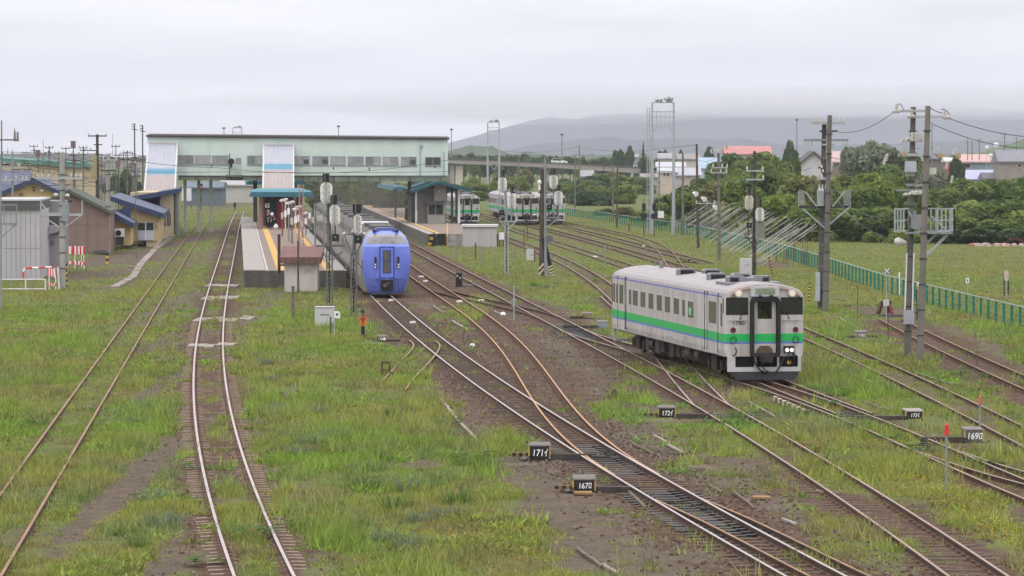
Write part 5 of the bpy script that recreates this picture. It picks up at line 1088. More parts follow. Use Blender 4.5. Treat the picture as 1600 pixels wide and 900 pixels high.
for u0, v0, u1, v1 in ((66, 337, 94, 355), (127, 337, 102, 355), (64.5, 335, 64.5, 314), (66, 318, 78, 335), (129, 335, 129, 313)): m.bar(P(u0, v0, b_.y) - b_ + Vector((0, -.2, 0)), P(u1, v1, b_.y) - b_ + Vector((0, -.2, 0)), .07)
m.build('bracket', galv, r)
m = MB(); p = P(103, 330, b_.y) - b_; m.cyl((p.x, -.2, p.z - .6), (p.x, -.2, p.z + .5), .22, n=12); m.build('transformer', M('grey_can', (.24, .27, .28), .6), r)
for u, v in ((88, 304.5), (106, 305.5), (110, 313)): p = P(u, v, b_.y) - b_; m = MB(); m.ball((p.x, -.2, p.z), .15, (1, 1, .8), 8, 5); m.build('insulator', ceramic if v < 310 else darksteel, r)
for k, (v0, v1) in enumerate(((402, 418),)): pass
mm = MB()
gp = tag((lambda m: ([setattr(m, 'k', q % 2) or m.cyl((wx(104.5, 214), 213.6, -.2 + q * .16), (wx(104.5, 214), 213.6, -.2 + (q + 1) * .16), .07, n=7) for q in range(10)], m.build('guard_post', [yellowp, blackm]))[1])(MB()), 'thin yellow and black guard post against the thick concrete pole', 'post')
r, b_, tp = pole('utility_pole', 'plain concrete pole in front of the brown building', 168, 397, 240, 8.5, concrete, 169.5); bands(r, b_, tp, 5, .25)
arm(r, b_, 160, 184, 250, galv, .1, ins=(162, 182)); arm(r, b_, 158, 182, 266.5, darksteel, .1)
def striped(label, u, v0, v1, w, y=None):
 b_ = GG(u, v0); h = (v0 - v1) * b_.y / F; m = MB(); n = max(4, int(h / .2)); rad = w / 2 * b_.y / F
 for k in range(n): m.k = k % 2; m.cyl((b_.x, b_.y, b_.z + h * k / n), (b_.x, b_.y, b_.z + h * (k + 1) / n), rad, n=8, caps=True)
 return tag(m.build('guy_guard', [yellowp, blackm]), label, 'guy guard', 'yellow and black guy wire guards')
striped('short yellow and black striped guard at the foot of the plain concrete pole', 167.5, 412, 395, 4)
striped('tall yellow and black striped guard near the white station door', 213.5, 378, 363, 5.5)
tag((lambda m: (m.cyl(GG(213, 404), P(211, 262, 282), .025, n=5), m.build('thin_guy_rod', darksteel))[1])(MB()), 'thin dark guy rod standing in front of the white station door', 'rod')
r, b_, tp = pole('lattice_mast', 'slim grey mast with a bracket arm behind the grey building', 20, 440, 238, 4.5, steelgrey, 19.5, base=(wx(20, 250), 250, -.2)); arm(r, b_, 0, 47, 281, galv, .1, ins=(10, 26, 36, 42)); arm(r, b_, -8, 40, 262, galv, .09, ins=(2, 30))
r, b_, tp = pole('post_with_platform', 'slim mast at the left picture edge carrying a railed bracket platform', 1.5, 486, 250, 3, steelgrey)
m = MB(); y = b_.y; a, c_ = P(-30, 350, y) - b_, P(26, 350, y) - b_; m.bar((a.x, 0, a.z), (c_.x, 0, c_.z), .12); m.bar((a.x, 0, a.z + (350 - 320) * y / F), (c_.x, 0, c_.z + 30 * y / F), .05)
for u in (-12, 6, 26): p = P(u, 350, y) - b_; m.bar((p.x, 0, p.z), (p.x, 0, p.z + 30 * y / F), .05)
m.bar((0, 0, P(0, 372, y).z - b_.z), (P(24, 351, y) - b_), .07); m.bar((a.x, 0, a.z + .5), (c_.x, 0, c_.z + .5), .03); m.build('bracket_platform', steelgrey, r)
r, b_, tp = pole('utility_pole', 'brown pole carrying insulators and a transformer behind the blue roofs', 153, 320, 210, 6, woodpole, 152, base=(wx(153, 340), 340, -.2)); bands(r, b_, tp, 6, .25)
arm(r, b_, 138, 167, 212.5, darksteel, .12, ins=(139, 166)); arm(r, b_, 147, 160, 226, darksteel, .1); arm(r, b_, 130, 152, 235, darksteel, .1, ins=(133, 142))
m = MB(); p = P(147, 262, 340) - b_; m.cyl((p.x, -.2, p.z - 1.2), (p.x, -.2, p.z + 1.2), .3, n=10); m.build('transformer', M('yellow_grey_can', (.33, .28, .15), .6), r)
for u, vt, tip in ((211, 193, 'left'), (223.5, 195.5, 'right')):
 r, b_, tp = pole('tall_mast', 'tall dark mast left of the footbridge end, ' + tip + ' one of two', u, 300, vt, 2.6, M('dark_mast', (.075, .06, .062), .8), u - .8, base=(wx(u, 470), 470, -.2))
 m = MB()
 for v in (vt + 1, vt + 5, vt + 9): p, q = P(u - 5, v, 470) - b_, P(u + .5, v, 470) - b_; m.bar(p, q, .12)
 p, q = P(u, vt + 10, 470) - b_, P(u + 4, vt + 10, 470) - b_; m.bar(p, q, .1); m.build('arm', MATS['dark_mast'], r)
r, b_, tp = pole('arm_pole', 'thin pole with a long side arm and insulators at the upper left edge', 2.5, 330, 188, 2.6, M('purple_grey_pole', (.14, .12, .13), .8), 2.5, base=(wx(2.5, 380), 380, -.2)); arm(r, b_, -20, 29, 218.5, MATS['purple_grey_pole'], .16);
m = MB()
for u in (23.5, 28): p = P(u, 218, 380) - b_; m.cyl((p.x, -.2, p.z - .2), (p.x, -.2, p.z + .8), .14, .1, 8)
p = P(24, 210, 380) - b_; m.cyl((p.x, -.2, p.z), (p.x - .05, -.2, p.z + .7), .12, .03, 6); m.build('insulator', M('dark_insulator', (.16, .13, .10), .4), r)
small = [(77, 228, 330, 2.6, 395), (116, 240, 330, 2, 420), (130, 228, 320, 2.2, 430), (199, 235, 305, 2.4, 430), (181, 226, 300, 1.8, 440), (53, 226, 250, 1.6, 500), (67.5, 217, 250, .9, 520), (176, 209, 300, .8, 520), (103, 229, 300, 1.8, 430), (214, 272, 330, 1.6, 330), (240, 250, 300, 2, 460), (42, 236, 290, 1.6, 460), (12, 233, 290, 1.4, 470), (150, 248, 310, 2, 400), (186, 240, 300, 1.6, 450), (92, 236, 310, 1.6, 440), (60, 243, 300, 1.5, 420)]
names = ['pole with two insulator arms above the yellow gable', 'slim pole left of the brown insulator pole', 'pole touching the yellow can transformer', 'grey pole right of the plain concrete pole', 'pole top just right of the plain concrete pole', 'short pole end above the green roof', 'antenna thin mast above the green roof', 'hair thin lamp mast above the station roofs', 'pole behind the top of the thick concrete pole', 'thin post above the station roof edge', 'grey post at the footbridge stair side', 'slim pole above the yellow gable roof', 'thin pole near the left picture edge', 'dark short pole in the thicket', 'slim short pole in the thicket', 'slim pole at the thick pole head', 'thin pole between mast and yellow gable']
for (u, vt, vb, w_, y), nm in zip(small, names):
 r, b_, tp = pole('service_pole', nm, u, vb, vt, w_, M('grey_wood_pole', (.14, .125, .12), .9, 0, .25, 2), None, 'small poles behind the station buildings', base=(wx(u, y), y, -.2))
 if w_ > 1.5:
  arm(r, b_, u - 7, u + 7, vt + 3, darksteel, .09, ins=(u - 6, u + 6));
  if w_ > 2: arm(r, b_, u - 10, u + 6, vt + 14, darksteel, .09, ins=(u - 9, u - 3, u + 5)); arm(r, b_, u - 5, u + 9, vt + 26, darksteel, .08, ins=(u + 8,))
for k in range(34):
 u, y = rng.uniform(-5, 225), rng.uniform(380, 520); vt = rng.uniform(232, 262); r, b_, tp = pole('service_pole', 'small pole in the crowded row of poles over the station roofs', u, 320, vt, rng.uniform(1.2, 2.4), M('grey_wood_pole', (.14, .125, .12)), None, 'crowded small poles at left', base=(wx(u, y), y, -.2)); arm(r, b_, u - 6, u + 6, vt + 3, darksteel, .1, ins=(u - 5, u + 5) if k % 2 else ())
 if k % 3 == 0: m = MB(); m.cyl((.3, -.2, tp.z - 2.2), (.3, -.2, tp.z - 1.2), .25, n=8); m.build('transformer', steelgrey, r)
for k, (u, v, y) in enumerate(((115, 226, 425), (60, 240, 440), (185, 255, 445))):
 r = thing('line_box', ['square dark switch box high among the poles', 'small dark box above the green roof', 'dark box on the frame near the second pole'][k], 'switch box', (wx(u, y), y, ZV(v, y))); m = MB(); m.cbox((0, 0, 0), .55, .4, .9); m.build('case', M('plum_box', (.16, .10, .11), .7), r); m = MB(); m.cyl((0, .1, -.4), (0, .1, -(ZV(v, y))), .06); m.build('support', darksteel, r)
y = 450
r = thing('green_roof_hall', 'pale hall with a green eave band behind the blue roofs at left', 'building', (wx(60, y), y, -.2))
wbox(r, 'wall', ylw2, -60, 150, 258, 330, y, 14); m = MB(); m.hexa([P(-60, 249, y - .5), P(150, 263.5, y - .5), P(150, 263.5, y + 15), P(-60, 249, y + 15), P(-60, 243, y - .5), P(150, 256, y - .5), P(150, 252, y + 15), P(-60, 240, y + 15)]); m.build('roof', M('green_grey_roof', (.10, .22, .18), .7, 0, .2, .5), r, world=True)
wbox(r, 'ridge', M('plain_grey_roof', (.26, .25, .26), .8, 0, .1, .5), -60, 150, 240, 250, y + 8, 5)
gw = M('grey_weathered_pole', (.155, .14, .12), .9, 0, .2, 2, .2, (.10, .09, .08), .6, streak=True)
for u, vb, vt, ut, w_, lb, arms in ((1124, 408, 238, 1122.5, 5.5, 'grey pole right of the lighting tower with a double arm', ((262, 1113, 1137), (270, 1110, 1136), (239, 1110, 1124))), (1091, 389, 225, 1088.5, 4.6, 'dark topped pole carrying floodlights', ((318, 1087, 1117),)), (1067, 368, 240, 1067, 4.2, 'grey pole between the lighting tower and the floodlight pole', ()), (958, 345, 258, 957.5, 2.6, 'left of two slim poles near the green mesh fence', ()), (963.5, 357, 260, 965, 3, 'dark right one of two slim poles near the green mesh fence', ()), (898.5, 332, 246, 899, 2.6, 'slim grey pole right of the signal structure by the meadow', ((246, 893, 905),)), (906, 306, 227, 905, 2.6, 'crossarm pole in front of the road viaduct', ((229, 898, 912),)), (1030, 360, 250, 1030, 2.4, 'thin pole between the legs of the lighting tower', ()), (810, 318, 248, 810.5, 2.2, 'slim pale pole behind the middle signal structure', ()), (943, 300, 250, 943, 1.8, 'thin dark pole below the viaduct', ())):
 r, b_, tp = pole('yard_pole', lb, u, vb, vt, w_, gw if 'dark' not in lb else woodpole, ut, 'poles among the yard tracks')
 for v, a, c_ in arms: arm(r, b_, a, c_, v, galv, .09, ins=(a + 1, c_ - 1, (a + c_) / 2 + 3))
 if 'floodlights' in lb:
  for u2, v2, uu in ((1083, 301, 0), (1096, 309, 0), (1114, 322, 0)):
   p = P(u2, v2, b_.y) - b_; m = MB(); m.cyl((p.x, -.1, p.z), (p.x + .25, -.5, p.z - .12), .08, .24, 10); m.build('floodlight', whitep, r)
 bands(r, b_, tp, 3, .16)
def tower(label, ul, ur, vb, vt, y, full=True, lw=6.0):
 r = thing('lighting_tower', label, 'lighting tower', (XU((ul + ur) / 2, vb, y), y, -.2), 0, 'steel portal lighting towers'); zt_ = ZV(vt, y); xa, xb = XU(ul, 300, y), XU(ur, 300, y); k = (xb - xa)
 rad = lw / 2 * y / F; k2 = 34 / (ur - ul) * y / F
 for x in (xa, xb): m = MB(); m.cyl((x, y, -.2), (x, y, zt_ * .6), rad, rad * .8, 8); m.cyl((x, y, zt_ * .6), (x, y, zt_), rad * .55, n=6); m.build('leg', galv, r, world=True)
 h = zt_ + .2; m = MB(); t_ = .09 * (2.2 / k if k < 1.2 else 1)
 for a in (1, .93, .89, .82): m.bar((xa - (.15 if a > .85 and a < 1 else 0), y, -.2 + h * a), (xb + (.15 if .85 < a < 1 else 0), y, -.2 + h * a), t_)
 m.bar((xa, y, -.2 + h * .465 + h * .015), (xb, y, -.2 + h * .48), t_)
 for s_ in (0, 1):
  x0 = (xa, xb)[s_]; x1 = x0 + (k * .3 if s_ == 0 else -k * .3); m.bar((x0, y, h * .76), (x1, y, h * .81), t_ * 1.3)
  m.bar((x0 + (0 if s_ == 0 else 0), y, -.2 + h * .47), ((xa + xb) / 2 + .15, y, h * .36), t_)
 for q in range(6): x = xa + k * q / 5; m.bar((x, y, -.2 + h * .82), (x, y, -.2 + h * .93), t_ * .5)
 m.build('crossbrace', galv, r, world=True)
 for q, (dx, s_) in enumerate(((.18, .7), (.36, .7), (.64, 1.2), (.82, 1.0))):
  m = MB(); x = xa + k * dx; m.cyl((x, y, zt_), (x, y, zt_ + .22 * s_), .04); m.cyl((x - .15 * s_, y - .1, zt_ + .35 * s_), (x + .2 * s_, y - .3, zt_ + .25 * s_), .12 * s_, .26 * s_, 12); m.build('floodlight', galv, r, world=True)
 if full:
  m = MB(); x = xa - k * .12; m.cyl((x, y + .2, -.2), (x, y + .2, zt_ * .96), .05, n=5); m.cyl((x - .25, y + .2, -.2), (x - .25, y + .2, zt_ * .96), .04, n=5)
  for q in range(24): z = .5 + q * .5; m.bar((x - .25, y + .2, z), (x, y + .2, z), .03)
  m.build('ladder', galv, r, world=True)
  m = MB(); m.cbox(((xa + xb) / 2 + .0, y - .2, 4.6 - 2.6), .1, .1, .1); m.cbox((xa + 1.0 * k * .4, y - .3, ZV(335, y)), .6, .35, .7); m.build('control_box', whitep, r, world=True)
 return r
tower('tall steel portal lighting tower with floodlights behind the yard tracks', 1019, 1052.5, 367, 160, 360); tower('smaller steel portal lighting tower far behind the shelter', 762, 780, 309, 191, 670, False, 3.6); tower('top of a distant lighting tower above the footbridge roof', 364, 378, 300, 200, 860, False, 2.4)
for u, vb, lb in ((1006, 370, 'low black signal post left of the lighting tower leg'), (1022, 371, 'low black signal post right at the lighting tower leg')):
 r, b_, tp = pole('yard_signal', lb, u, vb, 311, 1.6, darksteel, None, 'low black signals', 'signal'); p = P(u, 325, b_.y) - b_; m = MB(); m.cbox((p.x, -.1, p.z + .1), .35, .3, .7); m.cbox((p.x, -.1, p.z - .9 + .1), .6, .3, .5); m.build('head', blackm, r)
ovalp = M('signal_plate_white', (.80, .79, .78), .5, 0, .05, 3, 0, (.50, .46, .42), .25, streak=True); boxgrey = M('signal_box_grey', (.42, .41, .36), .6, 0, .12, 4)
def head(r, b_, u, v, w_, h_, turn=0.0, mt=None):
 y = b_.y; p = P(u, v, y) - b_; k = y / F; w_, h_ = w_ * k, h_ * k; m = MB(); rr = w_ / 2; poly = []
 ct, st_ = math.cos(turn), math.sin(turn)
 for q in range(20):
  t = 2 * math.pi * q / 20; x = rr * math.cos(t); z = rr * math.sin(t) + (h_ / 2 - rr) * (1 if math.sin(t) >= 0 else -1); poly.append((p.x + x * ct, -.45 + x * st_, p.z + z))
 m.prism(poly, (0, .04, 0)); hd = m.build('signal_head', mt or ovalp, r)
 m = MB(); m.box(p.x - w_ * .20, p.x + w_ * .20, -.72, -.45, p.z - h_ * .40, p.z + h_ * .42); bx = m.build('lamp_case', boxgrey, hd)
 m = MB()
 for q in (-.28, 0, .28): m.box(p.x - w_ * .34, p.x + w_ * .34, -.50, -.455, p.z + h_ * q - .012, p.z + h_ * q + .012)
 m.box(p.x - .02, p.x + .02, -.74, -.45, p.z - h_ * .44, p.z + h_ * .46); m.build('clamp', steelgrey, hd)
 for q in (-.25, .05, .3): m = MB(); m.cyl((p.x, -.41, p.z + h_ * q), (p.x, -.2, p.z + h_ * q), .12, .14, 10); m.build('lamp_hood', blackm, hd)
 return p
def hoodbox(r, b_, u, v, w_, h_): p = P(u, v, b_.y) - b_; k = b_.y / F; m = MB(); m.box(p.x - w_ * k / 2, p.x + w_ * k / 2, -.55, -.15, p.z - h_ * k / 2, p.z + h_ * k / 2); m.build('hood', blackm, r); m = MB(); m.box(p.x - w_ * k * .2, p.x - w_ * k * .12, -.57, -.55, p.z - h_ * k / 2, p.z + h_ * k / 2); m.build('hood_edge', steelgrey, r)
def smallbox(r, b_, u, v, w_): p = P(u, v, b_.y) - b_; k = b_.y / F * w_ / 2; m = MB(); m.box(p.x - k, p.x + k, -.5, -.1, p.z - k, p.z + k); o = m.build('repeater_box', blackm, r); m = MB(); m.box(p.x - k * .3, p.x + k * .2, -.53, -.5, p.z - k * .1, p.z + k * .4); m.build('repeater_glass', M('bluegrey_glass', (.14, .20, .20), .2), o)
def lattice(r, b_, u, v0, v1, wpx, mt):
 y = b_.y; z0, z1 = ZV(v0, y) - b_.z, ZV(v1, y) - b_.z; w_ = wpx * y / F / 2; x = XU(u, v0, y) - b_.x
 for sx_ in (-1, 1):
  for sy_ in (-1, 1): m = MB(); m.bar((x + sx_ * w_, sy_ * w_, z0 - .2), (x + sx_ * w_, sy_ * w_, z1), .06); m.build('upright', mt, r)
 m = MB(); n = int((z1 - z0) / .45)
 for q in range(n):
  za, zb_ = z0 + (z1 - z0) * q / n, z0 + (z1 - z0) * (q + 1) / n; s_ = 1 if q % 2 else -1
  for sy_ in (-1, 1): m.bar((x - s_ * w_, sy_ * w_, za), (x + s_ * w_, sy_ * w_, zb_), .035); m.bar((x - w_, sy_ * w_, zb_), (x + w_, sy_ * w_, zb_), .035)
 tag(m.build('lacing', mt, r), kind='stuff')
 m = MB(); m.box(x - .05, x + .03, -.03, .03, z0 + .3, z1 - .2); m.build('cable_duct', blackm, r)
sgm = M('signal_steel', (.13, .13, .125), .6, .2, .2, 3, 0, (.10, .095, .09), .5)
def sig(label, u, vb): b_ = GG(u, vb); return thing('signal_structure', label, 'railway signal', b_, 0, 'railway signals seen from behind'), b_
def sbar(m, b_, a, c_, w_=.06, dy=-.1): m.bar(P(*a, b_.y) - b_ + Vector((0, dy, 0)), P(*c_, b_.y) - b_ + Vector((0, dy, 0)), w_)
r, b_ = sig('two headed railway signal on a lattice post behind the grey cabinet', 514.5, 481)
lattice(r, b_, 515, 481, 388, 8.5, sgm); m = MB(); p, q = P(515, 390, b_.y) - b_, P(512, 288, b_.y) - b_; m.cyl(p, q, .12, .10, 8); sbar(m, b_, (524.5, 376), (522.5, 312), .1); sbar(m, b_, (493, 384), (540, 384), .1); sbar(m, b_, (493, 384), (493, 320), .05); sbar(m, b_, (493, 322), (512, 340), .05); sbar(m, b_, (536, 392), (518, 408), .07); sbar(m, b_, (536, 384), (536, 340), .04); sbar(m, b_, (493, 350), (512, 350), .04); sbar(m, b_, (505, 392), (512, 408), .07); m.build('frame', sgm, r)
head(r, b_, 510.5, 301, 19, 34); head(r, b_, 523.7, 336, 17, 32, .25); hoodbox(r, b_, 510, 277.5, 10, 13); hoodbox(r, b_, 522.5, 311.5, 10, 14); smallbox(r, b_, 525, 371, 11)
r, b_ = sig('single headed railway signal right beside the blue train nose', 553.5, 497)
lattice(r, b_, 553, 497, 396, 8.5, sgm); m = MB(); m.cyl(P(553, 398, b_.y) - b_, P(555, 325, b_.y) - b_, .09, .08, 8); sbar(m, b_, (538, 366), (551, 400), .06); sbar(m, b_, (570, 366), (556, 400), .06); sbar(m, b_, (538, 366), (570, 366), .06); sbar(m, b_, (537, 420), (553, 405), .06); sbar(m, b_, (566, 455), (566, 405), .05); sbar(m, b_, (568, 420), (556, 408), .06); m.build('frame', sgm, r)
head(r, b_, 559.5, 350.5, 14.5, 31, .5); hoodbox(r, b_, 558.5, 326, 13, 14); smallbox(r, b_, 560.5, 374, 12)
for u in (537.5, 569): p = P(u, 365, b_.y) - b_; m = MB(); m.ball((p.x, -.1, p.z), .07); m.build('marker_lamp', whitep, r)
r, b_ = sig('two headed railway signal on a pale lattice post near the storage shed', 791.5, 431)
lattice(r, b_, 791.5, 431, 347, 5.5, galv); m = MB(); m.cyl(P(791, 348, b_.y) - b_, P(789, 276, b_.y) - b_, .09, .08, 8); sbar(m, b_, (781, 346), (808, 346), .1); sbar(m, b_, (799, 346), (799, 300), .08); sbar(m, b_, (781, 346), (781, 300), .05); sbar(m, b_, (806, 346), (794, 358), .08); sbar(m, b_, (783, 346), (789, 356), .06); m.build('frame', galv, r)
head(r, b_, 785, 288.5, 14, 23); head(r, b_, 799.5, 314.5, 14, 23); hoodbox(r, b_, 785.5, 271, 6, 11); hoodbox(r, b_, 800, 297, 5, 10); smallbox(r, b_, 784, 332, 8)
r, b_ = sig('two headed railway signal with a rusty lower platform beside the dark wood pole', 852.5, 434)
m = MB(); m.cyl(P(852.5, 434, b_.y) - b_, P(851.5, 246, b_.y) - b_, .10, .06, 8); sbar(m, b_, (852, 340), (878, 340), .08); sbar(m, b_, (866, 340), (864, 274), .07); sbar(m, b_, (873, 340), (872, 300), .07); sbar(m, b_, (852, 284), (866, 284), .05); sbar(m, b_, (852, 310), (874, 310), .05); sbar(m, b_, (852, 300), (866, 300), .04); sbar(m, b_, (852, 356), (874, 341), .07); m.build('frame', steelgrey, r)
head(r, b_, 865, 284, 13.5, 23); head(r, b_, 872.5, 309.5, 13.5, 23); hoodbox(r, b_, 864.5, 268, 6, 10); hoodbox(r, b_, 873, 293, 5, 9); smallbox(r, b_, 858.5, 324, 8.5)
m = MB(); p = P(858.5, 373, b_.y) - b_; m.box(p.x - .2, p.x + .2, -.5, -.2, p.z - .2, p.z + .2); m.build('speaker_box', M('dark_grey_box', (.10, .105, .11), .5), r)
r, b_, tp = pole('wood_pole', 'dark weathered wooden pole with a white lamp beside the right signal', 846.5, 433, 264, 9, woodpole, 847.5); p = P(843, 285, b_.y) - b_; m = MB(); m.ball((p.x, -.2, p.z), .14, (1, 1, 1.2), 8, 6); m.cyl((p.x, -.2, p.z - .15), (p.x, -.2, p.z - .5), .08); m.build('lamp', whitep, r); m = MB(); sbar(m, b_, (849, 372), (864, 432), .26); m.build('strut', blackm, r)
m = MB()
for q in range(4):
 t0 = .72 + q * .075; a, c_ = Vector((849, 372)).lerp(Vector((864, 432)), t0) if False else None, None
 ua, va = 849 + 15 * t0, 372 + 60 * t0; sbar(m, b_, (ua - .4, va), (ua + .6, va + 2.4), .3, -.12)
m.build('strut_stripe', M('pale_stripe', (.55, .45, .32), .7), r)
m = MB(); p = P(846, 415, b_.y) - b_; m.bar((p.x - .18, -.22, p.z - .25), (p.x + .16, -.22, p.z + .15), .12, .12); m.bar((p.x - .18, -.22, p.z - .6), (p.x + .16, -.22, p.z - .2), .12, .12); m.build('pole_stripe', MATS['pale_stripe'], r)
r, b_ = sig('two headed railway signal with stained white plates behind the railcar roof', 1178, 441)
lattice(r, b_, 1178.5, 441, 376, 4.5, darksteel); m = MB(); m.cyl(P(1178.5, 380, b_.y) - b_, P(1179, 236, b_.y) - b_, .13, .09, 8); sbar(m, b_, (1163, 372), (1192, 372), .08); sbar(m, b_, (1186, 372), (1186, 320), .06); sbar(m, b_, (1169, 372), (1169, 320), .06); sbar(m, b_, (1164, 367), (1178, 385), .06); m.build('frame', darksteel, r)
cream = M('stained_cream_plate', (.66, .59, .50), .6, 0, .15, 4, 0, (.36, .27, .20), .5)
head(r, b_, 1169.7, 316.5, 13.5, 24, 0, cream); head(r, b_, 1186.3, 335.5, 13.5, 23, .1, ovalp); hoodbox(r, b_, 1170, 299, 4.5, 12); hoodbox(r, b_, 1186.5, 317, 4.5, 12); smallbox(r, b_, 1170, 352, 8); arm(r, b_, 1165, 1193, 267, galv, .09, ins=(1167, 1191)); arm(r, b_, 1165, 1194, 280.5, galv, .09, ins=(1192,))
p = P(1187, 360, b_.y) - b_; m = MB(); m.box(p.x - .3, p.x + .3, -.5, -.2, p.z - .55, p.z + .6); m.build('relay_box', M('olive_grey_box', (.17, .18, .14), .7), r)
cab = thing('equipment_cabinet', 'pale grey equipment cabinet standing at the foot of the signal behind the railcar', 'cabinet', GG(1165, 436)); k = cab.location.y / F
m = MB(); m.box(-9 * k, 9 * k, -.3, .3, .2, 31 * k); m.build('case', M('cabinet_grey', (.46, .45, .46), .5, 0, .05, 2), cab); m = MB(); m.box(-9 * k, 9 * k, -.25, .25, 0, .2); m.build('base', darkconc, cab); m = MB(); m.box(-1 * k, 5 * k, -.312, -.3, 20 * k, 21.5 * k); m.build('nameplate', steelgrey, cab)
def twin(label, A, B, w_):
 (ua, va, uta, vta, ma), (ub, vb, utb, vtb, mb_) = A, B
 b_ = GG(ua, va); r = thing('twin_pole', label, 'utility pole', b_, 0, 'twin utility poles right of the railcar')
 for u, v, ut, vt, mt in (A, B):
  q = GG(u, v); tp = P(ut, vt, q.y); m = MB(); rad = w_ / 2 * q.y / F; m.cyl(q - b_ - Vector((0, 0, .3)), tp - b_, rad, rad * .72, 14); m.build('pole', mt, r)
  m = MB()
  for k in range(9): p0 = (q - b_).lerp(tp - b_, .1 + k * .1); m.cyl(p0, p0 + Vector((0, 0, .06)), rad * 1.06, n=12)
  tag(m.build('pole_band', darksteel, r), kind='stuff')
  m = MB()
  for k in range(14): p0 = (q - b_).lerp(tp - b_, .12 + k * .055); s_ = 1 if k % 2 else -1; m.bar(p0, p0 + Vector((s_ * (rad + .16), 0, 0)), .025)
  tag(m.build('step_bolt', steelgrey, r), kind='stuff')
 return r, b_
r, b_ = twin('dark twin poles with transformers and mesh side plates just right of the railcar', (1282, 486, 1288, 192, darkconc), (1289.5, 488, 1296.5, 180, oldconc), 10)
arm(r, b_, 1267, 1320, 192.5, galv, .14, ins=(1269, 1274, 1279, 1311, 1317)); arm(r, b_, 1280, 1308, 205, darksteel, .1); arm(r, b_, 1255, 1325, 219, steelgrey, .12, ins=(1256, 1262, 1268, 1318, 1324), up=False); arm(r, b_, 1284, 1304, 226, galv, .1); arm(r, b_, 1276, 1300, 279, galv, .13, ins=(1278, 1283, 1296)); arm(r, b_, 1278, 1300, 262, darksteel, .09, ins=(1280, 1299)); arm(r, b_, 1248, 1326, 323, darksteel, .13)
m = MB()
for a, c_ in (((1254, 326), (1288, 356)), ((1326, 324), (1289, 356)), ((1258, 300), (1276, 323)), ((1318, 300), (1300, 323))): sbar(m, b_, a, c_, .07, -.25)
m.build('brace', galv, r)
for u0, u1 in ((1247, 1256), (1318, 1328)):
 m = MB(); y = b_.y; x0, x1 = XU(u0, 310, y) - b_.x, XU(u1, 310, y) - b_.x; z0, z1 = ZV(323, y) - b_.z, ZV(298, y) - b_.z
 for t in range(5): m.bar((x0 + (x1 - x0) * t / 4, -.25, z0), (x0 + (x1 - x0) * t / 4, -.25, z1), .03)
 for t in range(9): m.bar((x0, -.25, z0 + (z1 - z0) * t / 8), (x1, -.25, z0 + (z1 - z0) * t / 8), .03)
 tag(m.build('mesh_plate', galv, r), kind='stuff')
p = P(1283, 309, b_.y) - b_
for dx, mt in ((-.05, M('pale_grey_can', (.30, .32, .34), .5)), (.28, darksteel)):
 m = MB(); m.cyl((p.x + dx, -.42, p.z - .42), (p.x + dx, -.42, p.z + .38), .2, n=14); m.cyl((p.x + dx, -.42, p.z + .38), (p.x + dx, -.42, p.z + .5), .2, .1, 14); c_ = m.build('transformer', mt, r)
 m = MB(); m.cyl((p.x + dx - .08, -.42, p.z + .48), (p.x + dx - .08, -.42, p.z + .7), .05, .03, 6); m.cyl((p.x + dx + .08, -.42, p.z + .48), (p.x + dx + .08, -.42, p.z + .7), .05, .03, 6); m.build('insulator', ceramic, c_)
p = P(1277, 452, b_.y) - b_
for dx, z0, z1 in ((-.02, -.6, .9), (.42, -.7, .3)): m = MB(); m.box(p.x + dx - .1, p.x + dx + .12, -.5, -.25, p.z + z0, p.z + z1); m.build('cable_cover', M('pale_duct', (.38, .40, .42), .5), r)
for k in range(9):
 q = rng.uniform; u, v = q(1279, 1298), q(245, 295); p = P(u, v, b_.y) - b_; m = MB(); m.cyl((p.x, -.35, p.z), (p.x, -.35, p.z + .16), .06, .045, 7); m.build('insulator', ceramic, r)
r, b_ = twin('tall concrete twin poles with a railed work platform at right', (1418, 560, 1427, 167, oldconc), (1437, 567, 1450, 165.5, M('pale_grey_concrete', (.18, .165, .14), .9, 0, .15, 1.5, .2, (.12, .11, .10), .6, streak=True)), 11.5)  # second pole in a paler grey concrete than the first
y = b_.y
arm(r, b_, 1398, 1452, 173.5, galv, .11); arm(r, b_, 1420, 1484, 183, galv, .11); arm(r, b_, 1402, 1496, 242, galv, .12); arm(r, b_, 1380, 1452, 253.5, darksteel, .09); arm(r, b_, 1418, 1442, 219, galv, .1); arm(r, b_, 1400, 1450, 297, steelgrey, .08); arm(r, b_, 1415, 1450, 289, steelgrey, .1)
def ins(u, v, rr, axis=(1, 0, 0), mt=ceramic, ln=.3):
 p = P(u, v, y) - b_; d_ = Vector(axis) * ln; m = MB(); c_ = Vector((p.x, -.3, p.z)); m.cyl(c_ - d_ / 2, c_ + d_ / 2, rr * .6, rr * .5, 9)
 for q in (-.3, 0, .3): m.cyl(c_ + d_ * q - d_ * .06, c_ + d_ * q + d_ * .06, rr, n=10)
 m.build('insulator', mt, r)
for u, v in ((1399, 174), (1478, 183.5), (1422, 182)): ins(u, v, .10); ins(u + (1 if u < 1440 else -3), v - 6, .08, (0, 0, 1))
for u in (1424, 1429, 1434, 1440): ins(u, 214, .085, (0, 0, 1), ceramic, .38)
for u, v in ((1408, 221), (1415, 219), (1423, 215)): ins(u, v, .075, (.5, 0, .7))
for u, v in ((1411, 241), (1467, 243), (1495, 244)): ins(u, v, .12, (0, 1, 0), M('brown_tip_insulator', (.36, .27, .16), .4)); ins(u - 4, v - 7, .09, (0, 0, 1))
for u, v in ((1384, 246), (1381, 252), (1478, 258), (1489, 237), (1486, 280)): ins(u, v, .07, (.2, 0, 1))
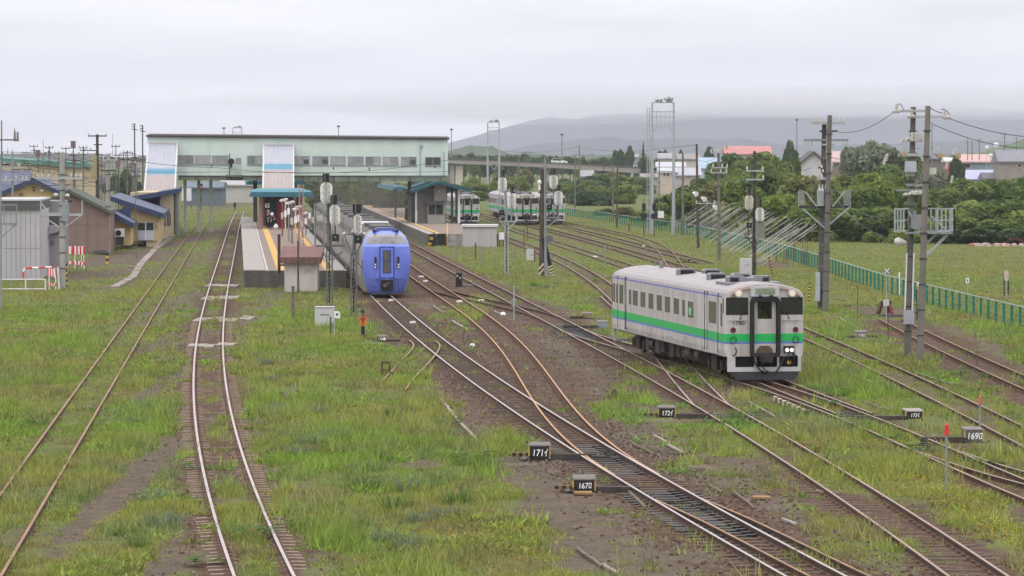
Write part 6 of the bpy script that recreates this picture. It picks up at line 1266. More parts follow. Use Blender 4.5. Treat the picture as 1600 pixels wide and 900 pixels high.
m = MB(); p = P(1421, 261, y) - b_; m.box(p.x - .22, p.x + .22, -.55, -.2, p.z - .2, p.z + .24); m.build('switch_case', M('pale_blue_grey_case', (.36, .38, .42), .5), r)
for q in range(4): ins(1415.5 + q * 3.4, 271.5, .06, (0, 0, 1), ceramic, .2)
m = MB(); p = P(1456, 267, y) - b_; m.box(p.x - .12, p.x + .12, -.5, -.2, p.z - .13, p.z + .13); m.build('small_case', M('cream_case', (.46, .44, .37), .6), r)
for u, v in ((1420, 303), (1430, 300), (1436, 302)): ins(u, v, .075, (1, 0, .1), ceramic, .5)
m = MB(); za, zb_ = ZV(362, y) - b_.z, ZV(326, y) - b_.z
xa, xb = XU(1395, 350, y) - b_.x, XU(1488, 350, y) - b_.x; xm1, xm2 = XU(1414, 350, y) - b_.x, XU(1464, 350, y) - b_.x
m.box(XU(1415, 360, y) - b_.x, xb - .05, -.55, .35, za - .08, za); m.build('work_deck', steelgrey, r)
def rpan(x0, y0, x1, y1, n):
 m = MB()
 for t in range(n + 1): xx, yy = x0 + (x1 - x0) * t / n, y0 + (y1 - y0) * t / n; m.bar((xx, yy, za), (xx, yy, zb_ + (0.05 if t == 0 else 0)), .05)
 for z in (za + .05, (za + zb_) / 2, zb_): m.bar((x0, y0, z), (x1, y1, z), .05)
 m.build('railing', galv, r)
rpan(xa, -.75, xm1, -.55, 4); rpan(xm1, -.55, xm1 + .3, .3, 1); rpan(xm2, -.2, xb, -.55, 4); rpan(xb, -.55, xb + .02, .35, 2); rpan(XU(1448, 350, y) - b_.x, .3, xm2, .3, 2)
m = MB(); sbar(m, b_, (1483, 363), (1447, 398), .11, -.2); sbar(m, b_, (1467, 363), (1450, 380), .09, .2); sbar(m, b_, (1418, 330), (1436, 362), .07, -.35); sbar(m, b_, (1455, 338), (1478, 360), .05, -.3); m.build('brace', galv, r)
m = MB(); p = P(1432, 345, y) - b_; m.box(p.x - .25, p.x + .2, -.45, -.1, p.z - .3, p.z + .25); m.cyl((p.x - .1, -.3, p.z + .25), (p.x - .1, -.3, p.z + .42), .05); m.build('transformer', M('dull_grey_case', (.22, .22, .235), .6), r)
m = MB(); p = P(1406, 379, y) - b_; m.cyl((p.x + .2, -.3, p.z), (p.x - .12, -.45, p.z + .05), .08, .19, 12); m.ball((p.x - .12, -.45, p.z + .05), .16, (1, 1, 1), 10, 6); m.build('floodlight', ceramic, r)
m = MB();
for u0, v0, u1, v1 in ((1416, 395, 1413, 484), (1427, 395, 1424.5, 486)): m.bar(P(u0, v0, y) - b_ + Vector((0, -.22, 0)), P(u1, v1, y) - b_ + Vector((0, -.22, 0)), .055)
m.build('cable_conduit', M('white_conduit', (.58, .58, .6), .5), r)
m = MB(); p = P(1419, 495, y) - b_; m.box(p.x - .2, p.x + .2, -.34, -.1, p.z - .28, p.z + .28); m.build('cable_box', M('lilac_grey_box', (.33, .33, .37), .5), r)
m = MB(); sbar(m, b_, (1413, 484), (1436, 489), .06, -.25); sbar(m, b_, (1431, 452), (1432, 500), .05, -.2); m.build('conduit_bracket', darksteel, r)
m = MB(); p = P(1434, 444.5, y) - b_; m.ball((p.x, -.3, p.z), .08, (1, 1, 1.2), 8, 5); m.build('lamp', whitep, r)
FP = [(23.9, 160.0), (23.7, 164), (21.95, 206), (21.4, 277), (18.6, 350), (6, 485), (2, 530)]
r = thing('post_fence', 'long green steel post fence with a white top rail bordering the meadow', 'fence', (FP[1][0], FP[1][1], -.12))
pm = MB(); pm.box(-.055, .055, -.055, .055, -.2, 1.06); pme = pm.mesh('fence_post', greenp); pm = MB(); pm.box(-.045, .045, -.05, .05, -.2, 1.0);
rails = MB(); top = MB(); mesh_ = MB(); d0 = 0; base = r.location
for (xa, ya), (xb, yb) in zip(FP, FP[1:]):
 ln_ = math.hypot(xb - xa, yb - ya); n = max(1, int(ln_ / 2.1)) if ya < 400 else max(1, int(ln_ / 2.4))
 for k in range(n):
  x, y = xa + (xb - xa) * k / n, ya + (yb - ya) * k / n; link('fence_post', pme, r, (x - base.x, y - base.y, 0), math.atan2(-(xb - xa), yb - ya))
 for z in (.25, .5, .75): rails.bar((xa - base.x, ya - base.y, z), (xb - base.x, yb - base.y, z), .014)
 top.bar((xa - base.x, ya - base.y, 1.06), (xb - base.x, yb - base.y, 1.06), .07, .05)
tag(rails.build('line_wire', M('green_wire', (.05, .20, .16), .5), r), kind='stuff'); top.build('top_rail', M('pale_top_rail', (.24, .31, .27), .5), r)
spm = M('slanted_pole_grey', (.38, .39, .375), .5, .2, .25, .6, 0, (.24, .21, .18), .5)
r = thing('snow_fence', 'row of slanted grey poles of a collapsible snow fence below the bushes', 'snow fence', (18.2, 256, -.15))
y = 254.0; k = 0; sup = MB()
while y < 425:
 if not (330 < y < 336):
  dx = rng.uniform(-.3, .3); ln_ = rng.uniform(3.4, 4.3); m = MB(); x0 = .25 * rng.uniform(-1, 1)
  m.cyl((x0, y - 256, .1 + rng.uniform(0, .3)), (x0 + ln_, y - 256 + rng.uniform(-.6, .2), 2.9 * ln_ / 3.9 + rng.uniform(-.1, .2)), .026, n=6); m.build('slanted_pole', spm, r)
  if k % 2 == 0: [MB().cyl((x0 + a, y - 255.6, 0), (x0 + a, y - 255.6, c_), .035, n=5).build('prop', timber, r) for a, c_ in ((3.4, 2.3), (2.0, 1.3))]
  if k % 3 == 0: m = MB(); m.bar((x0 + 3.5, y - 256, 1.0), (x0 + 3.4, y - 252, 1.0), .04); m.bar((x0 + 3.5, y - 256, .5), (x0 + 3.4, y - 252, .5), .04); m.build('brace_rail', timber, r)
 y += rng.uniform(1.5, 3.0) * (1.0 + (y - 254) / 300); k += 1
for (u0, v0, u1, v1, lb) in ((1208, 432, 1201, 402, 'leaning yellow and black guy guard behind the railcar front'), (1263, 475, 1265.5, 442, 'upright black and yellow guy guard right beside the railcar lamp')):
 b2 = GG(u0, v0); tp = P(u1, v1, b2.y); m = MB(); n = 12
 for q in range(n): m.k = q % 2; m.cyl(b2.lerp(tp, q / n), b2.lerp(tp, (q + 1) / n), .05, n=7)
 tag(m.build('guy_guard', [M('dull_red_yellow', (.42, .20, .06), .7) if '1208' in str(u0) else yellowp, blackm]), lb, 'guy guard')
bb = GG(1384, 494); r = thing('buffer_stop', 'rail buffer stop on dark timbers with a white plate at the dead end track', 'buffer stop', bb)
k = bb.y / F
m = MB(); m.box(-24 * k, 40 * k, -.2, .25, 0, 3.5 * k); r1 = m.build('base_timber', timber, r); m = MB(); m.box(-20 * k, 36 * k, -.7, -.35, -.05, 3.0 * k); m.build('base_timber', darkconc, r)
for a, c_ in ((-14, -6), (-9.5, -5), (10, 4), (6, 3)): m = MB(); m.bar((a * k, (-.2 if abs(a) > 9.7 else .6), 3 * k), (c_ * k, .1, 22 * k), .13); m.build('strut', railside if a < 0 else M('rust_red_strut', (.16, .03, .025), .7), r)
m = MB(); m.bar((-9 * k, .1, 21 * k), (9.5 * k, .1, 21 * k), .15, .15); m.build('buffer_beam', darksteel, r); m = MB(); m.box(-4.2 * k, 4.6 * k, -.12, -.04, 16 * k, 26 * k); m.build('plate', M('dirty_white_plate', (.50, .47, .47), .6, 0, .15, 8), r)
r = thing('dead_end_sign', 'small square black and white cross sign on a thin post at the buffer stop', 'sign', GG(1385, 507)); k = r.location.y / F; zc = (507 - 423) * k
m = MB(); m.cyl((0, 0, 0), (0, 0, zc), .025, n=6); m.build('post', galv, r); m = MB(); m.box(-4 * k, 4 * k, -.05, -.03, zc - 4 * k, zc + 4 * k); bd = m.build('board', blackm, r)
for a in (45, 135): m = MB(); mt = Matrix.Translation((0, -.06, zc)) @ Matrix.Rotation(R(a), 4, 'Y'); m.box(-4.6 * k, 4.6 * k, -.008, .008, -1.1 * k, 1.1 * k, mt); m.build('cross_bar', whitep, bd)
def stake(u, vb, vt, w_, mt, nm, lb, cat, capm=None, cap=8):
 b2 = GG(u, vb); h = (vb - vt) * b2.y / F; r = thing(nm, lb, cat, b2); m = MB(); rad = w_ / 2 * b2.y / F; m.cyl((0, 0, -.1), (0, 0, h), rad, n=7); m.build('stake', mt, r)
 if capm: m = MB(); c_ = cap * b2.y / F; m.cyl((0, 0, h), (0, 0, h + c_ * 2), rad * 1.9, rad * 1.5, 8); m.cyl((0, 0, h + c_ * 2), (0, 0, h + c_ * 2.3), rad * 1.5, rad * .3, 8); m.build('cap', capm, r)
 return r
stake(1478.5, 778, 683, 4, steelgrey, 'marker_stake', 'nearest grey marker stake with a red tip in the yellow flowers', 'marker', redp, 8); stake(1531, 690, 632, 3.2, steelgrey, 'marker_stake', 'grey marker stake with a faded red tip beside the 169 machine', 'marker', M('faded_red', (.45, .10, .10), .6), 6)
stake(1340, 502, 450, 1.4, M('rust_rod', (.14, .09, .06), .8), 'marker_rod', 'thin rusty rod with a reddish tip left of the buffer stop', 'rod', M('dull_red', (.30, .06, .05), .7), 2); stake(1387.5, 538, 486, 1.4, darksteel, 'marker_rod', 'thin dark rod left of the tall concrete twin poles', 'rod'); stake(1527, 570, 553, 2.4, M('rust_post', (.14, .07, .05), .8), 'rail_post', 'short rusty post on the buffer track at the right', 'post')
stake(803, 500, 448, 2, galv, 'marker_rod', 'thin grey post between the platform track and the white reflectors', 'post'); m = MB(); b2 = GG(803, 482); m.box(b2.x - .12, b2.x + .12, b2.y - .1, b2.y + .1, b2.z + .1, b2.z + .5); tag(m.build('junction_box', steelgrey), 'small grey junction box on the thin post by the platform track', 'box')
for u, vb, vt, w_, lb in ((743, 406, 380, 2.5, 'rusty post near the storage shed, left'), (751, 410, 384, 1.6, 'thin white post below the storage shed'), (714, 405, 368, 1.4, 'thin pale rod with an orange foot left of the shed'), (803, 407, 385, 2.4, 'short grey post right of the pale signal post'), (835, 410, 386, 2.2, 'short brown post by the small pale cabinet'), (656, 447, 421, 1.2, 'thin rod between the rusty rails and the blue train'), (819, 395, 358, 1.6, 'slim post with an orange mark in front of the stabled railcar'), (824, 377, 352, 1.4, 'slim post with a brown joint in front of the stabled railcar'), (945, 416, 384, 2.2, 'pale grey post beyond the tail of the railcar'), (983, 363, 350, 2.4, 'black dwarf post with a white dot in the meadow')):
 stake(u, vb, vt, w_, steelgrey if 'grey' in lb or 'thin' in lb else M('rust_post', (.14, .07, .05), .8), 'marker_rod', lb, 'post')
r = stake(1572, 466, 436, 1, galv, 'meadow_post', 'two striped leaning stakes under a rusty plate beyond the fence', 'sign'); y = r.location.y; k = y / F; m = MB(); m.box(-3 * k, 3.4 * k, -.05, 0, 26 * k, 42 * k); m.build('plate', M('rust_stained_plate', (.50, .42, .38), .7, 0, .2, 6, 0, (.25, .08, .05), .8), r); m = MB(); m.cyl((-3 * k, 0, 0), (-3 * k, 0, 28 * k), .035); m.cyl((3.5 * k, 0, 0), (3.5 * k, 0, 28 * k), .035); m.build('leg', [blackm], r)
r = stake(1511.5, 461, 442, .8, galv, 'meadow_marker', 'small white number plate on a thin post beyond the fence', 'sign'); k = r.location.y / F; m = MB(); m.box(-2.5 * k, 2.5 * k, -.04, 0, 17 * k, 25 * k); m.build('plate', whitep, r); m = MB(); m.box(-.8 * k, .8 * k, -.05, -.04, 19 * k, 23 * k); m.build('mark', blackm, r)
stake(1405, 463, 427, 2.2, whitep, 'white_post', 'white post with faded marks standing at the green fence', 'post')
mcase = M('machine_black', (.018, .018, .019), .5, 0, .3, 4); mtop = M('machine_lid', (.13, .115, .105), .7, .1, .25, 3, 0, (.07, .05, .04), .6); letter = M('white_lettering', (.78, .77, .75), .6, 0, .05, 4)
def machine(label, u0, u1, vt, vb, text, beam_u, beam_v, front=None, lid=None, side=1, tsize=.66, depth=1.05, tiger=True):
 yb = G((u0 + u1) / 2, vb, -.12); y = yb.y; k = y / F; w_ = (u1 - u0) * k; h = (vb - vt) * k
 r = thing('point_machine', label, 'point machine', (yb.x, y, -.12), 0, 'point machines beside the switches')
 m = MB(); m.box(-w_ / 2, w_ / 2, 0, depth, 0, h); cs = m.build('case', front or mcase, r); m = MB(); m.hexa([(-w_ / 2 - .02, -.02, h), (w_ / 2 + .02, -.02, h), (w_ / 2 + .02, depth + .02, h), (-w_ / 2 - .02, depth + .02, h), (-w_ / 2, 0, h + .035), (w_ / 2, 0, h + .035), (w_ / 2, depth, h + .035), (-w_ / 2, depth, h + .035)]); m.build('lid', lid or mtop, r)
 for s_ in (-1, 1): m = MB(); m.box(s_ * w_ / 2 - .035, s_ * w_ / 2 + .012, -.012, .03, .02, h - .01); m.build('yellow_edge', M('old_yellow_edge', (.36, .25, .06), .7, 0, .3, 6), r)
 if text:
  tm = text_mesh(text, h * tsize, letter, .002, .12); o = link('number', tm, r, (.0, -.014, h * .48)); o.rotation_euler = (R(90), R(rng.uniform(-2, 2)), 0); o.scale = (.9, 1.05, 1)
 bx = XU(beam_u, beam_v, y) - yb.x; s_ = 1 if bx > 0 else -1; x0 = s_ * w_ / 2
 for dy in (.05, .5): m = MB(); m.box(min(x0, bx), max(x0, bx), dy - .1, dy + .12, -.1, h * (.42 if dy < .3 else .3)); m.build('switch_timber', M('machine_timber', (.05, .042, .038), .9, 0, .25, 3, .2, (.06, .035, .028), .6), r)
 m = MB(); m.bar((x0, .3, h * .3), (bx, .3, h * .25), .045); m.build('drive_rod', steelgrey, r)
 if tiger:
  m = MB(); xs = -s_ * w_ / 2; n = 5
  for q in range(n): m.k = q % 2; a, c_ = xs - s_ * .09 * q, xs - s_ * .09 * (q + 1); m.box(min(a, c_), max(a, c_), .02, .2, h * .22, h * .5)
  m.build('striped_arm', [blackm, M('old_yellow', (.17, .11, .03), .7, 0, .3, 6)], r)
 m = MB(); m.box(-w_ / 2 - .2, w_ / 2 + .1, -.04, depth, -.12, .0); m.build('base_plate', blackm, r)
 m = MB(); pts = [(-.15, -.05, .05), (-.25, -.18, .12), (-.38, -.22, .0), (-.3, -.15, -.05)]; m.tube([Vector(p) for p in pts], .018, 5); m.build('cable', blackrub, r)
 return r
machine('black point machine box lettered 171 with yellow edges beside the shiny main track', 827, 860, 697, 718, '171ｲ', 925, 712); machine('nearest black point machine box lettered 167 with a cover plate in front', 896, 931, 750, 768, '167ﾛ', 1000, 760, depth=1.2)
machine('black point machine box lettered 172 below the middle of the railcar', 1029, 1056, 638, 653, '172ｲ', 1110, 648); machine('weathered point machine box lettered 173 right of the striped rail', 1416, 1443, 643, 655, '173ｲ', 1340, 648, lid=M('pale_worn_lid', (.26, .235, .21), .8, 0, .2, 3), tiger=False)
machine('pale grey faded point machine box lettered 169 near the right edge', 1508, 1537, 672, 691, '169ﾛ', 1440, 684, front=M('faded_machine_grey', (.11, .105, .10), .8, 0, .2, 3), lid=M('stone_grey_lid', (.17, .155, .14), .85, 0, .15, 3), tiger=False, tsize=.72, depth=.9)
machine('small dark point machine box lettered 170 in the grass left of the main track', 588.5, 604, 526.5, 533, '170●', 625, 530, tiger=False, tsize=.9); machine('grey point machine box lettered 176 beside the track behind the railcar front', 1338, 1355, 519, 528.5, '176ﾛ', 1275, 525, front=M('mid_grey_case', (.16, .16, .165), .7), lid=M('stone_grey_lid', (.17, .155, .14), .85, 0, .15, 3), tsize=.6)
machine('blue grey point machine box beside the tail of the railcar', 933, 950, 503, 512.5, '', 880, 508, front=M('blue_grey_case', (.22, .26, .29), .7), lid=M('stone_grey_lid', (.17, .155, .14), .85, 0, .15, 3), tiger=False); machine('small black point machine box behind the railcar roof', 1075, 1083, 405, 411, '176', 1058, 410, tsize=.5); machine('weathered yellow edged box behind the tail of the railcar', 910, 926, 490, 497, '', 890, 497, front=M('rusty_yellow_case', (.22, .17, .09), .8, 0, .4, 5), lid=M('stone_grey_lid', (.17, .155, .14), .85, 0, .15, 3), tiger=False)
for u, v, lb in ((911, 774, 'yellow topped cable cover in front of the 167 machine'), (1190, 781, 'small yellow topped cover on the gravel right of the 167 points')):
 b2 = GG(u, v); k = b2.y / F; r = thing('cable_cover', lb, 'cover', b2, 0, 'yellow topped covers'); m = MB(); m.box(-14 * k, 14 * k, -.12, .3, .03, .08); m.build('top', M('ochre_cover', (.24, .145, .06), .8, 0, .3, 6), r); m = MB(); m.box(-11 * k, 11 * k, -.08, .25, -.1, .03); m.build('base', darkconc, r)
r = thing('point_indicator', 'orange arrow shaped point indicator with a black lamp in the grass', 'point indicator', GG(567, 529)); k = r.location.y / F
m = MB(); m.cyl((0, 0, -.05), (0, 0, 17 * k), .1, .08, 8); m.build('stand', blackm, r); m = MB()
for dz in (17, 24): m.prism([(-5.8 * k, -.03, (dz + 11) * k), (0, -.03, (dz + 5) * k), (5.8 * k, -.03, (dz + 11) * k), (5.8 * k, -.03, (dz + 5.5) * k), (0, -.03, (dz - 1) * k), (-5.8 * k, -.03, (dz + 5.5) * k)], (0, .03, 0))
m.build('arrow_plate', orangep, r); m = MB(); m.bar((0, -.04, 17 * k), (0, -.04, 36 * k), .04); m.bar((-4.5 * k, -.045, 31 * k), (0, -.045, 26 * k), .03); m.bar((4.5 * k, -.045, 31 * k), (0, -.045, 26 * k), .03); m.build('chevron', M('dark_red_bars', (.12, .02, .015), .6), r)
m = MB(); m.prism([(-4 * k, -.1, 40 * k), (0, -.1, 36 * k), (4 * k, -.1, 40 * k), (0, -.1, 45 * k)], (0, .2, 0)); m.build('lamp', M('dark_green_lamp', (.02, .04, .035), .4), r)
r = thing('dwarf_signal', 'black dwarf signal on a concrete pad between the rusty and platform tracks', 'dwarf signal', GG(716.5, 448)); k = r.location.y / F; m = MB(); m.box(-4.5 * k, 5.5 * k, -.1, .3, 0, 22 * k); m.build('lamp_case', blackm, r); m = MB(); m.cyl((-2 * k, -.12, 17 * k), (-2 * k, -.2, 17 * k), .07, n=8); m.cyl((2.5 * k, -.12, 14 * k), (2.5 * k, -.2, 14 * k), .06, n=8); m.build('lens', M('pale_lens', (.4, .42, .4), .2), r); m = MB(); m.box(-1 * k, 22 * k, .3, .9, -.05, .12); m.build('pad', M('mossy_pad', (.17, .18, .16), .9), r); m = MB(); m.cyl((-2 * k, .1, 22 * k), (-2 * k, .1, 32 * k), .03); m.bar((-5 * k, .1, 29 * k), (1.5 * k, .1, 29 * k), .08); m.build('mast', timber, r)
stake(700, 449, 440, 1, darksteel, 'rail_rod', 'thin dark lever bar beside the dwarf signal', 'rod')
for u, v in ((738, 541), (786, 492)):
 b2 = GG(u, v); r = thing('white_marker', 'white dome marker ' + ('in the gravel left of the orange rail bend' if u < 760 else 'beside the dark crossover'), 'marker', b2, 0, 'white dome markers'); m = MB(); m.ball((0, 0, 0), 4.5 * b2.y / F, (1, 1, 1.1), 12, 4, 0); m.build('dome', whitep, r)
for i, (u, v, u2, v2, w_, mt, lb) in enumerate(((690, 626, 700, 642, .16, woodlight, 'upper piece of the bent old board on the gravel edge'), (700, 642, 762, 712, .16, woodlight, 'long old board lying along the gravel edge'), (575 + 198, 487, 578 + 205, 492, .1, concrete, 'pale stone near the marker'), (706, 542 - 39, 732, 517, .22, woodlight, 'bleached timber lying by the bend of the orange rails'), (676, 479, 693, 490, .12, woodlight, 'bleached stick lying beside the main track'), (1021, 683, 1045, 695, .16, woodlight, 'split plank lying right of the 171 points, left end'), (1043, 697, 1068, 710, .16, woodlight, 'split plank lying right of the 171 points, right end'), (1040, 711, 1087, 711, .1, darkconc, 'thin dark bar lying across the gravel'), (1076, 733, 1112, 736, .14, woodlight, 'pale broken sleeper end on the gravel'), (944, 884, 962, 899, .16, woodlight, 'whitish board at the bottom edge'), (900, 860, 940, 886, .12, timber, 'half buried board above the bottom edge'), (790, 729, 838, 729, .08, woodlight, 'thin pale stick below the left machine lettered box near the shiny rails'), (1018, 663, 1118, 661, .07, woodlight, 'thin pale stick below the 172 machine'), (1310, 577, 1352, 597, .12, concrete, 'pale kerb stone line in the grass'), (1352, 597, 1372, 606, .12, concrete, 'end of the pale kerb stone line'), (982, 692, 1021, 712, .10, timber, 'rusty check bar right of the upper greased ironwork'), (1108, 760, 1130, 772, .10, timber, 'short rusty check bar by the lower greased ironwork'), (978, 766, 1006, 795, .12, timber, 'bent bar in front of the 167 machine timbers'), (1148, 772, 1178, 796, .09, timber, 'bent rusty bar by the small yellow topped cover'), (1206, 660, 1262, 687, 0, timber, ''), (1170, 632, 1212, 654, .08, woodlight, 'pale thin bar left of the striped rail'), (1350, 631, 1370, 640, .10, timber, 'bent dark bar above the 173 machine'), (1246, 663, 1260, 665, .1, woodlight, 'pale flat stick below the striped rail'), (1312, 499, 1345, 516, .12, woodlight, 'old board above the grey 176 machine'), (1435, 588, 1490, 604, .25, darkconc, 'dark strip of old sleeper in the grass'), (1232 + 41, 770, 1310, 773, .08, woodlight, 'thin pale lath on the gravel by the long track'), (1222, 814, 1242, 822, .12, concrete, 'pale flat stone by the long dull track'))):
 if not w_: continue
 a, c_ = GG(u, v), GG(u2, v2); m = MB(); up = Vector((0, 0, .045)); n = 3; pts = [a.lerp(c_, q / n) + up + Vector((rng.uniform(-.03, .03), 0, rng.uniform(-.01, .015))) for q in range(n + 1)]
 for p, q in zip(pts, pts[1:]): m.bar(p, q, w_ * .55, .05)
 tag(m.build('old_board', mt), lb, 'board', 'boards and bars lying on the ground')
a, c_ = GG(1210, 628), GG(1261, 651); m = MB()
for q in range(14): m.k = q % 2; m.bar(a.lerp(c_, q / 14) + Vector((0, 0, .1)), a.lerp(c_, (q + 1) / 14) + Vector((0, 0, .1)), .1, .16)
tag(m.build('striped_rail', [M('pale_stripe2', (.42, .38, .28), .8), M('rust_stripe', (.09, .055, .04), .8)]), 'short pale and rust striped rail lying left of the 173 points', 'rail')
for k, (u, v, w_) in enumerate(((738 - 80, 433, 9), (718, 472, 10), (600 + 65, 440, 8), (752, 470 + 1, 9), (930, 360 + 42, 8), (1007, 385, 8), (613, 470, 12), (645, 470 + 35, 10))):
 b2 = GG(u, v); kk = b2.y / F; m = MB(); m.hexa([(b2.x - w_ * kk / 2, b2.y - .3, b2.z), (b2.x + w_ * kk / 2, b2.y - .25, b2.z), (b2.x + w_ * kk / 2.3, b2.y + .3, b2.z), (b2.x - w_ * kk / 2.4, b2.y + .3, b2.z), (b2.x - w_ * kk / 2.3, b2.y - .2, b2.z + .09), (b2.x + w_ * kk / 2.3, b2.y - .2, b2.z + .07), (b2.x + w_ * kk / 2.6, b2.y + .2, b2.z + .1), (b2.x - w_ * kk / 2.6, b2.y + .2, b2.z + .09)])
 tag(m.build('flat_stone', M('pale_stone', (.46, .42, .38), .9, 0, .2, 4)), 'flat pale stone ' + ['between the rusty rails', 'between the orange rails near the crossover', 'right of the blue train nose', 'beside the dark crossover rails', 'in the yard behind the tail of the railcar', 'among the outer yard rails', 'under the blue train nose', 'between the main rails'][k], 'stone', 'flat pale stones')
for k, (v, d_, wl, wr) in enumerate(((541, .9, 292, 363), (502, 1.6, 300, 367), (499, 1.6, 372, 392), (468, 1.8, 312, 366), (447, 1.4, 320, 372))):
 a = G(wl, v, -.1); c_ = G(wr, v, -.1); m = MB(); n = 5; d_ *= 2.2
 for q in range(n):
  x0, x1 = a.x + (c_.x - a.x) * q / n, a.x + (c_.x - a.x) * (q + .93) / n; j = rng.uniform(-.9, .9)
  for rr in (0,):
   m.hexa([(x0, a.y + j, -.2), (x1, a.y + j + .05, -.2), (x1, a.y + d_ + j, -.2), (x0, a.y + d_ + j, -.2), (x0, a.y + j, -.075), (x1, a.y + j + .05, -.08), (x1, a.y + d_ + j, -.075), (x0, a.y + d_ + j, -.08)])
 tag(m.build('crossing_slab', M('pale_crossing_slab', (.29, .255, .225), .95, 0, .2, 2, .3, (.20, .17, .14), .6), None), ['nearest pale row of slabs across the shiny loop track', 'second pale row of slabs across the loop track', 'slabs right of the loop track beside the second row', 'third weedy row of slabs across the loop track', 'farthest row of slabs across the loop track'][k], 'slab', 'pale slabs across the loop track')
r = thing('cable_trough', 'old concrete cable trough running from the station building along the left siding', 'cable trough', GG(190, 445))
pts = [GG(178, 452), GG(207, 436), GG(221, 413), GG(245, 388), GG(272, 369)]
for p, q in zip(pts, pts[1:]):
 n = max(2, int((q - p).length / 1.6))
 for k in range(n): a, c_ = p.lerp(q, k / n), p.lerp(q, (k + .93) / n); m = MB(); m.bar(a + Vector((0, 0, .06)), c_ + Vector((0, 0, .06 + rng.uniform(-.03, .03))), .5, .14); m.build('cover_slab', M('trough_slab', (.25, .205, .185), .9, 0, .25, 2), r, world=True)
for a, c_ in (((160, 451), (182, 452)), ((200, 418), (224, 420)), ((205, 436), (186, 437))): m = MB(); m.bar(GG(*a) + Vector((0, 0, .05)), GG(*c_) + Vector((0, 0, .05)), .35, .1); m.build('cover_slab', MATS['trough_slab'], r, world=True)
r = thing('equipment_cabinet', 'grey steel equipment cabinet with a dark nameplate in the grass before the signal posts', 'cabinet', GG(507, 512)); k = r.location.y / F
m = MB(); m.box(-15 * k, 15 * k, 0, .55, .05, 31 * k); m.build('case', M('cabinet_grey', (.46, .45, .46), .5, 0, .05, 2), r); m = MB(); m.box(-15.6 * k, 15.6 * k, -.04, .6, 31 * k, 32 * k); m.build('lid', MATS['cabinet_grey'], r); m = MB()
for x in (-6, -3.2, -.4, 2.4, 5.0): m.box(x * k, (x + 1.9) * k, -.012, 0, 18.2 * k, 20.6 * k)
m.build('nameplate', M('dark_print', (.10, .10, .11), .6), r); m = MB(); m.box(-14.6 * k, 14.6 * k, .02, .5, -.1, .05); m.build('plinth', darkconc, r)
stake(516.5, 526, 496, 2.6, woodpole, 'old_stake', 'dark old stake leaning at the grey cabinet', 'stake')
r = stake(522.5, 532, 484, 1.6, galv, 'small_sign', 'small white cornered sign with a black diamond mark on a thin post', 'sign'); k = r.location.y / F; m = MB(); m.prism([(0, -.04, 34 * k), (9 * k, -.04, 33 * k), (9 * k, -.04, 41 * k), (6.5 * k, -.04, 44.5 * k), (0, -.04, 44.5 * k)], (0, .03, 0)); m.build('board', whitep, r); m = MB(); m.prism([(2 * k, -.05, 39.5 * k), (4.2 * k, -.05, 37 * k), (6.4 * k, -.05, 39.5 * k), (4.2 * k, -.05, 42 * k)], (0, .009, 0)); m.build('mark', blackm, r)
r = thing('low_hurdle', 'low rusty hurdle frame among yellow flowers left of the trap rail', 'frame', GG(603, 588)); k = r.location.y / F
m = MB()
for x in (-6, 6): m.cyl((x * k, 0, 0), (x * k, 0, 20 * k), .03)
m.bar((-6.5 * k, 0, 20 * k), (6.5 * k, 0, 20 * k), .06); m.bar((-6 * k, 0, 8 * k), (6 * k, 0, 8 * k), .04); m.build('frame', railside, r)
cb = thing('equipment_cabinet', 'small pale cabinet in the weeds left of the dark wooden pole', 'cabinet', GG(829, 408)); k = cb.location.y / F; m = MB(); m.box(-6.5 * k, 6.5 * k, 0, .5, 0, 18 * k); m.build('case', MATS['cabinet_grey'], cb); m = MB(); m.box(-1 * k, 5 * k, -.01, 0, 8 * k, 9.5 * k); m.build('nameplate', steelgrey, cb)
cb = thing('equipment_box', 'white box on dark legs right of the storage shed', 'box', GG(783.5, 386)); k = cb.location.y / F; m = MB(); m.box(-4 * k, 4 * k, 0, .4, 11 * k, 22 * k); m.build('case', whitep, cb); m = MB(); m.box(-3.5 * k, -2 * k, .1, .2, 0, 11 * k); m.box(2 * k, 3.5 * k, .1, .2, 0, 11 * k); m.build('leg', darksteel, cb); m = MB(); m.box(-8 * k, -5 * k, .2, .6, 0, 18 * k); m.box(6 * k, 8 * k, .2, .6, 0, 17 * k); m.build('side_post', timber, cb)
def barrier(label, u, vb, w_, h, rz=0):
 b2 = GG(u, vb); k = b2.y / F; r = thing('work_barrier', label, 'barrier', b2, rz, 'red and white work barriers'); w_, h = w_ * k, h * k
 for s_ in (-1, 1): m = MB(); m.bar((s_ * w_ * .38, 0, 0), (s_ * w_ * .38, 0, h), .05); m.build('leg', whitep, r)
 for z0, z1 in ((.62, .98), (.18, .30)):
  m = MB(); n = 7
  for q in range(n):
   m.k = q % 2; x0, x1 = -w_ / 2 + w_ * q / n, -w_ / 2 + w_ * (q + 1) / n; m.box(x0, x1, -.06, -.03, h * z0, h * z1)
  m.build('striped_board', [redp, whitep], r)
 return r
barrier('red and white striped barrier board tilted beside the thick concrete pole', 117, 418, 27, 34, .25); barrier('second red and white barrier right and lower beside the first', 124, 421, 23, 36, -.5); barrier('red and white barrier left of the thick concrete pole', 82, 454, 17, 34, -.55); barrier('small red and white barrier by the air conditioner', 190, 388, 9, 22, -.4)
r = thing('guard_rail', 'white guard rail with a red and white tube arch in front of the grey building', 'guard rail', GG(60, 455)); k = r.location.y / F; X_ = lambda u: (u - 60) * k
m = MB(); m.tube([Vector((X_(-60), 0, 17 * k)), Vector((X_(71), 0, 17 * k))], .045, 6); m.tube([Vector((X_(-60), 0, 2 * k)), Vector((X_(71), 0, 2 * k))], .045, 6)
